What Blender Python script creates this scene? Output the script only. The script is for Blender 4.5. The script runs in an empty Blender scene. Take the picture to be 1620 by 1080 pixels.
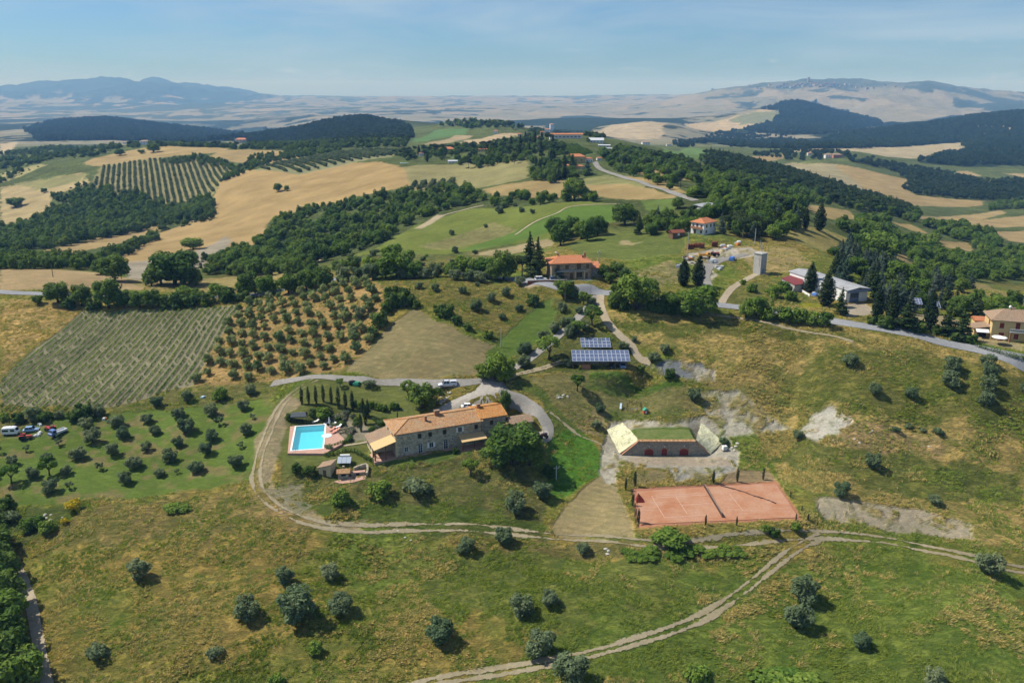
import bpy, bmesh, math, random
import numpy as np
from mathutils import Vector, Matrix
from mathutils.geometry import delaunay_2d_cdt
SC = bpy.context.scene
COL = SC.collection
R = math.radians
# ------------------------------------------------------------------ camera, light, exposure
cam_d = bpy.data.cameras.new('camera'); cam_d.sensor_width = 36.0; cam_d.lens = 1300.0/1620.0*36.0
cam_d.clip_start = 1.0; cam_d.clip_end = 80000.0
cam = bpy.data.objects.new('camera', cam_d); COL.objects.link(cam)
cam.location = (0, 0, 90); cam.rotation_euler = (R(90) - math.atan2(400.0, 1300.0), 0, 0)
SC.camera = cam
SUN_DIR = Vector((-.61, .17, .80)).normalized()          # towards the sun
SUN_EL = math.asin(SUN_DIR.z); SUN_AZ = math.atan2(SUN_DIR.x, SUN_DIR.y)
world = bpy.data.worlds.new('World'); SC.world = world; world.use_nodes = True
wn, wl = world.node_tree.nodes, world.node_tree.links
wn.clear()
sky = wn.new('ShaderNodeTexSky'); sky.sky_type = 'NISHITA'; sky.sun_disc = False
sky.sun_elevation = SUN_EL; sky.sun_rotation = SUN_AZ; sky.altitude = 400; sky.air_density = 1.0; sky.dust_density = .35; sky.ozone_density = 2.5
bg = wn.new('ShaderNodeBackground'); bg.inputs['Strength'].default_value = 0.125
out = wn.new('ShaderNodeOutputWorld')
# thin high cirrus and a few small cumulus low over the right horizon
tc = wn.new('ShaderNodeTexCoord')
mp = wn.new('ShaderNodeMapping'); mp.inputs['Scale'].default_value = (2.2, 2.2, 14.0); mp.inputs['Rotation'].default_value = (0.12, 0.1, 0.5)
nz = wn.new('ShaderNodeTexNoise'); nz.inputs['Scale'].default_value = 1.6; nz.inputs['Detail'].default_value = 7; nz.inputs['Roughness'].default_value = .58; nz.inputs['Distortion'].default_value = .6
rmp = wn.new('ShaderNodeValToRGB'); rmp.color_ramp.elements[0].position = .40; rmp.color_ramp.elements[1].position = .70
rmp.color_ramp.elements[0].color = (0, 0, 0, 1); rmp.color_ramp.elements[1].color = (.62, .62, .62, 1)
mixc = wn.new('ShaderNodeMix'); mixc.data_type = 'RGBA'
mixc.inputs['B'].default_value = (3.4, 4.0, 4.5, 1)
wl.new(tc.outputs['Generated'], mp.inputs['Vector']); wl.new(mp.outputs['Vector'], nz.inputs['Vector'])
wl.new(nz.outputs['Fac'], rmp.inputs['Fac']); wl.new(rmp.outputs['Color'], mixc.inputs['Factor'])
tint = wn.new('ShaderNodeMix'); tint.data_type = 'RGBA'; tint.blend_type = 'MULTIPLY'; tint.inputs['Factor'].default_value = 1.0; tint.inputs['B'].default_value = (.36, .48, .63, 1)
sx = wn.new('ShaderNodeSeparateXYZ'); wl.new(tc.outputs['Generated'], sx.inputs[0])
band = wn.new('ShaderNodeValToRGB'); wl.new(sx.outputs['Z'], band.inputs['Fac']); be = band.color_ramp.elements; be.new(.5); be.new(.5)
for _e, (_p, _c) in zip(be, ((.004, 0), (.018, 1), (.034, 1), (.055, 0))): _e.position = _p; _e.color = (_c, _c, _c, 1)
mp2 = wn.new('ShaderNodeMapping'); mp2.inputs['Scale'].default_value = (9, 9, 34); wl.new(tc.outputs['Generated'], mp2.inputs['Vector'])
nz2 = wn.new('ShaderNodeTexNoise'); nz2.inputs['Scale'].default_value = 2.1; nz2.inputs['Detail'].default_value = 6; wl.new(mp2.outputs['Vector'], nz2.inputs['Vector'])
rm2 = wn.new('ShaderNodeValToRGB'); rm2.color_ramp.elements[0].position = .64; rm2.color_ramp.elements[1].position = .78; rm2.color_ramp.elements[1].color = (.75, .75, .75, 1); wl.new(nz2.outputs['Fac'], rm2.inputs['Fac'])
mul2 = wn.new('ShaderNodeMix'); mul2.data_type = 'RGBA'; mul2.blend_type = 'MULTIPLY'; mul2.inputs['Factor'].default_value = 1; wl.new(band.outputs['Color'], mul2.inputs['A']); wl.new(rm2.outputs['Color'], mul2.inputs['B'])
cum = wn.new('ShaderNodeMix'); cum.data_type = 'RGBA'; cum.inputs['B'].default_value = (4.5, 4.9, 5.1, 1); wl.new(mul2.outputs['Result'], cum.inputs['Factor']); wl.new(mixc.outputs['Result'], cum.inputs['A'])
wl.new(sky.outputs['Color'], tint.inputs['A']); wl.new(tint.outputs['Result'], mixc.inputs['A']); hz = wn.new('ShaderNodeValToRGB'); wl.new(sx.outputs['Z'], hz.inputs['Fac']); hz.color_ramp.elements[0].position = 0.0; hz.color_ramp.elements[0].color = (.76, .90, 1.0, 1); hz.color_ramp.elements[1].position = .16; hz.color_ramp.elements[1].color = (1, 1, 1, 1)
hm = wn.new('ShaderNodeMix'); hm.data_type = 'RGBA'; hm.blend_type = 'MULTIPLY'; hm.inputs['Factor'].default_value = 1; wl.new(cum.outputs['Result'], hm.inputs['A']); wl.new(hz.outputs['Color'], hm.inputs['B'])
wl.new(hm.outputs['Result'], bg.inputs['Color']); wl.new(bg.outputs['Background'], out.inputs['Surface'])
sun_d = bpy.data.lights.new('sun', 'SUN'); sun_d.energy = 4.6; sun_d.angle = R(.53); sun_d.color = (1.0, .955, .87)
sun = bpy.data.objects.new('sun', sun_d); COL.objects.link(sun)
sun.rotation_euler = (-SUN_DIR).to_track_quat('-Z', 'Y').to_euler(); sun.location = (-200, 60, 400)
SC.view_settings.view_transform = 'Standard'; SC.view_settings.look = 'None'; SC.view_settings.gamma = 1.0; SC.view_settings.exposure = 0.38
SC.view_settings.use_curve_mapping = False
SC.render.engine = 'CYCLES'
SC.cycles.max_bounces = 5; SC.cycles.diffuse_bounces = 2; SC.cycles.glossy_bounces = 2; SC.cycles.transmission_bounces = 3
SC.cycles.transparent_max_bounces = 6; SC.cycles.volume_bounces = 0
SC.cycles.use_denoising = True; SC.cycles.use_adaptive_sampling = True; SC.cycles.adaptive_threshold = .02
# ------------------------------------------------------------------ terrain
# Camera model: eye 90 m above the tennis court, horizon line at row 140 of the 1620x1080 photograph.
EYE = 90.0
FPX = 1300.0
PS, PC = 400.0/math.hypot(400.0, 1300.0), 1300.0/math.hypot(400.0, 1300.0)

def ray(px, py):
    """slopes of the sight line through a photo pixel: (x per metre forward, drop per metre forward)"""
    u = (px-810.0)/FPX; v = (py-540.0)/FPX
    k = PC - v*PS
    return u/k, (PS + v*PC)/k

# survey points: (px, py, height z)
ZP = """0 1080 -11;200 1080 -10;400 1080 -9;800 1080 -8;1200 1080 -8;1620 1080 -7;0 955 -9;200 955 -6;470 955 -5;800 955 -5;1100 955 -5;1400 955 -6;1620 955 -6
0 870 -8;200 850 -3;420 830 -1;600 840 -2.5;860 850 -2;1100 855 -2;1300 850 -2.5;1550 895 -4
1010 830 0;1240 815 0;1220 765 0;1010 775 0;1130 795 0
0 790 -3;200 785 -2;380 765 0;50 700 0;200 700 .5;330 700 1.5;100 650 3;300 650 4;420 620 7
650 722 4;800 690 6.5;560 765 2;490 700 4.5;530 690 4.8;480 640 8;560 640 8;620 690 5.5;700 640 8.5;500 780 1;700 800 -.5;860 800 -1;430 760 1;430 700 4;780 770 1.5
500 600 11;600 600 11;707 612 12;790 600 13.5;840 650 9.5;900 700 4;930 640 9;900 770 0;960 740 1.5;940 810 -1;880 600 14
950 605 12.5;950 575 16;1060 580 15;1000 625 9;1020 660 6.5;1050 690 5;1050 722 1.5;1150 660 6.5;1150 740 1;970 700 3;1130 625 10;1170 690 4;1250 670 5.5;1150 590 14.5
660 570 15.5;580 590 12.5;660 500 22;600 460 25;720 445 28;850 440 29;945 462 26.5;880 520 21;800 560 16;870 490 24
480 500 18;400 580 9.5;560 450 24;430 460 19;520 570 12
30 640 2.5;100 590 5;200 560 7.5;320 580 7.5;350 500 15;130 490 12;30 540 8;0 480 13
0 462 14;100 466 14;200 470 14.5;300 470 15;400 468 17;30 440 13;130 435 12;250 445 10
1000 500 24;1200 520 23;1330 515 24;1450 530 23;1600 570 20;1180 490 25;1000 480 26;1100 485 25.5
1300 600 15;1500 620 14;1600 700 6;1300 720 4;1440 690 6;1400 800 -1;1600 850 -3.5;1500 900 -4;1200 580 16;1560 770 0;1620 640 12
1150 410 29;1200 430 27.5;1300 480 25;1280 440 27;1350 470 24.5;1420 480 22;1500 490 20;1590 530 21.5;1540 530 22
1060 430 29;1000 400 30;1100 368 33;1180 370 32;1250 385 30;1300 365 28;900 440 29;940 430 29.5;960 370 29;900 390 28;980 440 28.5
1400 420 14;1340 400 22;1500 440 9;1600 460 8;700 430 25;800 430 26;620 430 22;560 420 14;500 435 16;450 445 14"""
# far survey points: (px, py, metres forward)
YP = """1450 380 560;1550 420 480;1620 430 450;1380 360 540;1300 330 580;1220 300 670;1150 270 780;1120 250 950;1330 345 540;1250 320 610
1250 262 1450;1350 245 1520;1150 242 1480;1400 290 1250;1500 325 1060;1600 332 1020;1600 300 1300;1480 262 1650;1400 262 1500;1330 236 2000;1200 235 1950;1450 232 2250;1610 262 1750;1560 350 880;1610 370 740;1490 352 790;1420 335 720;1320 300 900;1280 285 1000;1310 250 1480
1265 163 4600;1200 172 4700;1150 182 4800;1330 180 4500;1390 196 4300;1265 186 5700;1200 190 5700;1340 196 5400;1265 205 3300;1180 212 3200;1120 222 2700;1330 212 3300;1100 200 4000;1150 200 3900
1600 179 3400;1530 186 3300;1450 198 3200;1390 207 3000;1300 226 2600;1620 205 2700;1550 215 2700;1480 218 2700;1600 196 4300;1500 206 4200;1430 212 4000;1580 240 2100
1090 154 9500;1170 138 9500;1230 131 9300;1300 127 9300;1370 130 9300;1420 136 9300;1470 131 9000;1520 141 9500;1580 150 10000;1660 151 10000;1300 150 8000;1400 170 6900;1450 190 5900;1350 178 6500;1550 168 7500;1610 174 6800;1520 182 6000;1230 152 8000;1300 142 12500;1450 148 12500;1180 150 12500;1620 153 14000
1000 158 15000;800 160 15000;620 160 15000;400 163 13000;200 154 25000;500 154 25000;800 154 25000;1000 153.5 25000;1200 153 25000;1500 152.5 25000;50 154 25000;900 155 20000;650 156 20000
1000 175 8000;700 182 6500;950 170 9500;600 178 8000;850 176 7500;800 168 11000;550 168 11000;1050 168 10000
870 187 4300;960 188 4200;1060 190 4200;830 190 4300;870 208 3300;960 195 5200;1015 193 3000;930 212 2650;1080 204 2900;1015 201 3500;970 200 2950;1060 225 2300;1000 225 2200;1100 225 2300;780 196 4600
720 192 1800;800 198 1700;680 203 1750;690 214 1480;760 219 1250;700 240 880;650 254 790;740 262 720;820 262 640;850 246 680;720 202 2500;800 207 2300;660 230 1100;780 232 950;840 205 1500;860 213 1000;840 232 800
590 188 2300;540 191 2300;480 203 2300;420 211 2400;645 202 2000;560 222 1650;640 218 1500;590 198 3100;480 214 3200;500 222 1800
150 187 4200;90 193 4200;40 205 4000;250 198 4300;330 207 4300;380 212 4100;100 222 2700;250 222 2700;500 180 6000;560 184 6000;420 187 6500;150 198 5200;250 208 5200;350 216 5200;0 215 3200;400 224 2700
0 138 17000;60 135 17000;130 134 17000;180 128.5 16500;215 133 17000;255 129.5 16500;300 137 17000;360 146 17000;420 153 17000;480 158 16000;100 182 9000;300 182 9000;200 166 12000;80 158 14000;300 160 13500;-80 140 17000;180 140 21000;60 146 21000;300 147 21000;400 172 10000;0 190 7000;180 190 7000;350 190 7500
130 252 1120;250 229 1320;350 233 1260;450 233 1200;490 229 1280;560 228 1200;620 224 1250;60 250 1380;0 262 1280;0 236 1900;60 232 2000;250 238 1900;450 240 1800;350 240 1900;150 236 1800
180 252 1110;250 244 1110;350 246 1060;420 252 1030;200 286 940;330 286 910;260 312 870;300 332 810;60 300 990;0 340 860;30 280 1090;120 335 830;60 370 700;200 345 790;0 395 600;110 400 550;220 370 690;330 350 680;420 320 700;350 300 800;450 280 800;560 285 720;620 275 690;540 252 880;420 266 890;480 350 590;400 400 490;300 400 510;500 400 440;560 340 580;560 385 450;440 420 400;200 410 490;30 415 470;340 425 400
650 310 600;700 290 640;760 320 520;740 270 700;700 350 480;700 390 400;800 350 440;830 312 510;900 330 430;930 290 560;960 277 590;910 255 660;940 236 780;1000 290 500;1080 312 430;1040 300 470;1000 262 650;1060 275 600;1050 250 900;1090 240 1450;620 330 570;640 380 420;860 375 380;960 340 410;1050 345 390;1000 320 440;860 290 560;960 224 900;1000 233 900;900 228 830;960 234 1400;1020 242 1350;870 224 1500"""
def _parse(s):
    return [tuple(float(q) for q in p.split()) for row in s.split('\n') for p in row.split(';') if p.strip()]
_A, _L, _T = [], [], []
for px, py, z in _parse(ZP):
    a, t = ray(px, py); _A.append(a); _T.append(t); _L.append(math.log((EYE-z)/t))
for px, py, y in _parse(YP):
    a, t = ray(px, py); _A.append(a); _T.append(t); _L.append(math.log(y))
for a in (-1.1, -.6, 0, .6, 1.1):                       # under and beside the camera
    for y, z in ((25, -16), (60, -13)):
        _A.append(a); _L.append(math.log(y)); _T.append((EYE-z)/y)
_A, _L, _T = np.array(_A), np.array(_L), np.array(_T)
# work on height-like field  log-free:  G = T*y^0.0 ; smooth near ground by interpolating drop T relative to a flat guess
def _flat(L):                                            # a smooth reference profile, the surface is T = _flat + residual
    y = np.exp(L); return (EYE + 8 - 30*np.clip((L-5.0)/.7, 0, 1)**1*1.0 + 22*np.clip((L-5.7)/.8, 0, 1) + 60*np.clip((L-6.5)/1.5, 0, 1) + 60*np.clip((L-8)/1., 0, 1))/y
LS = 0.62                                                # stretch between the two coordinates
def _tps(d2):
    return d2*np.log(d2+1e-12)
def _fit(A, L, R, lam):
    n = len(A)
    d2 = (A[:, None]-A[None])**2 + ((L[:, None]-L[None])*LS)**2
    K = _tps(d2)*.5 + lam*np.eye(n)
    P = np.stack([np.ones(n), A, L], 1)
    M = np.zeros((n+3, n+3)); M[:n, :n] = K; M[:n, n:] = P; M[n:, :n] = P.T
    return np.linalg.solve(M, np.concatenate([R, np.zeros(3)]))
# residual weighted to heights: R = (T-flat)*sqrt(y) keeps near metres and far slopes both in range
_W = _fit(_A, _L, (_T-_flat(_L))*np.exp(.75*_L), 2e-4)
def _eval(a, L):
    out = np.empty(a.size); af, lf = a.ravel(), L.ravel(); n = len(_A)
    for s in range(0, a.size, 20000):
        aa = np.clip(af[s:s+20000], -.74, .74); ll = lf[s:s+20000]
        d2 = (aa[:, None]-_A[None])**2 + ((ll[:, None]-_L[None])*LS)**2
        out[s:s+20000] = (_tps(d2)*.5)@_W[:n] + _W[n] + _W[n+1]*aa + _W[n+2]*ll
    return (out*np.exp(-.75*lf) + _flat(lf)).reshape(a.shape)

def _hash(ix, iy, seed):
    h = (ix*374761393 + iy*668265263 + seed*974711) & 0xffffffff
    h = ((h ^ (h >> 13))*1274126177) & 0xffffffff
    return ((h ^ (h >> 16)) & 0xffff)/65535.0
def vnoise(x, y, seed=0):
    x = np.asarray(x, float); y = np.asarray(y, float)
    ix = np.floor(x).astype(np.int64); iy = np.floor(y).astype(np.int64)
    fx = x-ix; fy = y-iy; fx = fx*fx*fx*(fx*(fx*6-15)+10); fy = fy*fy*fy*(fy*(fy*6-15)+10)
    n00 = _hash(ix, iy, seed); n10 = _hash(ix+1, iy, seed); n01 = _hash(ix, iy+1, seed); n11 = _hash(ix+1, iy+1, seed)
    return (n00*(1-fx)+n10*fx)*(1-fy) + (n01*(1-fx)+n11*fx)*fy
def fbm(x, y, seed=0, octs=4):
    s = 0; a = .5; n = 0
    for i in range(octs):
        s = s + a*vnoise(x*2**i + 17.3*i, y*2**i - 9.1*i, seed+i); n += a; a *= .5
    return s/n*2-1
def sstep(x, a, b):
    t = np.clip((x-a)/(b-a), 0, 1); return t*t*(3-2*t)

# grid
NA = 721
A0, A1 = -1.05, 1.05
# columns: dense across the view, coarse beyond it
_ua = np.linspace(-1, 1, NA)
GA = .72*_ua + (A1*1.35-.72)*np.sign(_ua)*np.clip(np.abs(_ua)-.86, 0, 1)/.14*np.clip(np.abs(_ua)-.86, 0, 1)/.14
L0, L1 = math.log(26.0), math.log(30000.0)
GL = np.concatenate([np.linspace(L0, 4.5, 60)[:-1], np.linspace(4.5, 5.82, 441)[:-1], np.linspace(5.82, 7.6, 330)[:-1], np.linspace(7.6, L1, 440)]); NL = len(GL)
_ca = np.linspace(-.78, .78, 145); _cl = np.linspace(L0, L1, 292)
_CT = _eval(*np.meshgrid(_ca, _cl))                       # coarse TPS [L, A]
def _cubic_up(C, xs, n, lo, hi):                          # Catmull-Rom resample along axis 0
    t = np.clip((xs-lo)/(hi-lo)*(n-1), 0, n-1-1e-9); i = np.floor(t).astype(int); f = (t-i)[:, None]
    g = lambda k: C[np.clip(i+k, 0, n-1)]
    p0, p1, p2, p3 = g(-1), g(0), g(1), g(2)
    return p1 + .5*f*(p2-p0 + f*(2*p0-5*p1+4*p2-p3 + f*(3*(p1-p2)+p3-p0)))
_T1 = _cubic_up(_CT*np.exp(.75*_cl)[:, None], GL, 292, L0, L1)
_T1 = _cubic_up(_T1.T.copy(), np.clip(GA, -.78, .78), 145, -.78, .78).T
_T1 = _T1*np.exp(-.75*GL)[:, None]
GY = np.exp(GL)[:, None]*np.ones((1, NA)); GX = GA[None, :]*GY
GZ = EYE - _T1*GY
# natural relief: gentle near, gullied far away
_amp = sstep(np.log(GY), math.log(350), math.log(2200))
GZ += (fbm(GX/9, GY/9, 3, 3)*.12 + fbm(GX/45, GY/45, 5, 3)*.35)*(1-.0*_amp)
GZ += _amp*fbm(GX/160, GY/160, 11, 4)*5
_amp2 = sstep(np.log(GY), math.log(2000), math.log(7000))
_rid = 1-np.abs(fbm(GX/900, GY/900, 21, 5))*2
GZ += _amp2*(_rid*34-21)*(.35+.65*sstep(GY, 4000, 9000))
GZ += sstep(GY, 7000, 14000)*(1-np.abs(fbm(GX/2600, GY/2600, 31, 5))*2)*70*(1-.6*sstep(GY, 17500, 21000))
_ax = GX/GY
for _px, _y, _h, _s in ((180, 16500, 50, 22), (255, 16500, 55, 24), (60, 17000, 20, 35), (130, 17000, 10, 20), (215, 16500, -25, 12), (310, 16500, 10, 22), (1362, 9300, 6, 14), (1470, 9000, 18, 26), (1435, 9200, -14, 14), (1265, 4600, 6, 24)):
    _a = (_px-810)/1300/1.049
    GZ += _h*np.exp(-((_ax-_a)/(_s/1300))**2-((GY-_y)/(_y*.09))**2)
_m = sstep(GY, 11500, 14500)*(1-sstep(GY, 19000, 22000))*sstep(-_ax, .22, .34)
GZ += _m*(1-np.abs(fbm(GX/1500, GY/1500, 41, 5))*2-.72)*120
_m = sstep(GY, 5200, 7000)*(1-sstep(GY, 11000, 13000))*sstep(_ax, .2, .3)
GZ += _m*(1-np.abs(fbm(GX/700, GY/700, 43, 5))*2-.85)*46
PADS = []
def flatten(cx, cy, r0, r1, z=None, yscale=1.0, rot=0.0):
    """level a building platform: flat inside r0, blending out at r1"""
    c, s = math.cos(rot), math.sin(rot)
    dx, dy = GX-cx, GY-cy
    d = np.hypot(dx*c+dy*s, (-dx*s+dy*c)*yscale)
    m = 1-sstep(d, r0, r1)
    if z is None: z = float(height(cx, cy))
    GZ[:] = GZ*(1-m) + z*m
    return z
def _gidx(x, y):
    y = np.maximum(np.asarray(y, float), 27.0); a = np.asarray(x, float)/y
    fj = np.interp(a, GA, np.arange(NA)); fi = np.clip(np.interp(np.log(y), GL, np.arange(NL)), 0, NL-1.001)
    fj = np.clip(fj, 0, NA-1.001)
    return fi, fj
def height(x, y):
    fi, fj = _gidx(x, y); i = fi.astype(int); j = fj.astype(int); u = fi-i; w = fj-j
    return (GZ[i, j]*(1-u)+GZ[i+1, j]*u)*(1-w) + (GZ[i, j+1]*(1-u)+GZ[i+1, j+1]*u)*w
def ground(px, py, ymin=80.0):
    """world point where the sight line through a photo pixel first meets the terrain"""
    a, t = ray(px, py)
    j = float(np.interp(a, GA, np.arange(NA))); j0 = min(int(j), NA-2); w = j-j0
    z = GZ[:, j0]*(1-w)+GZ[:, j0+1]*w
    y = np.exp(GL); hit = (EYE - t*y <= z) & (y >= ymin)
    k = int(np.argmax(hit)) if hit.any() else NL-1
    if k > 0 and hit.any():
        d0 = EYE-t*y[k-1]-z[k-1]; d1 = EYE-t*y[k]-z[k]
        f = min(max(d0/(d0-d1+1e-9), 0), 1); yy = y[k-1]+(y[k]-y[k-1])*f
    else: yy = y[k]
    return Vector((a*yy, yy, float(height(a*yy, yy))))
# ------------------------------------------------------------------ levelled platforms
FARM_A = Vector((-28.2, 183.0)); FARM_ROT = math.atan2(.386, .922); FARM_Z = 4.2
flatten(-16.7, 192.6, 17.5, 26, FARM_Z, 2.3, FARM_ROT)
flatten(-50.0, 191.0, 10.5, 16.5, 4.6, .95)                       # pool terrace
flatten(45.5, 167.2, 21.5, 27, 0.0, 2.0, .035)                     # tennis court
def _cellar_bank():
    m = (GX > 14) & (GX < 64) & (GY > 172) & (GY < 225)
    x, y = GX[m], GY[m]
    prof = np.clip(np.minimum((x-27.9)/4.0, (50.0-x)/4.0), 0, 1)*3.75
    zb = 1.5 + np.maximum(prof, 0)
    back = zb*(1-sstep(y, 197, 203)) + 0
    nat = GZ[m]
    inx = sstep(x, 22, 27.9)*(1-sstep(x, 50, 56))
    zf = 1.5
    step = sstep(y, 191.2, 192.0)
    z = zf*(1-step) + zb*step
    wy = sstep(y, 176, 181)*(1-sstep(y, 196.5, 203))
    k = inx*wy
    z_side = np.where((x < 27.9) | (x > 50.0), zf + (nat-zf)*sstep(y, 190, 199), z)
    GZ[m] = nat*(1-k) + z_side*k
_cellar_bank()
def site(px, py, r0=0, r1=0, ys=1.0, rot=0.0, dz=0.0):
    g = ground(px, py)
    if r1: flatten(g.x, g.y, r0, r1, g.z+dz, ys, rot)
    return Vector((g.x, g.y, float(height(g.x, g.y))))
S_ANNEX = site(836, 689, 4, 7)
S_CARPORT = site(952, 580, 8.5, 14, 1.8)
S_ROADHOUSE = site(893, 441, 10, 15)
S_WHITE = site(1110, 371, 8, 13)
S_SHED = site(1318, 471, 17, 26, 1.3)
S_YELLOW = site(1598, 541, 10, 15)
S_TOWER = site(1201, 433, 2.5, 6)
def _pool_pit():
    def at(px, py, z=4.7):
        a, t = ray(px, py); y = (EYE-z)/t; return Vector((a*y, y))
    c = [at(467.8, 677.2), at(512.2, 674.6), at(512.2, 711.3), at(463.1, 715.2)]
    ctr = sum(c, Vector((0, 0)))/4; ux = ((c[1]-c[0])+(c[2]-c[3])).normalized(); uy = Vector((-ux.y, ux.x))
    w = ((c[1]-c[0]).length+(c[2]-c[3]).length)/4; h = abs(((c[0]+c[1])/2-(c[2]+c[3])/2).dot(uy))/2
    dx = np.abs((GX-ctr.x)*ux.x+(GY-ctr.y)*ux.y)-w; dy = np.abs((GX-ctr.x)*uy.x+(GY-ctr.y)*uy.y)-h
    m = 1-sstep(np.maximum(dx, dy), .25, .75)
    GZ[:] = GZ*(1-m)+3.1*m
_pool_pit()
# ------------------------------------------------------------------ materials
def new_mat(name):
    m = bpy.data.materials.new(name); m.use_nodes = True
    nt = m.node_tree; b = nt.nodes['Principled BSDF']
    b.inputs['Roughness'].default_value = .9
    b.inputs['Specular IOR Level'].default_value = .15
    return m, nt, b
def node(nt, t, **kw):
    n = nt.nodes.new(t)
    for k, v in kw.items():
        if k in n.inputs: n.inputs[k].default_value = v
        else: setattr(n, k, v)
    return n
def noise(nt, vec, scale, detail=4, rough=.55, dist=0.0):
    n = node(nt, 'ShaderNodeTexNoise', Scale=scale, Detail=detail, Roughness=rough, Distortion=dist)
    nt.links.new(vec, n.inputs['Vector']); return n.outputs['Fac']
def ramp(nt, fac, *stops):
    n = nt.nodes.new('ShaderNodeValToRGB'); e = n.color_ramp.elements
    while len(e) < len(stops): e.new(.5)
    for q, (p, c) in zip(e, stops):
        q.position = p; q.color = (c, c, c, 1) if isinstance(c, (int, float)) else (*c, 1)
    nt.links.new(fac, n.inputs['Fac']); return n.outputs['Color']
def mixn(nt, fac, a, b, mode='MIX'):
    n = nt.nodes.new('ShaderNodeMix'); n.data_type = 'RGBA'; n.blend_type = mode
    for s, v in (('Factor', fac), ('A', a), ('B', b)):
        i = n.inputs[s]
        if isinstance(v, bpy.types.NodeSocket): nt.links.new(v, i)
        elif s == 'Factor': i.default_value = v
        else: i.default_value = (*v, 1)
    return n.outputs['Result']
def mathn(nt, op, a, b=0.0):
    n = nt.nodes.new('ShaderNodeMath'); n.operation = op
    for i, v in enumerate((a, b)):
        if isinstance(v, bpy.types.NodeSocket): nt.links.new(v, n.inputs[i])
        else: n.inputs[i].default_value = v
    return n.outputs[0]
def geo_pos(nt):
    return nt.nodes.new('ShaderNodeNewGeometry').outputs['Position']
def obj_pos(nt):
    return nt.nodes.new('ShaderNodeTexCoord').outputs['Object']
def scaled(nt, vec, sx, sy, sz, rz=0.0):
    m = node(nt, 'ShaderNodeMapping'); m.inputs['Scale'].default_value = (sx, sy, sz); m.inputs['Rotation'].default_value = (0, 0, rz)
    nt.links.new(vec, m.inputs['Vector']); return m.outputs['Vector']
def bump(nt, bsdf, h, strength=.5, dist=.05):
    b = node(nt, 'ShaderNodeBump', Strength=strength, Distance=dist)
    nt.links.new(h, b.inputs['Height']); nt.links.new(b.outputs['Normal'], bsdf.inputs['Normal'])

# ------------------------------------------------------------------ what grows where
def P(s):
    return [tuple(float(v) for v in q.split()) for q in s.split(',')]
def poly_al(pts):
    o = []
    for px, py in pts:
        g = ground(px, py); o.append((g.x/g.y, math.log(g.y)))
    return np.array(o)
def inside(poly, a, l):
    """even-odd test in (bearing, log distance)"""
    r = np.zeros(a.shape, bool); n = len(poly)
    j = n-1
    for i in range(n):
        xi, yi = poly[i]; xj, yj = poly[j]
        if yi != yj:
            c = ((yi > l) != (yj > l)) & (a < (xj-xi)*(l-yi)/(yj-yi)+xi)
            r ^= c
        j = i
    return r

# colours are surface albedos
STRAW = (.335, .235, .095); GREEN = (.075, .105, .022); LAWN = (.092, .135, .026); VIVID = (.075, .165, .022)
DRY = (.245, .190, .054); MEADOW = (.145, .180, .035); TAN = (.40, .285, .155); SOIL = (.235, .195, .14); ORANGE = (.36, .22, .085)
GRAVEL = (.36, .325, .25); SCRUB = (.085, .105, .036); WOODF = (.020, .034, .015); OLIVEF = (.19, .175, .075)
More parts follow.
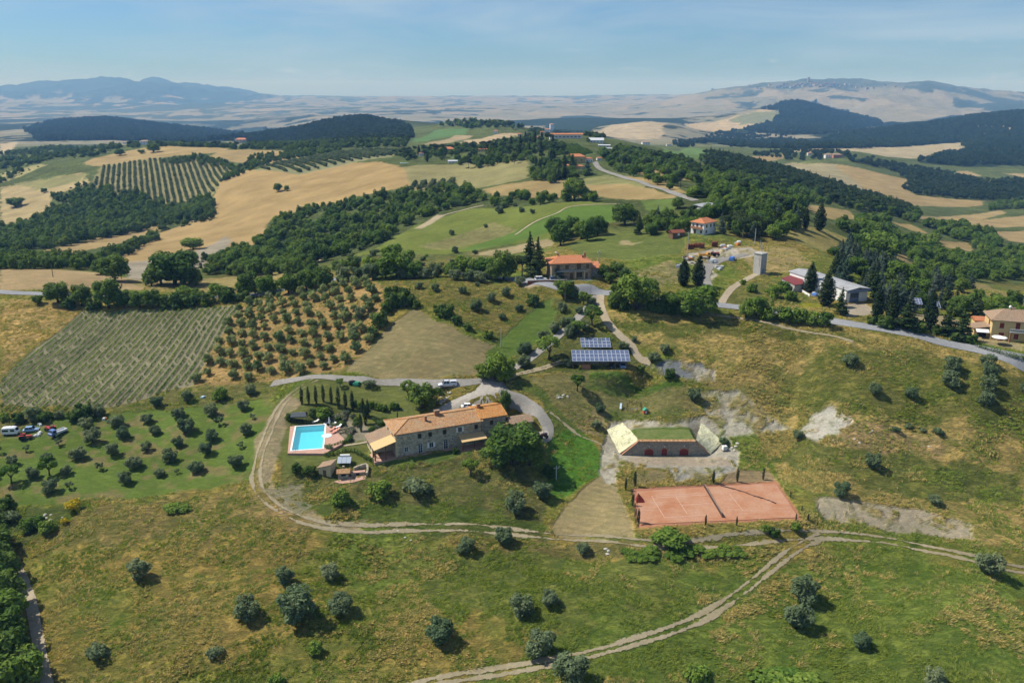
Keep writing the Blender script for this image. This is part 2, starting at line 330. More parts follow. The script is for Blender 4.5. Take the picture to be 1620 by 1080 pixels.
# polygon | colour | tuft | gravel | lines | fray in metres
FIELDS = [
 # ---- far land
 ("930 213,970 198,1015 192,1055 194,1050 205,1056 213,1040 220,1010 221,975 218", (0.33,0.27,0.17), .1, 0, .2, 15),
 ("1150 188,1200 175,1232 167,1225 190,1165 205,1100 205,1085 196", (0.34,0.27,0.16), .1, 0, 0, 20),
 ("1150 190,1190 178,1228 176,1232 186,1215 194,1170 198", (0.16,0.17,0.09), .1, 0, 0, 20),
 ("1205 173,1232 166,1265 160,1300 167,1345 181,1397 198,1340 206,1300 213,1240 214,1190 210,1175 205,1215 195,1234 184,1230 176", WOODF, .2, 0, 0, 20),
 ("860 188,890 184,960 186,1080 190,1085 197,1050 194,1015 191,970 197,925 212,870 212", WOODF, .2, 0, 0, 20),
 ("1240 238,1300 224,1390 204,1450 195,1530 183,1572 180,1620 176,1620 264,1560 264,1450 256,1525 240,1520 225,1440 232,1300 236", WOODF, .2, 0, 0, 25),
 ("1525 190,1570 185,1605 195,1617 215,1575 220,1555 212", (0.3,0.255,0.145), .1, 0, 0, 20),
 ("1245 240,1300 233,1440 232,1520 225,1525 240,1450 250,1400 248,1360 240,1300 241", (0.31,0.26,0.155), .1, 0, .2, 15),
 ("40 205,90 191,150 185,250 196,330 205,385 211,380 224,250 224,60 224", WOODF, .2, 0, 0, 25),
 ("48 200,78 197,84 205,60 208", (0.33,0.27,0.17), .1, 0, 0, 10),
 ("380 226,420 208,480 201,540 188,590 186,648 199,652 222,560 227,460 227", WOODF, .2, 0, 0, 15),
 ("650 222,690 206,740 203,738 213,690 219,655 225", (0.085,0.15,0.05), .1, 0, 0, 6),
 ("665 229,720 214,748 215,700 230", (0.281,0.222,0.126), .1, 0, 0, 5), ("720 232,735 222,790 211,822 211,765 229", (0.35,0.27,0.16), .1, 0, .7, 5),
 # ---- left valley and its fields
 ("0 296,70 288,130 272,142 290,80 310,82 325,95 330,60 347,15 362,0 362", (0.31,0.245,0.123), .15, 0, .1, 5),
 ("20 290,130 275,135 285,60 300", (0.2,0.19,0.08), .15, 0, 0, 8),
 ("0 275,60 260,72 262,0 291", (0.244,0.221,0.0984), .2, 0, 0, 6), ("0 228,28 224,20 241,0 246", (0.36,0.29,0.18), .1, 0, 0, 6),
 ("130 258,195 240,270 231,360 235,358 241,250 250,240 259,145 263", (0.292,0.217,0.0968), .1, 0, .15, 4),
 ("325 250,365 237,490 239,480 248,440 262,400 259", (0.292,0.217,0.0968), .1, 0, .15, 4),
 ("145 290,160 262,250 250,350 255,378 262,350 290,330 318,250 322,155 302", (0.205,0.185,0.085), .3, 0, .2, 4),
 ("340 306,355 278,390 270,470 276,540 258,600 256,640 265,652 292,620 302,560 312,520 327,490 327,430 347,410 382,340 412,200 417,110 414,240 371,330 336", (0.296,0.209,0.091), .1, 0, .3, 4),
 ("200 442,195 415,290 405,355 374,366 380,345 410,310 432,280 452", (0.26,0.225,0.165), .2, .4, .3, 3),
 ("440 425,480 400,515 388,510 410,480 424", (0.28,0.235,0.175), .2, .3, .3, 2),
 ("40 402,160 375,260 353,250 367,160 391,50 412", (0.278,0.203,0.091), .1, 0, 0, 3),
 ("405 270,425 262,540 240,640 236,620 248,540 262,470 277", (0.19,0.19,0.095), .2, 0, .3, 4),
 # ---- centre slopes
 ("637 265,660 261,760 256,835 256,834 282,790 292,720 302,652 302", (0.215,0.195,0.085), .2, 0, .2, 3),
 ("760 300,870 285,1000 280,1020 295,1070 310,1067 314,900 313,778 309", (0.264,0.196,0.0853), .12, 0, .25, 3),
 ("900 285,960 277,1010 284,1017 297,930 292", (0.18,0.18,0.07), .3, 0, 0, 3),
 ("545 407,600 390,660 355,740 330,860 324,972 322,977 350,900 372,870 377,800 387,700 402", (0.125,0.15,0.032), .25, 0, .1, 2),
 ("720 397,815 365,900 328,970 324,977 350,872 366,800 387", (0.088,0.145,0.027), .15, 0, .15, 1.5),
 ("660 390,780 351,818 364,800 373,700 396", (0.185,0.175,0.068), .5, 0, 0, 1.5),
 ("740 402,870 377,877 388,800 403", (0.273,0.221,0.119), .2, .2, .2, 2),
 ("690 340,705 340,665 362,655 362", (0.33,0.27,0.17), .1, 0, .2, 1),
 ("897 388,960 367,1082 372,1082 402,1000 412,920 408", (0.115,0.14,0.036), .4, 0, 0, 2), ("985 380,1012 384,1000 388,980 386", (0.273,0.23,0.115), .3, 0, 0, 2),
 ("1012 317,1074 315,1062 337,1020 332", (0.105,0.15,0.035), .2, 0, 0, 1.5),
 ("990 278,1040 284,1092 306,1075 306,1000 286", (0.285,0.206,0.0853), .1, 0, 0, 2), ("1000 262,1040 267,1075 277,1092 286,1050 284,1000 273", (0.285,0.206,0.0853), .1, 0, 0, 3),
 ("870 246,872 228,915 227,942 243,920 249", (0.115,0.165,0.055), .2, 0, 0, 2),
 ("1045 235,1090 233,1132 247,1110 253,1050 241", (0.1,0.16,0.048), .1, 0, .2, 5),
 # ---- right valley
 ("1190 260,1250 257,1330 261,1440 285,1432 300,1450 309,1557 318,1550 326,1475 326,1410 321,1325 293,1250 286", (0.268,0.199,0.091), .1, 0, .25, 4),
 ("1190 260,1250 257,1320 260,1382 306,1330 296,1240 282", (0.249,0.216,0.119), .1, .2, .2, 6),
 ("1325 292,1370 304,1425 321,1400 323,1360 311", (0.075,0.125,0.05), .1, 0, 0, 3),
 ("1185 247,1240 243,1240 251,1190 256", (0.272,0.206,0.0968), .1, 0, 0, 3),
 ("1450 340,1580 332,1592 337,1450 346", (0.272,0.206,0.0968), .1, 0, 0, 3), ("1510 350,1620 341,1640 341,1640 358,1540 359", (0.272,0.203,0.0943), .1, 0, .1, 3),
 ("1550 365,1640 362,1640 386,1600 382", (0.264,0.196,0.091), .1, 0, .1, 3), ("1510 271,1530 270,1552 278,1535 281", (0.278,0.213,0.109), .1, 0, 0, 4),
 ("1585 274,1640 274,1640 283", (0.278,0.213,0.109), .1, 0, 0, 4), ("1455 270,1510 270,1520 279,1470 280", (0.09,0.135,0.06), .1, 0, 0, 5),
 ("1280 324,1346 334,1352 346,1310 346,1275 331", (0.272,0.203,0.0853), .1, 0, 0, 3), ("1410 351,1442 355,1467 369,1445 366", (0.272,0.203,0.0853), .1, 0, 0, 3),
 ("1485 380,1530 384,1542 398,1490 391", (0.264,0.199,0.0853), .1, 0, 0, 3),
 ("1240 362,1300 361,1347 380,1352 402,1300 397,1240 376", (0.254,0.216,0.0779), .6, 0, 0, 2),
 ("1405 398,1430 402,1440 416,1415 410", (0.266,0.2,0.089), .4, 0, 0, 2), ("1500 440,1560 450,1620 470,1620 492,1560 470", (0.25,0.2,0.085), .8, 0, 0, 3),
 # ---- along the road
 ("0 426,140 430,236 446,222 459,100 458,0 460", (0.303,0.222,0.115), .25, 0, .2, 1.5),
 ("200 440,240 446,420 430,560 432,560 444,400 460,230 460", (0.27,0.215,0.085), .6, 0, 0, 3),
 ("1165 388,1262 394,1284 420,1242 432,1190 428,1168 404", (0.3,0.235,0.1), .6, 0, 0, 2),
 ("1085 402,1130 392,1185 391,1204 402,1160 411,1135 416,1128 448,1106 452,1114 420,1085 418", (0.37,0.33,0.26), .05, .8, 0, 1),
 ("1170 450,1200 438,1260 450,1290 480,1200 484,1150 478", (0.15,0.145,0.042), .8, 0, 0, 2), ("1262 479,1300 479,1300 486,1265 486", (0.24,0.235,0.03), .6, 0, 0, 1),
 ("1330 481,1372 479,1382 497,1340 503", (0.34,0.29,0.21), .05, .5, 0, 1), ("1440 495,1500 500,1620 545,1620 556,1540 540,1440 515", (0.26,0.215,0.115), .3, .3, 0, 1.5),
 ("815 447,860 443,872 448,850 454,820 453", (0.33,0.27,0.2), .1, .6, 0, 1), ("1000 430,1060 410,1085 430,1075 450,1010 455", (0.21,0.185,0.08), .7, 0, 0, 3),
 # ---- near ground
 ("0 472,122 481,128 494,0 592", (0.35,0.245,0.092), .9, 0, 0, 1.5),
 ("0 600,130 492,386 482,332 562,302 612,150 652,0 662", (.205,.185,.115), .1, .25, 0, 1),
 ("380 482,470 455,592 440,612 460,602 520,562 577,520 592,430 602,302 614,337 552", (0.31,0.21,0.085), .6, 0, 0, 2),
 ("602 440,700 436,852 450,872 470,792 532,740 522,690 492,655 482,612 492", (0.165,0.145,0.042), .9, 0, 0, 3),
 ("545 588,602 530,655 486,690 508,740 530,782 545,777 577,750 592,690 600,600 600", (0.205,0.172,0.082), .3, 0, .22, 1),
 ("790 533,872 470,918 477,902 510,850 548,800 568,770 560", (0.085,0.128,0.026), .35, 0, 0, 1.5),
 ("872 470,945 470,960 520,1000 545,1010 575,940 590,880 585,830 600,800 600,820 560,880 520", (0.115,0.12,0.035), .8, 0, 0, 2),
 ("960 492,1180 498,1330 518,1480 545,1640 596,1640 880,1540 850,1400 820,1290 780,1232 760,1205 700,1180 650,1100 602,1060 562,1000 542", (.30,.235,.08), 1, 0, 0, 2),
 ("1180 625,1300 560,1500 560,1640 625,1640 690,1400 655,1250 645", (0.14,0.14,0.036), .9, 0, 0, 7),
 ("960 508,1180 508,1330 528,1400 550,1180 530,990 525", (0.13,0.13,0.035), .9, 0, 0, 4),
 ("1180 720,1300 690,1500 735,1600 740,1640 800,1450 790,1300 745,1230 740", (0.12,0.13,0.034), .9, 0, 0, 4),
 ("1265 692,1345 668,1480 682,1494 722,1330 712", (0.29,0.215,0.095), 1, 0, 0, 3),
 ("870 1000,1000 905,1150 872,1300 857,1500 892,1640 925,1640 1100,700 1100", (0.125,0.165,0.032), .85, 0, 0, 9),
 ("560 870,780 860,960 860,1130 880,1000 960,900 1000,650 960", (0.135,0.155,0.036), .9, 0, 0, 9),
 ("0 690,60 668,150 655,330 640,420 628,447 640,412 700,397 757,330 772,200 787,90 794,0 803", LAWN, .28, 0, .1, 1.5),
 ("0 640,150 648,300 610,440 600,440 625,330 640,150 655,60 668,0 690", (0.15,0.145,0.045), .8, 0, 0, 1.5),
 ("430 640,470 610,560 598,640 606,680 640,650 680,600 690,580 740,450 762,420 700", (0.115,0.13,0.036), .4, 0, 0, 1.5),
 ("590 735,640 726,760 702,770 712,660 740,600 752", (0.085,0.125,0.027), .25, 0, 0, 1),
 ("430 762,560 742,660 738,760 712,872 762,862 852,600 842,440 802", (0.125,0.125,0.042), .85, 0, 0, 3),
 ("500 790,700 800,850 820,850 842,600 838,500 815", (0.095,0.125,0.028), .8, 0, 0, 4),
 ("402 700,420 682,436 645,462 618,474 636,450 680,434 720,428 762,402 768", (.245,.20,.115), .45, .3, 0, 2.5), ("405 760,430 756,450 790,500 815,570 828,560 842,480 828,425 800", (.25,.205,.115), .6, .2, 0, 2.5),
 ("420 770,480 765,500 800,470 815,430 795", (0.215,0.195,0.12), .5, .3, 0, 2),
 ("868 838,905 790,947 752,977 770,1002 852,880 847", (.24,.195,.095), .25, .35, .35, 1),
 ("872 690,905 668,930 690,952 722,950 752,882 792,862 768,880 742,862 716", VIVID, .62, 0, 0, 1.5),
 ("515 655,545 650,578 668,600 690,560 700,540 690,520 672", (.23,.205,.145), .3, .4, 0, 1.5),
 ("805 605,840 600,880 640,925 690,905 672,880 690,860 650", (0.1,0.13,0.03), .6, 0, 0, 2),
 ("832 600,900 588,1090 608,1112 652,962 664,902 664,870 630", (0.17,0.155,0.058), .5, 0, 0, 1.5),
 ("935 588,1075 600,1085 612,990 610,930 605", (0.075,0.13,0.022), .6, 0, 0, 1), ("920 608,1045 614,1040 620,925 615", (0.085,0.13,0.027), .6, 0, 0, 1),
 ("960 645,1090 648,1080 660,960 662", (0.12,0.135,0.04), .6, 0, 0, 1.5),
 ("905 672,930 650,965 664,955 702,948 690", (0.235,0.19,0.085), .6, .1, 0, 1.5),
 ("950 702,963 668,1000 664,1060 668,1120 655,1108 620,1165 614,1212 655,1252 676,1182 690,1150 690,1172 716,1165 746,1090 742,985 738,972 772,948 752", (0.345,0.315,0.245), .12, .9, 0, 1.2),
 ("985 734,1090 738,1165 744,1140 722,1000 722", (0.34,0.28,0.205), .05, .7, 0, 1),
 ("1003 742,1060 742,1050 760,1000 764", (0.27,0.215,0.1), .6, .2, 0, 2), ("1060 742,1165 740,1170 752,1070 764", (0.31,0.295,0.25), .1, .9, 0, 2), ("1165 742,1215 745,1226 764,1140 762", (0.27,0.2,0.11), .4, .3, 0, 2),
 ("1255 690,1285 655,1310 644,1352 665,1322 690,1290 698", (0.38,0.355,0.29), .25, .9, 0, 1.2),
 ("1000 772,1228 760,1270 822,1008 836", (0.326,0.148,0.089), 0, 0, 0, .3),
 ("1285 792,1330 787,1460 805,1540 830,1546 856,1400 836,1300 816", (0.31,0.265,0.18), .15, .8, .1, 1.2),
 ("1020 576,1060 569,1108 575,1124 590,1092 600,1050 594", (0.15,0.16,0.165), 0, .8, 0, .6), ("1094 580,1130 588,1130 605,1100 602", (0.37,0.34,0.27), .05, .9, 0, .8),
 ("975 668,1002 679,1097 680,1100 697,1012 699,1000 690", (0.085,0.13,0.025), .3, 0, 0, .5),
 ("30 810,70 800,110 815,90 830", (0.42,0.4,0.33), .2, .9, 0, 1.5), ("0 800,130 795,180 800,60 850,0 870", (0.09,0.11,0.03), .8, 0, 0, 3),
 ("380 790,500 830,480 860,400 830", (0.3,0.215,0.085), 1, 0, 0, 3), ("140 800,400 770,440 800,300 860,60 870", (0.2,0.165,0.055), 1, 0, 0, 5),
 ("700 852,1000 858,1000 880,760 875", (0.17,0.145,0.05), .8, .1, 0, 2),
]
def paint_ground():
    la = np.log(GY); a = GX/GY
    dist = GY
    # base: rough meadow near, scrub in the middle, tan farmland with woods far off
    m = fbm(GX/26, GY/26, 51, 4); m2 = fbm(GX/7, GY/7, 57, 3)
    g = np.clip(.45 + m*1.5 + m2*.5, 0, 1)[..., None]
    tint = np.array(DRY)*(1-g) + np.array(MEADOW)*g
    mid = sstep(la, math.log(300), math.log(420))[..., None]
    tint = tint*(1-mid) + np.array(SCRUB)*mid*(1+.35*m[..., None])
    n1 = fbm(GX/420, GY/420, 61, 5); n2 = fbm(GX/1500, GY/1500, 66, 5)
    far = sstep(la, math.log(1700), math.log(2600))[..., None]
    n3 = fbm(GX/170, GY/240, 63, 4)
    wood = sstep(n1*.8+n2*.7+n3*.5, -.02, .06)[..., None]
    # far fields, each with its own straw or fallow colour
    hd = 1-sstep(np.abs(fbm(GX/300, GY/380, 67, 4)), .0, .035)
    n4 = fbm(GX/75, GY/90, 69, 4)
    ci = _hash(np.floor(GX/330+n2*2).astype(np.int64), np.floor(GY/460+n1*2).astype(np.int64), 5)[..., None]
    farm = np.array((.235, .208, .138))*(1-ci) + np.array((.165, .165, .105))*ci
    wood = np.maximum(wood, (np.maximum(sstep(n3*.6+n4*.7+n1*.3, .16, .24), hd*(n4 > -.1))*(1-sstep(GY, 5200, 8000)))[..., None])
    wood = np.where(GY[..., None] > 4800, sstep(n1*.7+n2*.6+n3*.7, .08, .15)[..., None], wood)
    mts = (sstep(-a, .2, .33)*sstep(GY, 4600, 7500)*sstep(n1*.8+n2*.7+n3*.5+(GZ+60)*.006*sstep(GY, 11000, 14000), -.22, -.12))[..., None]
    wood = np.maximum(wood, mts*.97); dkm = mts*sstep(GY, 9000, 13000)[..., None]
    wood = np.maximum(wood, ((a > .2)*sstep(GY, 8000, 8800)*sstep(GZ+n1*90+n3*60, 45, 85))[..., None]*.8)
    wf = sstep(GY, 5500, 10000)[..., None]; fc = farm*(1-wood) + (np.array(WOODF)*.9*(1-wf)+(np.array((.065, .085, .055))*(1-dkm)+np.array((.028, .042, .026))*dkm)*wf)*wood
    tint = tint*(1-far) + fc*far
    grain = np.zeros(GX.shape+(4,)); grain[..., 0] = .9*(1-far[..., 0]); grain[..., 3] = 1
    fx = fbm(GX/6, GY/6, 71, 3); fy = fbm(GX/6+40, GY/6, 73, 3)
    gx2 = fbm(GX/60, GY/60, 75, 3); gy2 = fbm(GX/60+9, GY/60, 76, 3)
    for poly, col, tuft, grav, lines, fray in FIELDS:
        pl = poly_al(P(poly))
        mar = .02
        jj = np.where((GA > pl[:, 0].min()-mar) & (GA < pl[:, 0].max()+mar))[0]
        ii = np.where((GL > pl[:, 1].min()-mar) & (GL < pl[:, 1].max()+mar))[0]
        if len(ii) == 0 or len(jj) == 0: continue
        s = np.s_[ii[0]:ii[-1]+1, jj[0]:jj[-1]+1]
        big = np.minimum(fray, 12); wx = fx[s]*big + gx2[s]*max(fray-6, 0)*1.5; wy = fy[s]*big + gy2[s]*max(fray-6, 0)*1.5
        x = GX[s]+wx; y = GY[s]+wy
        acc = np.zeros(x.shape)
        for ox, oy in ((-.35, -.2), (.35, .2), (-.2, .35), (.2, -.35)):       # edge softened by half a cell
            yy = np.maximum(y + oy*(.5+y*.002), 20)
            acc += inside(pl, (x+ox*(.4+y*.0015))/yy, np.log(yy))
        k = (acc/4)[..., None]
        if grav >= .7: k = k*np.clip(1.02+1.4*fbm(x/4.5, y/4.5, 83, 4)+.8*fbm(x/1.6, y/1.6, 84, 2), .18, 1)[..., None]
        worn = col is LAWN
        var = 1 + .10*fbm(x/14, y/14, 80, 3)[..., None]
        cc = np.array(col)*var
        if worn:
            wq = sstep(fbm(x/8, y/5, 85, 4)+.5*fbm(x/2.2, y/2.2, 86, 3), .10, .5)[..., None]*.75
            cc = cc*(1-wq)+np.array((.185, .145, .065))*wq
        tint[s] = tint[s]*(1-k) + cc*k
        grain[s][..., 0:1] = grain[s][..., 0:1]*(1-k) + tuft*k
        grain[s][..., 1:2] = grain[s][..., 1:2]*(1-k) + grav*k
        grain[s][..., 2:3] = grain[s][..., 2:3]*(1-k) + lines*k
    return np.clip(tint, .004, .9), grain

def ground_material():
    m, nt, b = new_mat('ground_soil_and_grass')
    L = nt.links
    pos = geo_pos(nt)
    tint = node(nt, 'ShaderNodeAttribute', attribute_name='tint').outputs['Color']
    gr = node(nt, 'ShaderNodeSeparateColor'); L.new(node(nt, 'ShaderNodeAttribute', attribute_name='grain').outputs['Color'], gr.inputs[0])
    tuft, grav, lines = gr.outputs[0], gr.outputs[1], gr.outputs[2]
    # coarse tone drift
    n_big = noise(nt, pos, .035, 5, .6)
    c = mixn(nt, 1.0, tint, ramp(nt, n_big, (.25, .74), (.75, 1.26)), 'MULTIPLY')
    # rough grass: streaky straw over green, with dark gaps between the tufts
    st = noise(nt, scaled(nt, pos, .55, 1.15, 1, .55), .62, 6, .66, .9)
    fine = noise(nt, scaled(nt, pos, 1, 2.1, 1, -.5), 1.9, 5, .7, .7)
    straw = mixn(nt, 1.0, c, (2.3, 2.05, 1.9), 'MULTIPLY')
    green = mixn(nt, 1.0, c, (.50, .80, .50), 'MULTIPLY')
    c1 = mixn(nt, mathn(nt, 'MULTIPLY', ramp(nt, st, (.46, 0), (.64, 1)), tuft), c, straw)
    gpat = noise(nt, pos, .16, 5, .62, .4)
    c1 = mixn(nt, mathn(nt, 'MULTIPLY', ramp(nt, gpat, (.46, 0), (.62, .9)), tuft), c1, mixn(nt, .62, c1, green))
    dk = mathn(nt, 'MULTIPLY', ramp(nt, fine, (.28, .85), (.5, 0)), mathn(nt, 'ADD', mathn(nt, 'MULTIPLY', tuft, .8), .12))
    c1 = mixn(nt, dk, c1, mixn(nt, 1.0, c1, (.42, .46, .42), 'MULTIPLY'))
    c1 = mixn(nt, mathn(nt, 'MULTIPLY', ramp(nt, fine, (.55, 0), (.8, .8)), tuft), c1, mixn(nt, 1.0, c1, (1.6, 1.5, 1.4), 'MULTIPLY'))
    # gravel and stones
    vor = node(nt, 'ShaderNodeTexVoronoi', Scale=1.7); L.new(pos, vor.inputs['Vector'])
    gn = noise(nt, pos, .7, 6, .75)
    gc = mixn(nt, 1.0, c1, ramp(nt, gn, (.3, .62), (.7, 1.32)), 'MULTIPLY')
    gc = mixn(nt, ramp(nt, noise(nt, pos, .33, 5, .7), (.56, 0), (.66, .55)), gc, (.15, .16, .075))
    gc = mixn(nt, ramp(nt, vor.outputs['Distance'], (.06, .5), (.2, 0)), gc, (.5, .48, .42))
    sc_ = noise(nt, pos, .24, 4, .6, .3)
    c1 = mixn(nt, mathn(nt, 'MULTIPLY', ramp(nt, sc_, (.56, 0), (.64, .55)), tuft), c1, mixn(nt, 1.0, c1, (.38, .50, .36), 'MULTIPLY'))
    c2 = mixn(nt, grav, c1, gc)
    # worked lines following the slope
    wv = node(nt, 'ShaderNodeTexWave', Scale=.16, Distortion=2.2); wv.inputs['Detail'].default_value = 3; wv.inputs['Detail Scale'].default_value = .5
    L.new(scaled(nt, pos, 1, 1, .2, -1.15), wv.inputs['Vector'])
    c3 = mixn(nt, mathn(nt, 'MULTIPLY', lines, .8), c2, mixn(nt, 1.0, c2, ramp(nt, wv.outputs['Fac'], (.1, .80), (.9, 1.18)), 'MULTIPLY'))
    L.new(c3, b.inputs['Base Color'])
    b.inputs['Roughness'].default_value = .97; b.inputs['Specular IOR Level'].default_value = .05
    h = mathn(nt, 'ADD', mathn(nt, 'MULTIPLY', st, mathn(nt, 'MULTIPLY', tuft, 1.2)), mathn(nt, 'MULTIPLY', fine, mathn(nt, 'ADD', mathn(nt, 'MULTIPLY', tuft, .6), .18)))
    bump(nt, b, h, 1.0, 1.1)
    return m

def grid_mesh(name, X, Y, Z, mat):
    n0, n1 = X.shape
    me = bpy.data.meshes.new(name)
    me.vertices.add(n0*n1); me.vertices.foreach_set('co', np.stack([X, Y, Z], -1).astype(np.float32).ravel())
    idx = np.arange(n0*n1).reshape(n0, n1)
    q = np.stack([idx[:-1, :-1], idx[:-1, 1:], idx[1:, 1:], idx[1:, :-1]], -1).reshape(-1, 4)
    me.loops.add(q.size); me.loops.foreach_set('vertex_index', q.astype(np.int32).ravel())
    me.polygons.add(len(q)); me.polygons.foreach_set('loop_start', (np.arange(len(q))*4).astype(np.int32))
    me.polygons.foreach_set('use_smooth', np.ones(len(q), bool))
    me.update(calc_edges=True); me.materials.append(mat)
    o = bpy.data.objects.new(name, me); COL.objects.link(o)
    return o
def build_ground():
    global TINT, GRAIN
    tint, grain = paint_ground(); TINT, GRAIN = tint, grain
    o = grid_mesh('ground', GX, GY, GZ, ground_material())
    o['kind'] = 'structure'
    for nm, arr in (('tint', np.concatenate([tint, np.ones(tint.shape[:2]+(1,))], -1)), ('grain', grain)):
        at = o.data.attributes.new(nm, 'FLOAT_COLOR', 'POINT'); at.data.foreach_set('color', arr.astype(np.float32).ravel())
    return o
build_ground()
# ------------------------------------------------------------------ roads, tracks
def spline(pts, step):
    """Catmull-Rom through world xy points, resampled"""
    p = [Vector(q[:2]) for q in pts]; p = [p[0]*2-p[1]] + p + [p[-1]*2-p[-2]]
    o = []
    for i in range(1, len(p)-2):
        n = max(1, int((p[i+1]-p[i]).length/step))
        for k in range(n):
            t = k/n
            o.append(.5*((2*p[i]) + (p[i+1]-p[i-1])*t + (2*p[i-1]-5*p[i]+4*p[i+1]-p[i+2])*t*t + (3*p[i]-p[i-1]-3*p[i+1]+p[i+2])*t**3))
    o.append(p[-2]); return o
def feather(nt, b, edge, amount=.45):
    """let the border break up into tufts: transparency by distance to the edge and noise"""
    n = noise(nt, geo_pos(nt), 1.1, 5, .7)
    a = mathn(nt, 'GREATER_THAN', mathn(nt, 'ADD', edge, mathn(nt, 'MULTIPLY', mathn(nt, 'SUBTRACT', n, .5), amount*2)), amount*.55)
    nt.links.new(a, b.inputs['Alpha'])
ROADLINES = []
def ribbon(name, pts, width, mat, lift=.05, step=1.2, across=7, wob=.25):
    """a road or track draped on the ground. pts = photo pixels of its centre line"""
    c = spline([ground(*q) for q in pts], step); n = len(c); ROADLINES.append((c, (width if not callable(width) else 6)*.42))
    V = np.zeros((n, across, 3)); U = np.zeros((n, across, 2)); s = 0
    for i, q in enumerate(c):
        d = (c[min(i+1, n-1)]-c[max(i-1, 0)]).normalized(); nr = Vector((-d.y, d.x))
        if i: s += (q-c[i-1]).length
        w = width if not callable(width) else width(i/(n-1))
        w *= 1 + wob*.5*float(fbm(s/9, 3.3, hash(name) % 97 if False else len(name)))
        for k in range(across):
            u = k/(across-1)-.5; p = q + nr*(u*w)
            V[i, k, :2] = p; U[i, k] = (.5-abs(u))*w, s
    V[..., 2] = height(V[..., 0], V[..., 1]) + lift + V[..., 1]*.0002
    o = grid_mesh(name, V[..., 0], V[..., 1], V[..., 2], mat)
    at = o.data.attributes.new('edge', 'FLOAT', 'POINT'); at.data.foreach_set('value', U[..., 0].astype(np.float32).ravel())
    o['kind'] = 'structure'
    return o
def patch(name, poly, mat, lift=.06, cell=2.0, jitter=.3, px=True, z=None):
    """an area of ground cover draped on the terrain"""
    pts = [ground(*q).xy for q in P(poly)] if px else [Vector(q) for q in poly]
    ring = []
    for i, q in enumerate(pts):
        r = pts[(i+1) % len(pts)]; n = max(1, int((r-q).length/cell))
        for k in range(n):
            w = q.lerp(r, k/n)
            if jitter: w = w + Vector((float(fbm(w.x/3, w.y/3, 5, 2)), float(fbm(w.x/3, w.y/3, 6, 2))))*jitter
            ring.append(w)
    x0 = min(p.x for p in ring); x1 = max(p.x for p in ring); y0 = min(p.y for p in ring); y1 = max(p.y for p in ring)
    xs = np.arange(x0+cell*.4, x1, cell); ys = np.arange(y0+cell*.4, y1, cell)
    gx, gy = np.meshgrid(xs, ys); gx = gx+(np.arange(len(ys)) % 2*cell*.5)[:, None]
    rp = np.array([(p.x, p.y) for p in ring])
    ins = inside(rp, gx, gy)
    q = np.stack([gx[ins], gy[ins]], 1)
    if len(q):
        seg0, seg1 = rp, np.roll(rp, -1, 0)
        def dist(q):
            d = seg1-seg0; l2 = (d**2).sum(1)+1e-9
            t = np.clip(((q[:, None]-seg0[None])*d[None]).sum(2)/l2, 0, 1)
            return np.sqrt((((seg0+t[..., None]*d)-q[:, None])**2).sum(2)).min(1)
        q = q[dist(q) > cell*.35]
    allp = [Vector(p) for p in rp.tolist()] + [Vector(p) for p in q.tolist()]
    vs, es, fs, *_ = delaunay_2d_cdt(allp, [], [list(range(len(ring)))], 1, 1e-5)
    xy = np.array([(v.x, v.y) for v in vs])
    zz = (height(xy[:, 0], xy[:, 1]) if z is None else np.full(len(xy), float(z))) + lift + (xy[:, 1]*.0002 if z is None else 0)
    me = bpy.data.meshes.new(name); me.from_pydata([(a, b_, c_) for (a, b_), c_ in zip(xy.tolist(), zz.tolist())], [], [tuple(f) for f in fs])
    for pl in me.polygons: pl.use_smooth = True
    if me.polygons and me.polygons[0].normal.z < 0: me.flip_normals()
    at = me.attributes.new('edge', 'FLOAT', 'POINT')
    e = dist(xy) if len(q) else np.zeros(len(xy))
    at.data.foreach_set('value', e.astype(np.float32))
    me.materials.append(mat); o = bpy.data.objects.new(name, me); COL.objects.link(o); o['kind'] = 'structure'
    return o
def surface_mat(name, base, dark, light, sc=1.0, soft=.3, rut=0.0, bumpy=.4, patchy=.5, grass=0.0, weed=(.10, .125, .035)):
    m, nt, b = new_mat(name); pos = geo_pos(nt)
    edge = node(nt, 'ShaderNodeAttribute', attribute_name='edge').outputs['Fac']
    n1 = noise(nt, pos, .12*sc, 5, .6); n2 = noise(nt, pos, 1.6*sc, 6, .72); n3 = noise(nt, pos, .45*sc, 5, .65, .6)
    c = mixn(nt, ramp(nt, n1, (.3, 0), (.7, 1)), dark, light)
    c = mixn(nt, .5, c, base)
    c = mixn(nt, 1.0, c, ramp(nt, n2, (.25, .74), (.75, 1.24)), 'MULTIPLY')
    c = mixn(nt, mathn(nt, 'MULTIPLY', ramp(nt, n3, (.52, 0), (.66, 1)), patchy), c, mixn(nt, 1.0, c, (.72, .74, .7), 'MULTIPLY'))
    if grass:
        w = mathn(nt, 'ADD', mathn(nt, 'MULTIPLY', edge, 1.0), mathn(nt, 'MULTIPLY', mathn(nt, 'SUBTRACT', n3, .5), 1.6))
        c = mixn(nt, mathn(nt, 'MULTIPLY', ramp(nt, w, (.95, 0), (1.3, 1)) if rut else 0.0, grass), c, weed)
    nt.links.new(c, b.inputs['Base Color'])
    if soft: feather(nt, b, edge, soft)
    bump(nt, b, n2, bumpy, .12)
    return m
M_asphalt = surface_mat('worn_asphalt', (.23, .235, .24), (.185, .19, .20), (.29, .295, .30), 1, .18, 0, .15, .25)
M_drive = surface_mat('pale_gravel', (.36, .325, .275), (.29, .265, .23), (.44, .40, .34), 1, .35, 0, .4, .4)
M_greydrive = surface_mat('grey_gravel', (.235, .222, .195), (.18, .17, .15), (.31, .29, .26), 1, .35, 0, .4, .4)
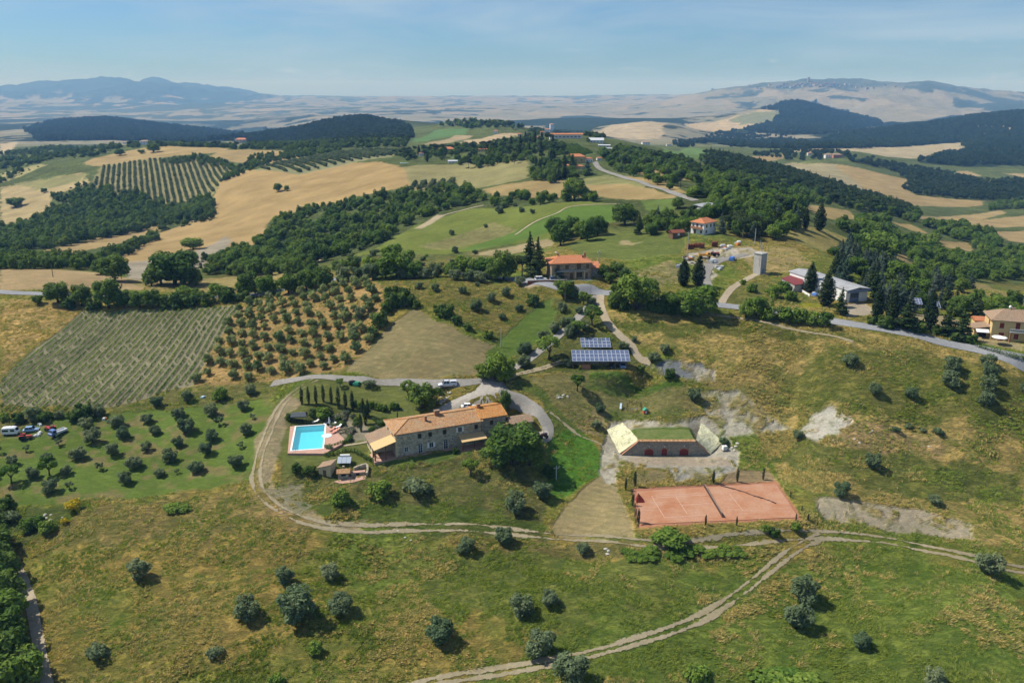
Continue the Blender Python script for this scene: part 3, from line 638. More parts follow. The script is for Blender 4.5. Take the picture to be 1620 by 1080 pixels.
M_track = surface_mat('dry_earth_track', (.26, .22, .135), (.205, .17, .095), (.34, .29, .195), 1, 0, 0, .5, .5, 0)
def rut_alpha(m):
    """two worn wheel lines; the strip between and the verges are the meadow itself"""
    nt = m.node_tree; b = nt.nodes['Principled BSDF']; edge = node(nt, 'ShaderNodeAttribute', attribute_name='edge').outputs['Fac']
    n = noise(nt, geo_pos(nt), .9, 6, .72); n2 = noise(nt, geo_pos(nt), .11, 3, .5)
    d = mathn(nt, 'ABSOLUTE', mathn(nt, 'SUBTRACT', edge, .82))
    a = mathn(nt, 'ADD', mathn(nt, 'SUBTRACT', .36, d), mathn(nt, 'ADD', mathn(nt, 'MULTIPLY', mathn(nt, 'SUBTRACT', n, .5), 1.7), mathn(nt, 'MULTIPLY', mathn(nt, 'SUBTRACT', n2, .5), 1.8)))
    nt.links.new(mathn(nt, 'GREATER_THAN', a, 0.0), b.inputs['Alpha'])
rut_alpha(M_track)
M_path = surface_mat('bare_earth_path', (.34, .28, .19), (.26, .21, .135), (.42, .36, .26), 1, .5, 0, .5, .5)

ribbon('road', [(-60, 459), (0, 462), (60, 465), (130, 468), (220, 470), (310, 470), (390, 468), (430, 462), (500, 447), (580, 432), (640, 425), (720, 432), (790, 440), (850, 446), (900, 455), (950, 463), (1040, 473), (1140, 483), (1200, 489), (1270, 499), (1330, 510), (1400, 521), (1470, 536), (1540, 551), (1620, 575), (1700, 600), (1800, 635)],
       4.6, M_asphalt, .10, 1.5)
ribbon('road', [(1140, 483), (1147, 470), (1160, 455), (1185, 440), (1200, 434), (1217, 434)], 3.0, M_path, .07, 1.0)
ribbon('road', [(1120, 452), (1116, 436), (1124, 420), (1150, 409), (1180, 402)], 3.6, M_greydrive, .08, 1.0)
ribbon('road', [(1100, 318), (1080, 311), (1050, 300), (1020, 291), (990, 282), (965, 274), (950, 268), (944, 262), (941, 256)], 5.0, M_greydrive, .15, 2.0)
ribbon('driveway', [(950, 466), (950, 480), (955, 498), (965, 515), (982, 532), (1000, 547), (1006, 560), (1013, 568), (1030, 573)], 3.0, M_path, .09, 1.0)
ribbon('driveway', [(430, 607), (470, 600), (510, 596), (560, 600), (620, 605), (670, 607), (720, 606), (765, 602), (785, 597), (800, 588), (830, 573), (856, 553), (885, 530), (912, 505), (935, 482), (946, 468)], 3.3, M_greydrive, .08, 1.0)
ribbon('driveway', [(780, 604), (772, 617), (762, 630), (745, 643), (725, 655), (690, 662)], lambda t: 5.5+2.2*math.sin(t*3), M_drive, .11, .8)
ribbon('driveway', [(786, 606), (800, 622), (825, 636), (846, 648), (860, 662), (867, 678), (860, 692), (838, 697)], 3.4, M_greydrive, .095, .8)
patch('driveway', "832 692,850 684,870 678,868 694,852 704,834 706", M_drive, .13, 1.0)
ribbon('track', [(800, 601), (820, 592), (845, 586), (870, 579), (890, 573)], 2.6, M_track, .09, .8)
ribbon('track', [(1040, 485), (1000, 486), (1120, 497), (1220, 512), (1300, 529), (1350, 541)][1:], 2.0, M_track, .06, 1.2)
ribbon('track', [(500, 600), (470, 618), (448, 638), (432, 665), (420, 695), (410, 725), (405, 755), (412, 778), (432, 798), (465, 817), (510, 830), (570, 836), (650, 834), (730, 834), (800, 840), (870, 848), (940, 851), (1010, 858), (1080, 861), (1160, 856), (1240, 848), (1300, 846), (1360, 850), (1420, 858), (1490, 872), (1560, 889), (1640, 905)], 3.5, M_track, .07, 1.0)
ribbon('track', [(1300, 847), (1270, 862), (1230, 890), (1180, 930), (1130, 965), (1080, 990), (1020, 1010), (950, 1030), (870, 1048), (790, 1062), (720, 1072), (640, 1088), (560, 1105)], 3.1, M_track, .07, 1.0)
ribbon('track', [(870, 652), (895, 672), (918, 690), (945, 700), (960, 712)], 1.6, M_track, .06, .8)
ribbon('path', [(5, 868), (30, 905), (48, 950), (58, 1000), (68, 1050), (78, 1100)], 2.6, M_path, .07, .8)
ribbon('path', [(516, 711), (535, 706), (560, 703), (590, 697)], 1.5, M_path, .09, .6)
ribbon('path', [(690, 348), (705, 340), (735, 332), (765, 325)], 2.6, M_path, .10, 1.5)
ribbon('path', [(745, 398), (780, 384), (815, 372), (845, 352), (880, 338), (905, 327), (980, 323)][2:], 1.8, M_path, .10, 1.5)
# ------------------------------------------------------------------ modelling kit
class MB:
    """collects faces, then becomes ONE mesh object"""
    def __init__(s): s.v = []; s.f = []
    def quad(s, *p):
        n = len(s.v); s.v += [tuple(q) for q in p]; s.f.append(tuple(range(n, n+len(p)))); return s
    def box(s, x0, y0, z0, x1, y1, z1):
        n = len(s.v); s.v += [(x, y, z) for z in (z0, z1) for x, y in ((x0, y0), (x1, y0), (x1, y1), (x0, y1))]
        s.f += [tuple(n+i for i in q) for q in ((3, 2, 1, 0), (4, 5, 6, 7), (0, 1, 5, 4), (1, 2, 6, 5), (2, 3, 7, 6), (3, 0, 4, 7))]; return s
    def prism(s, pts, dz):
        """closed slab below a planar polygon (counter-clockwise from above)"""
        n = len(s.v); k = len(pts); s.v += [tuple(p) for p in pts] + [(p[0], p[1], p[2]-dz) for p in pts]
        s.f.append(tuple(range(n, n+k))); s.f.append(tuple(range(n+2*k-1, n+k-1, -1)))
        for i in range(k):
            j = (i+1) % k; s.f.append((n+j, n+i, n+k+i, n+k+j))
        return s
    def extr(s, prof, y0, y1, axis='y'):
        """profile in (x,z) or (y,z) swept along the other ground axis"""
        n = len(s.v); k = len(prof)
        for t in (y0, y1):
            s.v += [((a, t, b) if axis == 'y' else (t, a, b)) for a, b in prof]
        s.f.append(tuple(range(n, n+k)) if axis == 'y' else tuple(range(n+k-1, n-1, -1)))
        s.f.append(tuple(range(n+2*k-1, n+k-1, -1)) if axis == 'y' else tuple(range(n+k, n+2*k)))
        for i in range(k):
            j = (i+1) % k; q = (n+i, n+k+i, n+k+j, n+j)
            s.f.append(q if axis == 'y' else q[::-1])
        return s
    def tube(s, pts, rad, sides=6, cap=True):
        pts = [Vector(p) for p in pts]; rad = rad if isinstance(rad, (list, tuple)) else [rad]*len(pts); n = len(s.v)
        for i, p in enumerate(pts):
            d = (pts[min(i+1, len(pts)-1)]-pts[max(i-1, 0)]).normalized()
            a = d.orthogonal().normalized(); b = d.cross(a)
            s.v += [tuple(p+(a*math.cos(2*math.pi*k/sides)+b*math.sin(2*math.pi*k/sides))*rad[i]) for k in range(sides)]
        for i in range(len(pts)-1):
            for k in range(sides):
                l = (k+1) % sides; s.f.append((n+i*sides+k, n+i*sides+l, n+(i+1)*sides+l, n+(i+1)*sides+k))
        if cap:
            s.f.append(tuple(n+k for k in range(sides-1, -1, -1))); m = n+(len(pts)-1)*sides; s.f.append(tuple(m+k for k in range(sides)))
        return s
    def lathe(s, prof, sides=12, c=(0, 0)):
        n = len(s.v); k = len(prof)
        for r, z in prof: s.v += [(c[0]+r*math.cos(2*math.pi*i/sides), c[1]+r*math.sin(2*math.pi*i/sides), z) for i in range(sides)]
        for j in range(k-1):
            for i in range(sides):
                l = (i+1) % sides; s.f.append((n+j*sides+i, n+j*sides+l, n+(j+1)*sides+l, n+(j+1)*sides+i))
        s.f.append(tuple(n+(k-1)*sides+i for i in range(sides))); s.f.append(tuple(n+i for i in range(sides-1, -1, -1))); return s
    def wheel(s, x, y, z, r, w, sides=14):
        """disc with its axle along x"""
        n = len(s.v)
        for t in (x-w/2, x+w/2): s.v += [(t, y+r*math.cos(2*math.pi*i/sides), z+r*math.sin(2*math.pi*i/sides)) for i in range(sides)]
        for i in range(sides):
            l = (i+1) % sides; s.f.append((n+i, n+l, n+sides+l, n+sides+i))
        s.f.append(tuple(n+sides-1-i for i in range(sides))); s.f.append(tuple(n+sides+i for i in range(sides))); return s
    def loft(s, secs, cap=True):
        """skin through equal-length rings"""
        n = len(s.v); k = len(secs[0])
        for r in secs: s.v += [tuple(p) for p in r]
        for i in range(len(secs)-1):
            for a in range(k):
                b = (a+1) % k; s.f.append((n+i*k+a, n+i*k+b, n+(i+1)*k+b, n+(i+1)*k+a))
        if cap:
            s.f.append(tuple(n+k-1-a for a in range(k))); m = n+(len(secs)-1)*k; s.f.append(tuple(m+a for a in range(k)))
        return s
    def mesh(s, name, mat, smooth=False):
        me = bpy.data.meshes.new(name); me.from_pydata(s.v, [], s.f); me.materials.append(mat)
        if smooth:
            for p in me.polygons: p.use_smooth = True
        return me
    def build(s, name, mat, parent=None, smooth=False, bevel=0.0, loc=None, rot=None):
        o = bpy.data.objects.new(name, s.mesh(name, mat, smooth)); COL.objects.link(o)
        if parent: o.parent = parent
        if loc is not None: o.location = loc
        if rot is not None: o.rotation_euler = rot
        if bevel:
            b = o.modifiers.new('bevel', 'BEVEL'); b.width = bevel; b.segments = 2; b.limit_method = 'ANGLE'
        return o
def tag(o, label, cat, group=None):
    o['label'] = label; o['category'] = cat
    if group: o['group'] = group
    return o
def thing(name, label, cat, loc, rz=0.0, group=None, scale=1.0):
    o = bpy.data.objects.new(name, None); COL.objects.link(o); o.empty_display_size = .5
    o.location = loc; o.rotation_euler = (0, 0, rz)
    if scale != 1.0: o.scale = (scale,)*3
    return tag(o, label, cat, group)
def copy_tree(o, parent=None):
    c = o.copy(); COL.objects.link(c); c.parent = parent
    for ch in o.children: copy_tree(ch, c)
    return c
def plain(name, col, rough=.7, var=.12, sc=1.5, metal=0.0, spec=.3, grime=0.0):
    """a painted or natural surface with gentle wear"""
    m, nt, b = new_mat(name); p = obj_pos(nt)
    c = mixn(nt, 1.0, col, ramp(nt, noise(nt, p, sc, 5, .65), (.3, 1-var), (.7, 1+var)), 'MULTIPLY')
    if grime: c = mixn(nt, mathn(nt, 'MULTIPLY', ramp(nt, noise(nt, scaled(nt, p, 1, 1, .35), sc*.6, 6, .7), (.5, 0), (.7, 1)), grime), c, (.12, .105, .08))
    nt.links.new(c, b.inputs['Base Color']); b.inputs['Roughness'].default_value = rough; b.inputs['Metallic'].default_value = metal; b.inputs['Specular IOR Level'].default_value = spec
    return m
def stone_mat(name, col, mortar, sc=2.2):
    m, nt, b = new_mat(name); p = obj_pos(nt)
    v = node(nt, 'ShaderNodeTexVoronoi', Scale=sc); v.feature = 'DISTANCE_TO_EDGE'
    v2 = node(nt, 'ShaderNodeTexVoronoi', Scale=sc); pv = scaled(nt, p, 1, 1, 1.5)
    nt.links.new(pv, v.inputs['Vector']); nt.links.new(pv, v2.inputs['Vector'])
    hs = node(nt, 'ShaderNodeSeparateColor'); nt.links.new(v2.outputs['Color'], hs.inputs[0])
    c = mixn(nt, 1.0, col, ramp(nt, hs.outputs[0], (0, .62), (1, 1.38)), 'MULTIPLY')
    c = mixn(nt, ramp(nt, hs.outputs[1], (.7, 0), (.9, .5)), c, (.30, .20, .12))
    c = mixn(nt, ramp(nt, v.outputs['Distance'], (.02, .8), (.09, 0)), c, mortar)
    c = mixn(nt, 1.0, c, ramp(nt, noise(nt, p, .5, 5, .6), (.3, .82), (.7, 1.18)), 'MULTIPLY')
    nt.links.new(c, b.inputs['Base Color']); bump(nt, b, v.outputs['Distance'], .5, .06); return m
def tile_mat(name, base, alt, lichen, along='x', pitch=.24):
    """rows of half-round clay tiles running down the slope"""
    m, nt, b = new_mat(name); p = obj_pos(nt); s = node(nt, 'ShaderNodeSeparateXYZ'); nt.links.new(p, s.inputs[0])
    u = s.outputs['X'] if along == 'x' else s.outputs['Y']; w = s.outputs['Y'] if along == 'x' else s.outputs['X']
    un = mathn(nt, 'MULTIPLY', u, 1/pitch); wn_ = mathn(nt, 'MULTIPLY', w, 1/.38)
    cell = node(nt, 'ShaderNodeCombineXYZ'); nt.links.new(mathn(nt, 'FLOOR', un), cell.inputs[0]); nt.links.new(mathn(nt, 'FLOOR', wn_), cell.inputs[1])
    wno = node(nt, 'ShaderNodeTexWhiteNoise'); wno.noise_dimensions = '2D'; nt.links.new(cell.outputs[0], wno.inputs['Vector'])
    c = mixn(nt, ramp(nt, wno.outputs['Value'], (.25, 0), (.9, 1)), base, alt)
    c = mixn(nt, ramp(nt, noise(nt, p, .55, 5, .65, .3), (.45, 0), (.68, .75)), c, lichen)
    c = mixn(nt, ramp(nt, noise(nt, p, 2.6, 4, .7), (.55, 0), (.7, .6)), c, (.17, .115, .075))
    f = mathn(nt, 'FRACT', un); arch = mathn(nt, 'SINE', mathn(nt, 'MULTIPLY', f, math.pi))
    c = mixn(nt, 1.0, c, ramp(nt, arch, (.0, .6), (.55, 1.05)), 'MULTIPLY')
    nt.links.new(c, b.inputs['Base Color']); bump(nt, b, arch, .9, .10); return m
M_stone = stone_mat('farm_stone', (.40, .345, .25), (.50, .45, .36), 2.0)
M_stone2 = stone_mat('grey_stone', (.33, .30, .25), (.42, .39, .33), 1.8)
M_tile = tile_mat('old_clay_tiles', (.42, .215, .10), (.56, .335, .165), (.43, .33, .21))
M_tile_o = tile_mat('orange_clay_tiles', (.50, .20, .055), (.60, .32, .12), (.52, .27, .08))
M_tile_br = tile_mat('brown_clay_tiles', (.33, .215, .135), (.40, .285, .19), (.30, .24, .17))
M_tile_new = tile_mat('new_terracotta_tiles', (.56, .20, .09), (.60, .25, .12), (.55, .24, .12))
M_plaster = plain('cream_plaster', (.60, .48, .30), .9, .10, .8, grime=.15)
M_white = plain('white_paint', (.78, .77, .74), .55, .05, 1.0, grime=.08)
M_yellow = plain('yellow_plaster', (.60, .44, .20), .9, .08, .7, grime=.1)
M_glass, _nt, _b = new_mat('dark_glass'); _b.inputs['Base Color'].default_value = (.02, .026, .032, 1); _b.inputs['Roughness'].default_value = .12; _b.inputs['Specular IOR Level'].default_value = .6
M_wood = plain('weathered_wood', (.16, .095, .05), .85, .25, 3)
M_straw = plain('reed_matting', (.58, .40, .19), .95, .14, 4)
M_brick = plain('clay_brick', (.36, .17, .095), .9, .25, 5)
M_red = plain('dark_red_paint', (.20, .022, .016), .6, .15, 2)
M_conc = plain('concrete', (.40, .39, .36), .9, .12, .9, grime=.25)
M_metal = plain('galvanised_metal', (.45, .47, .49), .45, .08, 2, .6)
M_dark = plain('black_rubber', (.018, .018, .02), .8, .2, 3)
M_greymetal = plain('blue_grey_steel', (.17, .22, .30), .6, .1, 1.2)
M_cloth = plain('dark_canvas', (.075, .085, .095), .9, .15, 2)
M_terracotta = plain('terracotta_paving', (.45, .27, .20), .9, .14, 1.2, grime=.15)
# ------------------------------------------------------------------ plants
def leaf_mat(name, dark, light, trans=.25, rough=.75, spec=.12):
    m, nt, b = new_mat(name); L = nt.links
    at = node(nt, 'ShaderNodeAttribute', attribute_name='leaf').outputs['Fac']
    oi = nt.nodes.new('ShaderNodeObjectInfo').outputs['Random']
    c = mixn(nt, at, dark, light)
    c = mixn(nt, 1.0, c, mixn(nt, oi, (.66, .78, .66), (1.40, 1.24, 1.12)), 'MULTIPLY')
    L.new(c, b.inputs['Base Color']); b.inputs['Roughness'].default_value = rough; b.inputs['Specular IOR Level'].default_value = spec
    tr = nt.nodes.new('ShaderNodeBsdfTranslucent'); L.new(mixn(nt, 1.0, c, (1.25, 1.35, .7), 'MULTIPLY'), tr.inputs['Color'])
    mx = nt.nodes.new('ShaderNodeMixShader'); mx.inputs['Fac'].default_value = trans
    L.new(b.outputs['BSDF'], mx.inputs[1]); L.new(tr.outputs['BSDF'], mx.inputs[2]); L.new(mx.outputs['Shader'], nt.nodes['Material Output'].inputs['Surface'])
    return m
M_leaf_olive = leaf_mat('olive_leaves', (.068, .105, .056), (.185, .235, .130))
M_leaf_grove = leaf_mat('pale_olive_leaves', (.115, .155, .065), (.29, .345, .165), .35)
M_leaf_oak = leaf_mat('oak_leaves', (.042, .090, .018), (.150, .225, .044))
M_leaf_bright = leaf_mat('fresh_leaves', (.060, .125, .016), (.185, .265, .050))
M_leaf_shrub = leaf_mat('shrub_leaves', (.036, .075, .016), (.115, .180, .040))
M_leaf_cyp = leaf_mat('cypress_needles', (.012, .026, .010), (.036, .060, .020), .1)
M_leaf_pine = leaf_mat('pine_needles', (.020, .042, .014), (.062, .095, .030), .12)
M_leaf_cedar = leaf_mat('blue_cedar_needles', (.045, .075, .060), (.115, .155, .125), .12)
M_leaf_far = leaf_mat('wood_leaves', (.038, .080, .018), (.130, .195, .040), .25)
M_leaf_dark = leaf_mat('far_hill_leaves', (.018, .038, .014), (.050, .084, .028), .15)
M_leaf_vine = leaf_mat('vine_leaves', (.10, .17, .035), (.23, .33, .085))
M_leaf_yellow = leaf_mat('broom_flowers', (.20, .19, .02), (.55, .44, .03))
M_leaf_grass = leaf_mat('dry_grass_blades', (.30, .25, .088), (.50, .42, .18), .35)
M_leaf_ggrass = leaf_mat('green_grass_blades', (.125, .19, .032), (.28, .33, .075), .35)
M_leaf_lav = leaf_mat('grey_garden_plants', (.11, .13, .09), (.27, .26, .22))
M_bark = plain('grey_bark', (.13, .105, .08), .95, .3, 4); M_bark_d = plain('dark_bark', (.06, .045, .032), .95, .3, 4)

def leaf_cloud(name, lobes, n, leaf, mat, seed, up=.25, rand=.75, shell=.55, aspect=.55, droop=0.0):
    """foliage: n small leaf sprays spread through overlapping lobes (cx,cy,cz,rx,ry,rz)"""
    rg = np.random.default_rng(seed); lb = np.array(lobes, float)
    wgt = (lb[:, 3]*lb[:, 4]+lb[:, 3]*lb[:, 5]+lb[:, 4]*lb[:, 5]); wgt /= wgt.sum()
    k = rg.choice(len(lb), n, p=wgt)
    d = rg.normal(size=(n, 3)); d /= np.linalg.norm(d, axis=1)[:, None]
    r = shell + (1-shell)*rg.random(n)**.5; r *= 1+.22*(rg.random(n)-.5)
    c = lb[k, :3] + d*lb[k, 3:6]*r[:, None]
    nr = d + rg.normal(size=(n, 3))*rand + np.array([0, 0, up]); nr /= np.linalg.norm(nr, axis=1)[:, None]
    t = np.cross(nr, rg.normal(size=(n, 3))); t /= np.linalg.norm(t, axis=1)[:, None]+1e-9
    if droop: t = t*(1-droop)+np.array([0, 0, -droop]); t /= np.linalg.norm(t, axis=1)[:, None]
    b = np.cross(nr, t)
    s = (leaf*(.6+.8*rg.random(n)))[:, None]
    v = np.stack([c-t*s, c+b*s*aspect+t*s*.15, c+t*s+nr*s*.12, c-b*s*aspect-t*s*.1], 1).reshape(-1, 3)
    me = bpy.data.meshes.new(name); me.vertices.add(4*n); me.vertices.foreach_set('co', v.astype(np.float32).ravel())
    me.loops.add(4*n); me.loops.foreach_set('vertex_index', np.arange(4*n, dtype=np.int32))
    me.polygons.add(n); me.polygons.foreach_set('loop_start', (np.arange(n)*4).astype(np.int32)); me.update(calc_edges=True)
    lobe_tone = rg.random(len(lb))
    at = me.attributes.new('leaf', 'FLOAT', 'FACE'); at.data.foreach_set('value', np.clip(rg.random(n)*.65+lobe_tone[k]*.35, 0, 1).astype(np.float32))
    me.materials.append(mat); return me
def trunk_mesh(name, h, r, seed, limbs=5, spread=1.0, top=None, mat=None, lean=.1):
    rr = random.Random(seed); m = MB(); top = top or h*1.8
    x = rr.uniform(-lean, lean)*h; y = rr.uniform(-lean, lean)*h
    m.tube([(0, 0, -.4), (x*.3, y*.3, h*.45), (x, y, h)], [r*1.35, r, r*.8], 7)
    for i in range(limbs):
        a = 6.283*i/limbs+rr.uniform(-.4, .4); e = spread*rr.uniform(.7, 1.1)
        m.tube([(x, y, h*.85), (x+math.cos(a)*e*.45, y+math.sin(a)*e*.45, h+(top-h)*.4), (x+math.cos(a)*e, y+math.sin(a)*e, h+(top-h)*rr.uniform(.7, 1))], [r*.55, r*.35, r*.12], 5)
    return m.mesh(name, mat or M_bark, True)
def round_lobes(rg, n, R, h0, H, sq=.8, core=True, skirt=False):
    """lobes filling a rounded crown of radius R between heights h0 and H"""
    o = []; c = (h0+H)/2; hz = (H-h0)/2
    if core: o.append((0, 0, c-.1*hz, R*.74, R*.74, hz*.76))
    for i in range(n):
        a = i*2.39996+rg.uniform(-.4, .4); zz = rg.uniform(-.75, .92); q = math.sqrt(max(0, 1-zz*zz*(.3 if skirt and zz < 0 else .85)))*rg.uniform(.55, .8)
        r = R*rg.uniform(.26, .44)
        o.append((math.cos(a)*q*R, math.sin(a)*q*R, c+zz*hz*.72, r, r*rg.uniform(.85, 1.15), r*sq*min(1.2, hz/R*1.1)))
    return o
KINDS = {}
def add_kind(k, crown, trunk): KINDS.setdefault(k, []).append((crown, trunk))
for s in range(7):                                              # olives, unit radius about 2.1 m, height about 4 m
    rg = random.Random(100+s); H = 3.3+rg.uniform(-.3, .6)
    lb = round_lobes(rg, 13, 2.05, .0, H, .9, True, True)
    add_kind('olive', leaf_cloud('olive_crown', lb, 2300, .19, M_leaf_olive, s, .75, .6), trunk_mesh('olive_trunk', .85, .2, s, 5, 1.2, 2.4))
for s in range(4):                                              # younger, paler olives of the close grove
    rg = random.Random(120+s); lb = round_lobes(rg, 12, 1.8, .1, 3.4+rg.uniform(-.2, .5), .9, True, True)
    add_kind('grove_olive', leaf_cloud('olive_crown', lb, 1300, .2, M_leaf_grove, 40+s, .75, .6, .4), trunk_mesh('olive_trunk', .85, .15, s, 5, 1.1, 2.4))
for s in range(3):                                              # young, thin olives
    rg = random.Random(140+s)
    lb = round_lobes(rg, 6, 1.25, .6, 2.7, .9, False)
    add_kind('young_olive', leaf_cloud('olive_crown', lb, 480, .2, M_leaf_olive, 50+s, .75, .6), trunk_mesh('olive_trunk', 1.1, .11, s, 4, .8, 2.4))
for s in range(6):                                              # oaks and other broadleaves, radius 4, height 8
    rg = random.Random(200+s); H = 8+rg.uniform(-.8, 1.2)
    lb = round_lobes(rg, 17, 3.9, .5, H, .92, True, True)
    add_kind('oak', leaf_cloud('oak_crown', lb, 2900, .36, (M_leaf_oak, M_leaf_bright)[s % 2 == 1], 20+s, .65, .6), trunk_mesh('oak_trunk', 1.7, .32, s, 6, 2.4, 6, M_bark_d))
for s in range(4):                                              # woodland trees seen from afar
    rg = random.Random(240+s); H = 7.5+rg.uniform(-.8, 1.2)
    lb = round_lobes(rg, 12, 3.9, .3, H, .92)
    add_kind('woodtree', leaf_cloud('tree_crown', lb, 1500, .45, (M_leaf_far, M_leaf_oak, M_leaf_bright, M_leaf_far)[s], 220+s, .65, .6), trunk_mesh('oak_trunk', 1.7, .3, s, 4, 2.0, 5, M_bark_d))
for s in range(2):
    rg = random.Random(250+s); lb = round_lobes(rg, 10, 3.9, .3, 8, .92)
    add_kind('hilltree', leaf_cloud('tree_crown', lb, 700, .6, M_leaf_dark, 240+s, .4, .7), trunk_mesh('oak_trunk', 1.7, .3, s, 4, 2.0, 5, M_bark_d))
for s in range(3):                                              # open orchard-like trees with gaps
    rg = random.Random(260+s)
    lb = round_lobes(rg, 11, 2.6, 1.8, 5.6, .8, False)
    add_kind('open', leaf_cloud('tree_crown', lb, 1150, .27, M_leaf_bright if s else M_leaf_oak, 70+s, .6, .65), trunk_mesh('tree_trunk', 1.7, .2, s, 6, 1.7, 4.4, M_bark_d))
for s in range(3):                                              # slim columnar cypress, height 6
    rg = random.Random(300+s); lb = []
    for i in range(13):
        z = .35+i*.43; r = .52*math.sin(math.pi*min(1, (i+1.6)/14.5))**.7+.06; a = rg.uniform(0, 6.28)
        lb.append((math.cos(a)*.07, math.sin(a)*.07, z, r, r, .5))
    add_kind('slim_cypress', leaf_cloud('cypress_crown', lb, 900, .15, M_leaf_cyp, 90+s, .5, .5, .7, .5), MB().tube([(0, 0, -.3), (0, 0, .8)], .08, 6).mesh('cypress_trunk', M_bark))
for s in range(3):                                              # broad old cypress, height 12
    rg = random.Random(330+s); lb = []
    for i in range(22):
        t = i/21; z = 1.0+t*10.6; r = 2.05*math.sin(math.pi*(.16+.80*t))**.8*(1-.35*t); a = i*2.4
        lb.append((math.cos(a)*r*.3, math.sin(a)*r*.3, z, r*.8, r*.8, 1.15))
    add_kind('cypress', leaf_cloud('cypress_crown', lb, 3000, .27, M_leaf_cyp, 110+s, .5, .55, .7, .5), MB().tube([(0, 0, -.4), (0, 0, 1.6)], [.3, .22], 7).mesh('cypress_trunk', M_bark))
for s in range(3):                                              # conifers with tiers, height 11
    rg = random.Random(360+s); lb = []
    for i in range(13):
        t = i/12; z = 1.4+t*9.2; r = 2.7*(1-t)**.85+.25
        for q in range(4 if i < 9 else 2):
            a = rg.uniform(0, 6.28); lb.append((math.cos(a)*r*.55, math.sin(a)*r*.55, z-.15*r, r*.5, r*.5, .32))
        lb.append((0, 0, z, r*.35, r*.35, .5))
    add_kind('conifer', leaf_cloud('conifer_crown', lb, 2700, .3, (M_leaf_pine, M_leaf_cedar, M_leaf_cedar)[s], 130+s, .5, .6, .4, .5), MB().tube([(0, 0, -.4), (0, 0, 5), (0, 0, 10.6)], [.26, .16, .04], 7).mesh('conifer_trunk', M_bark_d))
for s in range(3):                                              # pines with high flat crowns, height 10
    rg = random.Random(390+s); lb = []
    for i in range(11):
        a = i*2.4; q = rg.uniform(.2, 1)*2.5; lb.append((math.cos(a)*q, math.sin(a)*q, 7.4+rg.uniform(-.9, 1.1)-q*.2, 1.5, 1.5, .95))
    add_kind('pine', leaf_cloud('pine_crown', lb, 2100, .32, M_leaf_pine, 150+s, .55, .65, .5, .45), trunk_mesh('pine_trunk', 5.2, .24, s, 6, 2.0, 7.4, M_bark, .05))
for s in range(4):                                              # shrubs, radius 1.5
    rg = random.Random(420+s); lb = round_lobes(rg, 9, 1.5, -.2, 2.1, .85, True, True)
    add_kind('shrub', leaf_cloud('shrub_foliage', lb, 900, .2, (M_leaf_shrub, M_leaf_bright, M_leaf_olive, M_leaf_shrub)[s], 170+s, .65, .6), MB().tube([(0, 0, -.3), (.05, 0, .7)], [.09, .05], 5).mesh('shrub_stem', M_bark_d))
for s in range(2):
    rg = random.Random(440+s); lb = round_lobes(rg, 7, .9, -.1, 1.0, .8)
    add_kind('garden', leaf_cloud('shrub_foliage', lb, 420, .13, (M_leaf_lav, M_leaf_shrub)[s], 180+s, .5, .8), MB().tube([(0, 0, -.2), (.03, 0, .4)], [.05, .03], 5).mesh('shrub_stem', M_bark_d))
for s in range(2):
    rg = random.Random(450+s); lb = round_lobes(rg, 7, 1.2, 0, 1.7, .8)
    add_kind('broom', leaf_cloud('shrub_foliage', lb, 520, .16, (M_leaf_yellow, M_leaf_yellow)[s], 190+s, .5, .8), MB().tube([(0, 0, -.2), (.03, 0, .5)], [.06, .03], 5).mesh('shrub_stem', M_bark_d))
SPEC = {'olive': ('olive_tree', 'tree', 2.05), 'grove_olive': ('olive_tree', 'tree', 1.8), 'young_olive': ('olive_tree', 'tree', 1.25), 'oak': ('broadleaf_tree', 'tree', 3.9), 'woodtree': ('broadleaf_tree', 'tree', 3.9), 'hilltree': ('broadleaf_tree', 'tree', 3.9), 'open': ('orchard_tree', 'tree', 2.6), 'slim_cypress': ('cypress_tree', 'tree', .55),
        'cypress': ('cypress_tree', 'tree', 1.9), 'conifer': ('conifer_tree', 'tree', 2.7), 'pine': ('pine_tree', 'tree', 3.4), 'shrub': ('shrub', 'shrub', 1.5), 'garden': ('garden_shrub', 'shrub', .9), 'broom': ('broom_shrub', 'shrub', 1.2)}
_tr = random.Random(7)
def plant(kind, p, s, label, group=None, v=None, tall=1.0, rz=None):
    """one tree or shrub with its crown and trunk, standing at world point p, size factor s"""
    ms = KINDS[kind]; cm, tm = ms[(v if v is not None else _tr.randrange(len(ms))) % len(ms)]
    nm, cat, _ = SPEC[kind]
    t = thing(nm, label, cat, p, _tr.uniform(0, 6.28) if rz is None else rz, group)
    t.scale = (s, s, s*tall)
    shrub = cat == 'shrub'
    for n, me in (('foliage' if shrub else 'crown', cm), ('stem' if shrub else 'trunk', tm)):
        o = bpy.data.objects.new(n, me); COL.objects.link(o); o.parent = t
    return t
def px_size(g, w):
    """metres covered by w photo pixels at world point g"""
    return w*math.hypot(g.y, EYE-g.z)/FPX*.985
def plant_px(kind, px, py, w, label, group=None, **k):
    """tree whose foot is at a photo pixel and whose crown is w pixels wide there"""
    g = ground(px, py); return plant(kind, g, px_size(g, w)/2/SPEC[kind][2], label, group, **k)
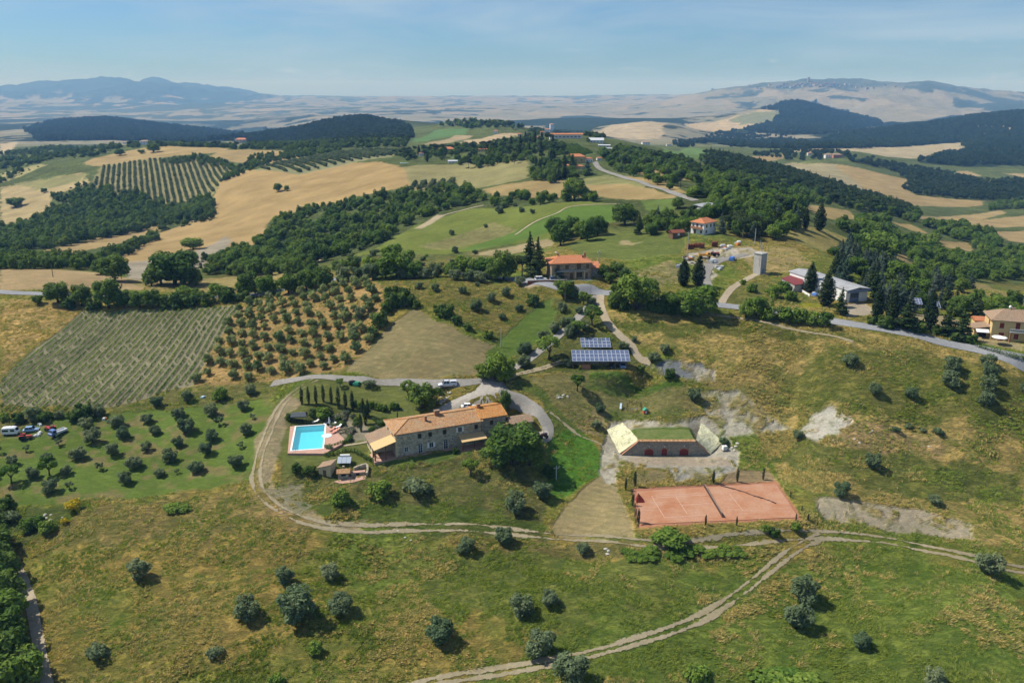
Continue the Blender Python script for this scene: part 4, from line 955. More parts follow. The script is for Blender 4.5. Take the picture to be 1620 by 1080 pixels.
# ------------------------------------------------------------------ farmhouse
def arch_prof(w, h, n=8):
    r = w/2
    return [(-r, 0), (r, 0)] + [(r*math.cos(math.pi*i/n), h-r+r*math.sin(math.pi*i/n)*.8) for i in range(n+1)]
def window(parent, x, z, w, h, y=0.0, style='plain', face=1, axis='x', frame=M_white, glass=M_glass):
    """opening on a wall running along x (outside towards -y) or along y (axis='y', outside towards face*x)"""
    def tr(bm):
        if axis == 'x': bm.v = [(x+a, y+b, z+c) for a, b, c in bm.v]
        else: bm.v = [(y-face*b, x+a*face, z+c) for a, b, c in bm.v]
        return bm
    g = MB(); g.box(-w/2, -.02, 0, w/2, .06, h)
    o = tr(g).build('window', glass, parent)
    f = MB(); t = .07
    for bx in ((-w/2-t, -t, -w/2, h+t), (w/2, -t, w/2+t, h+t), (-w/2, h, w/2, h+t), (-w/2, -t, w/2, 0)):
        f.box(bx[0], -.06, bx[1], bx[2], .05, bx[3])
    if style != 'plain': f.box(-.03, -.05, 0, .03, .04, h)
    if style == 'cross': f.box(-w/2, -.045, h*.5-.025, -.03, .04, h*.5+.025); f.box(.03, -.045, h*.5-.025, w/2, .04, h*.5+.025)
    tr(f).build('frame', frame, o)
    if style == 'shutters':
        for s in (-1, 1):
            q = MB(); q.box(s*(w*.75+.07)-w*.25+.0, -.075, -.03, s*(w*.75+.07)+w*.25, -.03, h+.03); tr(q).build('shutter', frame, o)
    sl = MB(); sl.box(-w/2-.15, -.13, -.15, w/2+.15, .03, -.075); tr(sl).build('sill', M_conc, o)
    return o
def hip_roof(L, W, z, rise, over=.5, hipl=0.0, hipr=0.0, x0=0.0, y0=0.0, th=.18):
    """roof over a L x W plan, ridge along x; hip lengths 0 = gable"""
    a, b, c, d = x0-over, x0+L+over, y0-over, y0+W+over; ym = (c+d)/2
    zt = z+rise; r0 = a+hipl; r1 = b-hipr
    m = MB(); e = z-.02
    top = [(a, c, e), (b, c, e), (b, d, e), (a, d, e), (r0, ym, zt), (r1, ym, zt)]
    n = len(m.v); m.v += top + [(x, y, zz-th) for x, y, zz in top]
    F = [(0, 1, 5, 4), (2, 3, 4, 5), (1, 2, 5), (3, 0, 4)]
    m.f += [tuple(n+i for i in f) for f in F] + [tuple(n+6+i for i in f[::-1]) for f in F]
    for i, j in ((0, 1), (1, 2), (2, 3), (3, 0)): m.f.append((n+i, n+6+i, n+6+j, n+j))
    return m, (r0, r1, ym, zt)
def chimney(parent, x, y, z0, h, w=.6, d=.5, mat=None, capped=True):
    m = MB(); m.box(x-w/2, y-d/2, z0-.8, x+w/2, y+d/2, z0+h); o = m.build('chimney', mat or M_brick, parent)
    if capped:
        c = MB(); c.box(x-w/2-.1, y-d/2-.1, z0+h+.18, x+w/2+.1, y+d/2+.1, z0+h+.28)
        for sx in (-1, 1):
            for sy in (-1, 1): c.box(x+sx*(w/2-.1)-.06, y+sy*(d/2-.1)-.06, z0+h, x+sx*(w/2-.1)+.06, y+sy*(d/2-.1)+.06, z0+h+.18)
        c.build('chimney_cap', M_tile_br, o)
    return o
def build_farmhouse():
    t = thing('farmhouse', 'long two-storey stone farmhouse with an old clay-tiled roof beside the pool', 'house', (FARM_A.x, FARM_A.y, FARM_Z), FARM_ROT)
    H = 6.1; W = 9.4; L1 = 22.3; L2 = 6.7
    w = MB(); w.box(0, 0, -3, L1, W, H); w.build('wall', M_stone, t)
    H2 = 6.5
    w = MB(); w.box(L1, .55, -3, L1+L2, W-.4, H2); w.build('wall', M_stone2, t)
    gx = MB(); gx.quad((L1+L2+.002, .55, H2-.05), (L1+L2+.002, W-.4, H2-.05), (L1+L2+.002, W/2, H2+1.2)); gx.build('gable', M_stone2, t)
    m, (r0, r1, ym, zt) = hip_roof(L1-.1, W, H, 1.5, .45, 5.2, .35)
    rf = m.build('roof', M_tile, t)
    c = MB(); c.tube([(r0, ym, zt+.03), (r1, ym, zt+.03)], .14, 6)
    c.tube([(r0, ym, zt+.03), (-.45, -.45, H+.03)], .13, 6); c.tube([(r0, ym, zt+.03), (-.45, W+.45, H+.03)], .13, 6); c.build('ridge_tiles', M_tile_o, rf)
    chimney(rf, 8.6, 3.0, H+1.0, .95, .55, .5); chimney(rf, 12.0, 4.6, H+1.45, .95, 1.3, .7)
    m2, (q0, q1, ym2, zt2) = hip_roof(L2, W-.95, H2, 1.3, .4, .3, 0, L1+.05, .55)
    rf2 = m2.build('roof', M_tile_o, t)
    c = MB(); c.tube([(q0, ym2, zt2+.03), (q1, ym2, zt2+.03)], .14, 6); c.build('ridge_tiles', M_tile_o, rf2)
    chimney(rf2, L1+.9, 4.7, H2+1.15, .75, .9, .6)
    # gutters and pipe
    g = MB(); g.tube([(-.45, -.53, H-.12), (L1, -.53, H-.12)], .07, 6); g.tube([(L1-.15, -.07, H-.2), (L1-.15, -.07, 0)], .05, 6); g.build('gutter', M_wood, t)
    for x in (6.05, 8.75, 12.5, 20.8): window(t, x, 4.05, .78, 1.1, 0, 'plain', frame=M_wood)
    window(t, 16.5, 3.95, .95, 1.25, 0, 'shutters')
    b = MB(); b.box(2.0, -.03, 4.05, 2.8, .05, 5.1); b.build('walled_up_window', M_plaster, t)
    window(t, 2.6, 1.15, .9, 1.1, 0, 'cross'); window(t, 8.95, 1.15, .95, 1.25, 0, 'shutters'); window(t, 14.4, 2.2, .35, .5, 0, 'plain')
    for x, dm in ((6.15, 'a'), (12.7, 'b')):
        d = MB(); pr = arch_prof(1.05, 2.55); d.extr([(x+p, .1+q) for p, q in pr], -.02, .08); o = d.build('door', M_glass, t)
        f = MB(); f.box(x-.03, -.05, .1, x+.03, .02, 2.6)
        for zz in (.1, .9, 1.5, 2.1): f.box(x-.52, -.045, zz, x-.03, .02, zz+.06); f.box(x+.03, -.045, zz, x+.52, .02, zz+.06)
        for s in (-1, 1): f.box(x+s*.56-.045, -.055, .1, x+s*.56+.045, .02, 2.1)
        f.build('frame', M_white, o)
    for x, z in ((25.2, 4.3), (27.3, 1.2)): window(t, x, z, .8, 1.1, .55, 'plain', frame=M_wood)
    window(t, 3.0, 3.9, .8, 1.1, 0, 'plain', -1, 'y', M_wood); window(t, 7.0, 3.9, .8, 1.1, 0, 'plain', -1, 'y', M_wood)
    ar = MB()                                                                # quoins
    for i in range(12): ar.box(-.03, -.03, i*.5, .45+(i % 2)*.25, .3, i*.5+.42)
    ar.build('quoins', M_plaster, t)
    # lean-to with reed-covered porch on the west gable
    def slope(x): return 3.0 + (x+5.4)*.27
    lw = MB(); lw.extr([(-5.0, -2.5), (0, -2.5), (0, slope(0)-.2), (-5.0, slope(-5.0)-.2)], 4.2, 9.2); lw.build('lean_to_wall', M_plaster, t)
    for y in (5.2, 6.9, 8.3): window(t, y, 1.0, .7, 1.2, -5.0, 'plain', -1, 'y', M_wood)
    lr = MB(); lr.extr([(-5.5, slope(-5.5)), (-5.5, slope(-5.5)-.15), (.02, slope(0)-.15), (.02, slope(0))], 4.0, 9.6); lr.build('lean_to_roof', M_tile_br, t)
    pr = MB(); pr.extr([(-5.5, slope(-5.5)), (-5.5, slope(-5.5)-.12), (.02, slope(0)-.14), (.02, slope(0))], -.6, 3.98); pr.build('porch_roof', M_straw, t)
    for x, y in ((-5.2, -.35), (-2.6, -.35), (-5.2, 2.0)):
        p = MB(); p.box(x-.12, y-.12, -1.0, x+.12, y+.12, slope(x)-.13); p.build('porch_post', M_wood, t)
    pf = MB(); pf.box(-5.6, -.9, -1.5, 0, 4.2, .07); pf.build('porch_floor', M_terracotta, t)
    pw = MB(); pw.box(-5.15, 2.3, .07, -4.95, 4.2, 1.1); pw.build('porch_parapet', M_plaster, t)
    # reed awning on the front
    aw = MB(); aw.extr([(.03, 3.15), (.03, 3.03), (-3.1, 2.35), (-3.1, 2.47)], 16.0, 22.6, 'x'); aw.build('awning', M_straw, t)
    for x in (16.2, 19.3, 22.4):
        p = MB(); p.box(x-.08, -3.0, -1.0, x+.08, -2.84, 2.36); p.build('awning_post', M_wood, t)
    bm = MB(); bm.box(16.0, -3.02, 2.2, 22.6, -2.82, 2.35); bm.build('awning_beam', M_wood, t)
    pv = MB(); pv.box(15.6, -3.4, -1.5, 22.9, 0, .06); pv.box(0.2, -1.3, -1.5, 15.55, 0, .04); pv.build('paved_edge', M_terracotta, t)
    return t
build_farmhouse()
def fl(x, y, z=0):                                            # farmhouse frame to world
    c, s = math.cos(FARM_ROT), math.sin(FARM_ROT)
    return Vector((FARM_A.x+x*c-y*s, FARM_A.y+x*s+y*c, FARM_Z+z))
# outdoor table under the awning, bench by the wall
def table_set():
    t = thing('dining_table', 'dark wooden table under the reed awning of the stone farmhouse', 'table', fl(19.3, -1.6, .06), FARM_ROT)
    m = MB(); m.box(-1.2, -.5, .70, 1.2, .5, .76); m.build('tabletop', M_wood, t)
    for sx in (-1, 1):
        for sy in (-1, 1): m = MB(); m.box(sx*1.08-.05, sy*.4-.05, 0, sx*1.08+.05, sy*.4+.05, .7); m.build('leg', M_wood, t)
    t = thing('garden_bench', 'reddish wooden bench against the farmhouse wall beside the arched door', 'bench', fl(3.9, -.75, .04), FARM_ROT)
    m = MB(); m.box(-.9, -.28, .42, .9, .2, .48); m.build('seat', M_brick, t)
    m = MB(); m.box(-.9, .2, .5, .9, .26, .95); m.build('backrest', M_brick, t)
    for sx in (-.8, .8): m = MB(); m.box(sx-.05, -.25, 0, sx+.05, .24, .42); m.build('leg', M_brick, t)
    for i, (x, y, lab) in enumerate(((4.9, -.55, 'round clay pot with red flowers standing between bench and arched door'), (7.6, -.5, 'clay pot with green plant right of the first arched door'), (14.2, -.5, 'clay pot with pale plant left of the reed awning'))):
        t = thing('flower_pot', lab, 'flower pot', fl(x, y, .04), 0)
        m = MB(); m.lathe([(.18, 0), (.28, .42), (.31, .42), (.31, .5), (.26, .5)], 10); m.build('pot', M_terracotta, t, True)
        m = MB(); rr = random.Random(i)
        for k in range(70):
            a = rr.uniform(0, 6.28); e = rr.uniform(0, 1.4); q = Vector((math.cos(a)*math.cos(e)*.36, math.sin(a)*math.cos(e)*.36, .55+math.sin(e)*.4)); u = Vector((rr.uniform(-1, 1), rr.uniform(-1, 1), rr.uniform(-1, 1))).normalized()*.12; w = u.orthogonal().normalized()*.06
            m.quad(q-u, q+w, q+u, q-w)
        m.build('flowers', (M_red, M_leaf_shrub, M_leaf_olive)[i], t)
def annex():
    t = thing('farm_annex', 'small stone outbuilding with brown tiled roofs at the right end of the farmhouse', 'outbuilding', S_ANNEX + Vector((-4.2, 1.2, 0)), .36)
    m = MB(); m.box(0, 0, -2, 5.6, 4.6, 2.7); m.build('wall', M_stone2, t)
    m = MB(); m.box(-3.6, .9, -2, -.02, 4.4, 2.2); m.build('wall', M_stone2, t)
    r, _ = hip_roof(5.6, 4.6, 2.75, .95, .35, 0, 0); rf = r.build('roof', M_tile_br, t)
    for s in (0, 5.6):
        g = MB(); q = [(s, 0, 2.68), (s, 4.6, 2.68), (s, 2.3, 3.6)]; g.quad(*(q if s else q[::-1])); g.build('gable', M_stone2, t)
    m = MB(); m.extr([(-4.0, 2.25), (-4.0, 2.1), (-.02, 2.75), (-.02, 2.9)], .5, 4.8); m.build('lean_to_roof', M_tile_br, t)
    d = MB(); d.extr([(2.2+p, q) for p, q in arch_prof(1.0, 2.0)], -.03, .06); d.build('door', M_wood, t)
    window(t, 4.3, 1.1, .7, .8, 0, 'plain', frame=M_wood)
annex()
# ------------------------------------------------------------------ pool and garden
def gz(px, py, dz=0.0):
    g = ground(px, py); g.z += dz; return g
def pool():
    zc = 4.6
    def at(px, py, z=zc+.1):
        a, t = ray(px, py); y = (EYE-z)/t; return Vector((a*y, y))
    c = [at(467.8, 677.2), at(512.2, 674.6), at(512.2, 711.3), at(463.1, 715.2)]
    ctr = sum(c, Vector((0, 0)))/4; ux = ((c[1]-c[0])+(c[2]-c[3])).normalized(); rot = math.atan2(ux.y, ux.x)
    w = ((c[1]-c[0]).length+(c[2]-c[3]).length)/4; uy = Vector((-ux.y, ux.x)); h = abs(((c[0]+c[1])/2-(c[2]+c[3])/2).dot(uy))/2
    t = thing('swimming_pool', 'rectangular turquoise swimming pool with a rounded step and a white rim', 'pool', (ctr.x, ctr.y, zc), rot)
    m_t, nt, b = new_mat('pool_liner'); b.inputs['Base Color'].default_value = (.18, .68, .78, 1); b.inputs['Roughness'].default_value = .5
    m_w = bpy.data.materials.new('pool_water'); m_w.use_nodes = True; nt = m_w.node_tree; b = nt.nodes['Principled BSDF']
    b.inputs['Base Color'].default_value = (.20, .72, .80, 1); b.inputs['Roughness'].default_value = .04; tp_ = nt.nodes.new('ShaderNodeBsdfTransparent'); tp_.inputs['Color'].default_value = (.72, .97, 1, 1); mx_ = nt.nodes.new('ShaderNodeMixShader'); mx_.inputs['Fac'].default_value = .72; nt.links.new(b.outputs['BSDF'], mx_.inputs[1]); nt.links.new(tp_.outputs['BSDF'], mx_.inputs[2]); nt.links.new(mx_.outputs['Shader'], nt.nodes['Material Output'].inputs['Surface'])
    bump(nt, b, noise(nt, obj_pos(nt), 1.2, 3, .5), .06, .05)
    # basin walls stand above the graded terrace, the paving is level with their top
    bs = MB(); zf, zr = -.95, .62
    bs.quad((-w, -h, zf), (w, -h, zf), (w, h, zf), (-w, h, zf))
    for p in (((-w, -h), (w, -h)), ((w, -h), (w, h)), ((w, h), (-w, h)), ((-w, h), (-w, -h))):
        bs.quad((*p[0], zf), (*p[0], zr), (*p[1], zr), (*p[1], zf))
    bs.build('basin', m_t, t)
    k = MB(); r = .42
    for x0, y0, x1, y1 in ((-w-r, -h-r, w+r, -h), (-w-r, h, w+r, h+r), (-w-r, -h, -w, h), (w, -h, w+r, h)): k.box(x0, y0, .2, x1, y1, zr+.03)
    k.build('rim', M_white, t)
    st = MB(); st.lathe([(1.3, .2), (1.3, zr+.034), (0.02, zr+.034)], 22, (w+.75, h*.02)); st.build('rounded_step', plain('pool_step_tiles', (.62, .80, .82), .4, .05, 3), t, False)
    wt = MB(); wt.quad((-w, -h, zr-.1), (w, -h, zr-.1), (w, h, zr-.1), (-w, h, zr-.1)); wt.build('water', m_w, t)
    ld = MB()
    for s in (-.25, .25): ld.tube([(-w+.7+s, -h+.25, .3), (-w+.7+s, -h+.25, zr+.7), (-w+.7+s, -h-.35, zr+.75), (-w+.7+s, -h-.35, zr)], .04, 6)
    ld.build('ladder', M_metal, t)
    def dk(px, py): return ((Vector(at(px, py, zc+.6))-ctr).dot(ux), (Vector(at(px, py, zc+.6))-ctr).dot(uy))
    d = MB()
    outer = [dk(455, 716.5), dk(459, 674), dk(515, 670.5), dk(524, 676), dk(536, 685), dk(545, 694), dk(541, 702), dk(522, 712), dk(514.5, 717)]
    x0, x1, y0, y1 = -w-r, w+r, -h-r, h+r
    dz = zr-.02
    d.prism([(outer[0][0], outer[0][1], dz), (outer[8][0], outer[8][1], dz), (x1, y0-.01, dz), (x0, y0-.01, dz)], .9)
    d.prism([(outer[0][0], outer[0][1], dz-.002), (x0-.01, y0, dz-.002), (x0-.01, y1, dz-.002), (outer[1][0], outer[1][1], dz-.002)], .9)
    d.prism([(x0, y1+.01, dz), (x1, y1+.01, dz), (outer[2][0], outer[2][1], dz), (outer[1][0], outer[1][1], dz)], .9)
    d.prism([(x1+.01, y0, dz-.002), (outer[8][0], outer[8][1], dz-.002), (outer[7][0], outer[7][1], dz-.002), (outer[6][0], outer[6][1], dz-.002), (outer[5][0], outer[5][1], dz-.002), (outer[4][0], outer[4][1], dz-.002), (outer[3][0], outer[3][1], dz-.002), (outer[2][0], outer[2][1], dz-.002), (x1+.01, y1, dz-.002)], .9)
    dd = d.build('pool_deck', M_terracotta, None, loc=(ctr.x, ctr.y, zc), rot=(0, 0, rot)); dd['kind'] = 'structure'
    return ctr, ux, uy, zc+.62, w, h
POOL = pool()
def pw(x, y, z=0): return Vector((*(POOL[0]+POOL[1]*x+POOL[2]*y), POOL[3]+z))
def lounger(p, rz, label, mat):
    t = thing('sun_lounger', label, 'sun lounger', p, rz, 'sun loungers by the pool')
    m = MB(); m.box(-.32, -1.0, .30, .32, .35, .40); m.build('seat', mat, t)
    m = MB(); m.loft([[(-.32, .36, .30), (.32, .36, .30), (.32, .36, .40), (-.32, .36, .40)], [(-.32, .98, .72), (.32, .98, .72), (.32, .94, .82), (-.32, .94, .82)]]); m.build('backrest', mat, t)
    for x in (-.28, .28):
        for y in (-.85, .45): m = MB(); m.box(x-.04, y-.04, 0, x+.04, y+.04, .3); m.build('leg', M_white, t)
M_pink = plain('salmon_cushion', (.62, .28, .20), .85, .1, 2)
W, Hh = POOL[4], POOL[5]
for x, y, a, c, lab in [(W+2.3, Hh-1.2, -.6, M_white, 'white sun lounger nearest the closed parasol beside the pool'), (W+3.6, Hh-2.6, -.9, M_white, 'white sun lounger right of the closed parasol'), (W+2.0, Hh-4.2, -.8, M_pink, 'salmon sun lounger nearest the rounded pool step'), (W+3.2, Hh-4.9, -1.0, M_pink, 'salmon sun lounger at the outer edge of the pool deck'), (W+2.7, Hh-5.9, -.8, M_pink, 'salmon sun lounger nearest the clipped hedge')]:
    lounger(pw(x, y, -.02), math.atan2(POOL[1].y, POOL[1].x)+a, lab, c)
for px, py, lab in [(499.5, 668, 'white lounger on the grass right of the dark pavilion'), (518, 670.5, 'white lounger on the grass at the far right pool corner')]:
    lounger(gz(px, py), -.9, lab, M_white)
def parasol():
    t = thing('closed_parasol', 'closed white parasol standing among the loungers beside the pool', 'parasol', pw(W+1.3, Hh-1.6, -.02))
    m = MB(); m.lathe([(.3, 0), (.3, .1), (.05, .14), (.04, 2.6)], 10); m.build('pole', M_metal, t)
    m = MB(); m.lathe([(.1, .9), (.24, 1.1), (.16, 2.0), (.04, 2.75)], 10); m.build('canopy', M_white, t, True)
parasol()
def pavilion():
    g = gz(474, 668); t = thing('garden_pavilion', 'pavilion with a dark grey canvas roof beside the pool', 'pavilion', g, .12)
    m = MB(); m.loft([[(-2.1, -1.5, 2.25), (2.1, -1.5, 2.25), (2.1, 1.5, 2.25), (-2.1, 1.5, 2.25)], [(-1.75, -.25, 2.85), (1.75, -.25, 2.85), (1.75, .25, 2.85), (-1.75, .25, 2.85)]]); m.build('canopy', M_cloth, t)
    m = MB()
    for a in ((-2.08, -1.48, 2.08, -1.44), (-2.08, 1.44, 2.08, 1.48)): m.box(a[0], a[1], 2.05, a[2], a[3], 2.245)
    m.box(-2.08, -1.44, 2.05, -2.04, 1.44, 2.243); m.box(2.04, -1.44, 2.05, 2.08, 1.44, 2.243)
    m.build('valance', M_cloth, t)
    for x in (-2, 2):
        for y in (-1.4, 1.4): m = MB(); m.box(x-.05, y-.05, -.3, x+.05, y+.05, 2.24); m.build('post', M_dark, t)
    t2 = thing('garden_table', 'dark table standing in the shade of the canvas pavilion', 'table', g+Vector((0, 0, 0)), .12)
    m = MB(); m.box(-.9, -.45, .7, .9, .45, .75); m.build('tabletop', M_dark, t2)
    for x in (-.8, .8): m = MB(); m.box(x-.05, -.35, 0, x+.05, .35, .7); m.build('leg', M_dark, t2)
pavilion()
def hedge(name, pts, h, w, label, n=420, mat=None):
    """clipped hedge following photo pixels"""
    c = spline([ground(*q) for q in pts], .7); lobes = []
    for q in c: lobes.append((q.x-c[0].x, q.y-c[0].y, float(height(q.x, q.y))+h*.5, w*.5, w*.5, h*.58))
    z0 = lobes[0][2]-h*.5; lobes = [(a, b, zz-z0, d, e, f) for a, b, zz, d, e, f in lobes]
    me = leaf_cloud('hedge', lobes, n, .16, mat or M_leaf_shrub, len(pts)*7, .5, .6, .75)
    o = bpy.data.objects.new(name, me); COL.objects.link(o); o.location = (c[0].x, c[0].y, z0); tag(o, label, 'hedge'); return o
hedge('hedge', [(516, 709), (528, 707), (541, 703), (555, 697)], 1.0, 1.2, 'clipped hedge along the right end of the pool deck', 900)
hedge('hedge', [(516, 722), (530, 719), (548, 714), (565, 717), (580, 726), (590, 731)], 1.0, 1.2, 'clipped dark hedge curving between solar collectors and farmhouse', 1200)
hedge('hedge', [(1545, 549), (1570, 556), (1600, 565), (1640, 577)], 1.3, 1.3, 'long clipped hedge between the road and the yellow house', 1400)
hedge('hedge', [(1225, 472), (1222, 486), (1250, 491), (1290, 497)], .9, 1.0, 'low dark hedge on the far road verge before the long shed', 900)
# ------------------------------------------------------------------ solar water heater, oven house
PVM, _nt, _b = new_mat('solar_cells'); _p = obj_pos(_nt)
_cell = node(_nt, 'ShaderNodeTexBrick', Scale=1.0); _cell.offset = 0.0; _cell.inputs['Color1'].default_value = (.055, .08, .16, 1); _cell.inputs['Color2'].default_value = (.075, .105, .20, 1); _cell.inputs['Mortar'].default_value = (.30, .34, .41, 1)
_cell.inputs['Brick Width'].default_value = .3; _cell.inputs['Row Height'].default_value = .3; _cell.inputs['Mortar Size'].default_value = .012; _nt.links.new(_p, _cell.inputs['Vector']); _nt.links.new(_cell.outputs['Color'], _b.inputs['Base Color'])
_b.inputs['Roughness'].default_value = .22; _b.inputs['Specular IOR Level'].default_value = .5
M_alu = plain('aluminium_frame', (.62, .64, .67), .4, .05, 2, .5)
def pv_array(t, cols, rows_, pw_, ph, tilt, zlow, M=None):
    """tilted rack of framed panels facing -y, low edge at y=0"""
    ct, st = math.cos(tilt), math.sin(tilt); W_ = cols*pw_
    def pl(u, v, n=0.0): return (u, v*ct-n*st, zlow+v*st+n*ct)
    for i in range(cols):
        for j in range(rows_):
            u0, v0 = -W_/2+i*pw_+.03, j*ph+.03; u1, v1 = u0+pw_-.06, v0+ph-.06
            m = MB(); m.quad((0, 0, 0), (u1-u0, 0, 0), (u1-u0, v1-v0, 0), (0, v1-v0, 0))
            o = m.build('solar_panel', PVM, t, loc=pl(u0, v0, .045), rot=(tilt, 0, 0))
            f = MB(); e = .055; U, V = u1-u0, v1-v0
            for a in ((-.02, -.02, U+.02, e), (-.02, V-e, U+.02, V+.02), (-.02, e, e, V-e), (U-e, e, U+.02, V-e)): f.box(a[0], a[1], -.04, a[2], a[3], .012)
            f.build('frame', M_alu, o)
    return pl
def water_heater():
    g = gz(545, 733, .05); t = thing('solar_water_heater', 'three grey solar collectors with a white tank leaning on the bank by the hedge', 'solar heater', g, .05)
    M_coll = plain('collector_glass', (.36, .41, .48), .25, .05, 1, 0, .6)
    for i in range(3):
        m = MB(); x = -1.62+i*1.1; m.loft([[(x, -.9, .5), (x+1.04, -.9, .5), (x+1.04, -.87, .42), (x, -.87, .42)], [(x, .9, 1.35), (x+1.04, .9, 1.35), (x+1.04, .93, 1.27), (x, .93, 1.27)]]); o = m.build('collector', M_coll, t)
    m = MB(); m.tube([(-1.1, 1.2, 1.55), (1.2, 1.2, 1.55)], .3, 14); m.build('tank', M_white, t, False)
    for x in (-1.4, 1.4): m = MB(); m.tube([(x, 1.0, 1.3), (x, 1.0, -.4)], .05, 5); m.build('leg', M_metal, t); m = MB(); m.tube([(x, -.8, .45), (x, -.8, -.4)], .05, 5); m.build('leg', M_metal, t)
water_heater()
def tiny_house():
    g = gz(514, 758); t = thing('stone_shed', 'tiny upright stone shed with a sloping brown roof below the pool', 'shed', g+Vector((-.2, 1.0, 0)), -.22)
    m = MB(); m.extr([(-1.5, -1.5), (1.5, -1.5), (1.5, 3.3), (-1.5, 2.3)], 0, 3.0); m.build('wall', M_plaster, t)
    m = MB(); m.extr([(-1.85, 2.24), (1.8, 3.42), (1.8, 3.55), (-1.85, 2.38)], -.3, 3.3); m.build('roof', M_tile_br, t)
    m = MB(); m.box(-.4, -.04, 0, .4, .05, 1.9); m.build('door', M_wood, t)
tiny_house()
def oven():
    g = gz(543, 760); t = thing('stone_oven', 'stone bread oven with a small tiled roof on the terrace beside the stone shed', 'oven', g+Vector((0, .6, 0)), .15)
    m = MB(); m.box(-1.3, 0, -1, -.55, 1.9, 1.7); m.box(.55, 0, -1, 1.3, 1.9, 1.7); m.box(-.55, .4, -1, .55, 1.9, 1.7); m.box(-.55, 0, -1, .55, .4, .75); m.box(-.55, 0, 1.4, .55, .4, 1.7); m.build('body', M_stone, t)
    m = MB(); m.box(-.5, .38, .78, .5, .41, 1.38); m.build('oven_mouth', M_dark, t)
    r, _ = hip_roof(2.6, 1.9, 1.72, .6, .3, 0, 0, -1.3, 0); rf = r.build('roof', M_tile, t); m = MB(); m.box(-.25, 1.3, 1.9, .25, 1.7, 2.75); m.build('chimney', M_stone, rf)
    g2 = gz(566, 752); t = thing('barbecue', 'low brick barbecue with a dark hearth against the curved terrace wall', 'barbecue', g2, .2)
    m = MB(); m.box(-1.6, 0, -.5, 1.6, .9, .75); m.build('counter', M_stone, t); m = MB(); m.box(-1.75, -.1, .752, 1.75, 1.0, .86); m.build('countertop', M_terracotta, t); m = MB(); m.box(-.4, -.03, .1, .4, .1, .62); m.build('hearth', M_dark, t)
    c = spline([ground(*q) for q in [(560, 745), (570, 741), (580, 739), (582, 747), (580, 754)]], .5); m = MB()
    for a, b in zip(c[:-1], c[1:]):
        n = Vector((-(b-a).y, (b-a).x)).normalized()*.2; z = float(height(a.x, a.y))
        m.loft([[(a.x+n.x, a.y+n.y, z-.6), (a.x-n.x, a.y-n.y, z-.6), (a.x-n.x, a.y-n.y, z+1.0), (a.x+n.x, a.y+n.y, z+1.0)], [(b.x+n.x, b.y+n.y, z-.6), (b.x-n.x, b.y-n.y, z-.6), (b.x-n.x, b.y-n.y, z+1.0), (b.x+n.x, b.y+n.y, z+1.0)]])
    o = m.build('terrace_wall', M_stone, None); tag(o, 'curved grey stone wall round the barbecue terrace', 'wall')
    pt = patch('paving', "528 762,545 756,566 752,580 752,578 758,560 763,540 765", M_terracotta, .07, .8, .1)
oven()
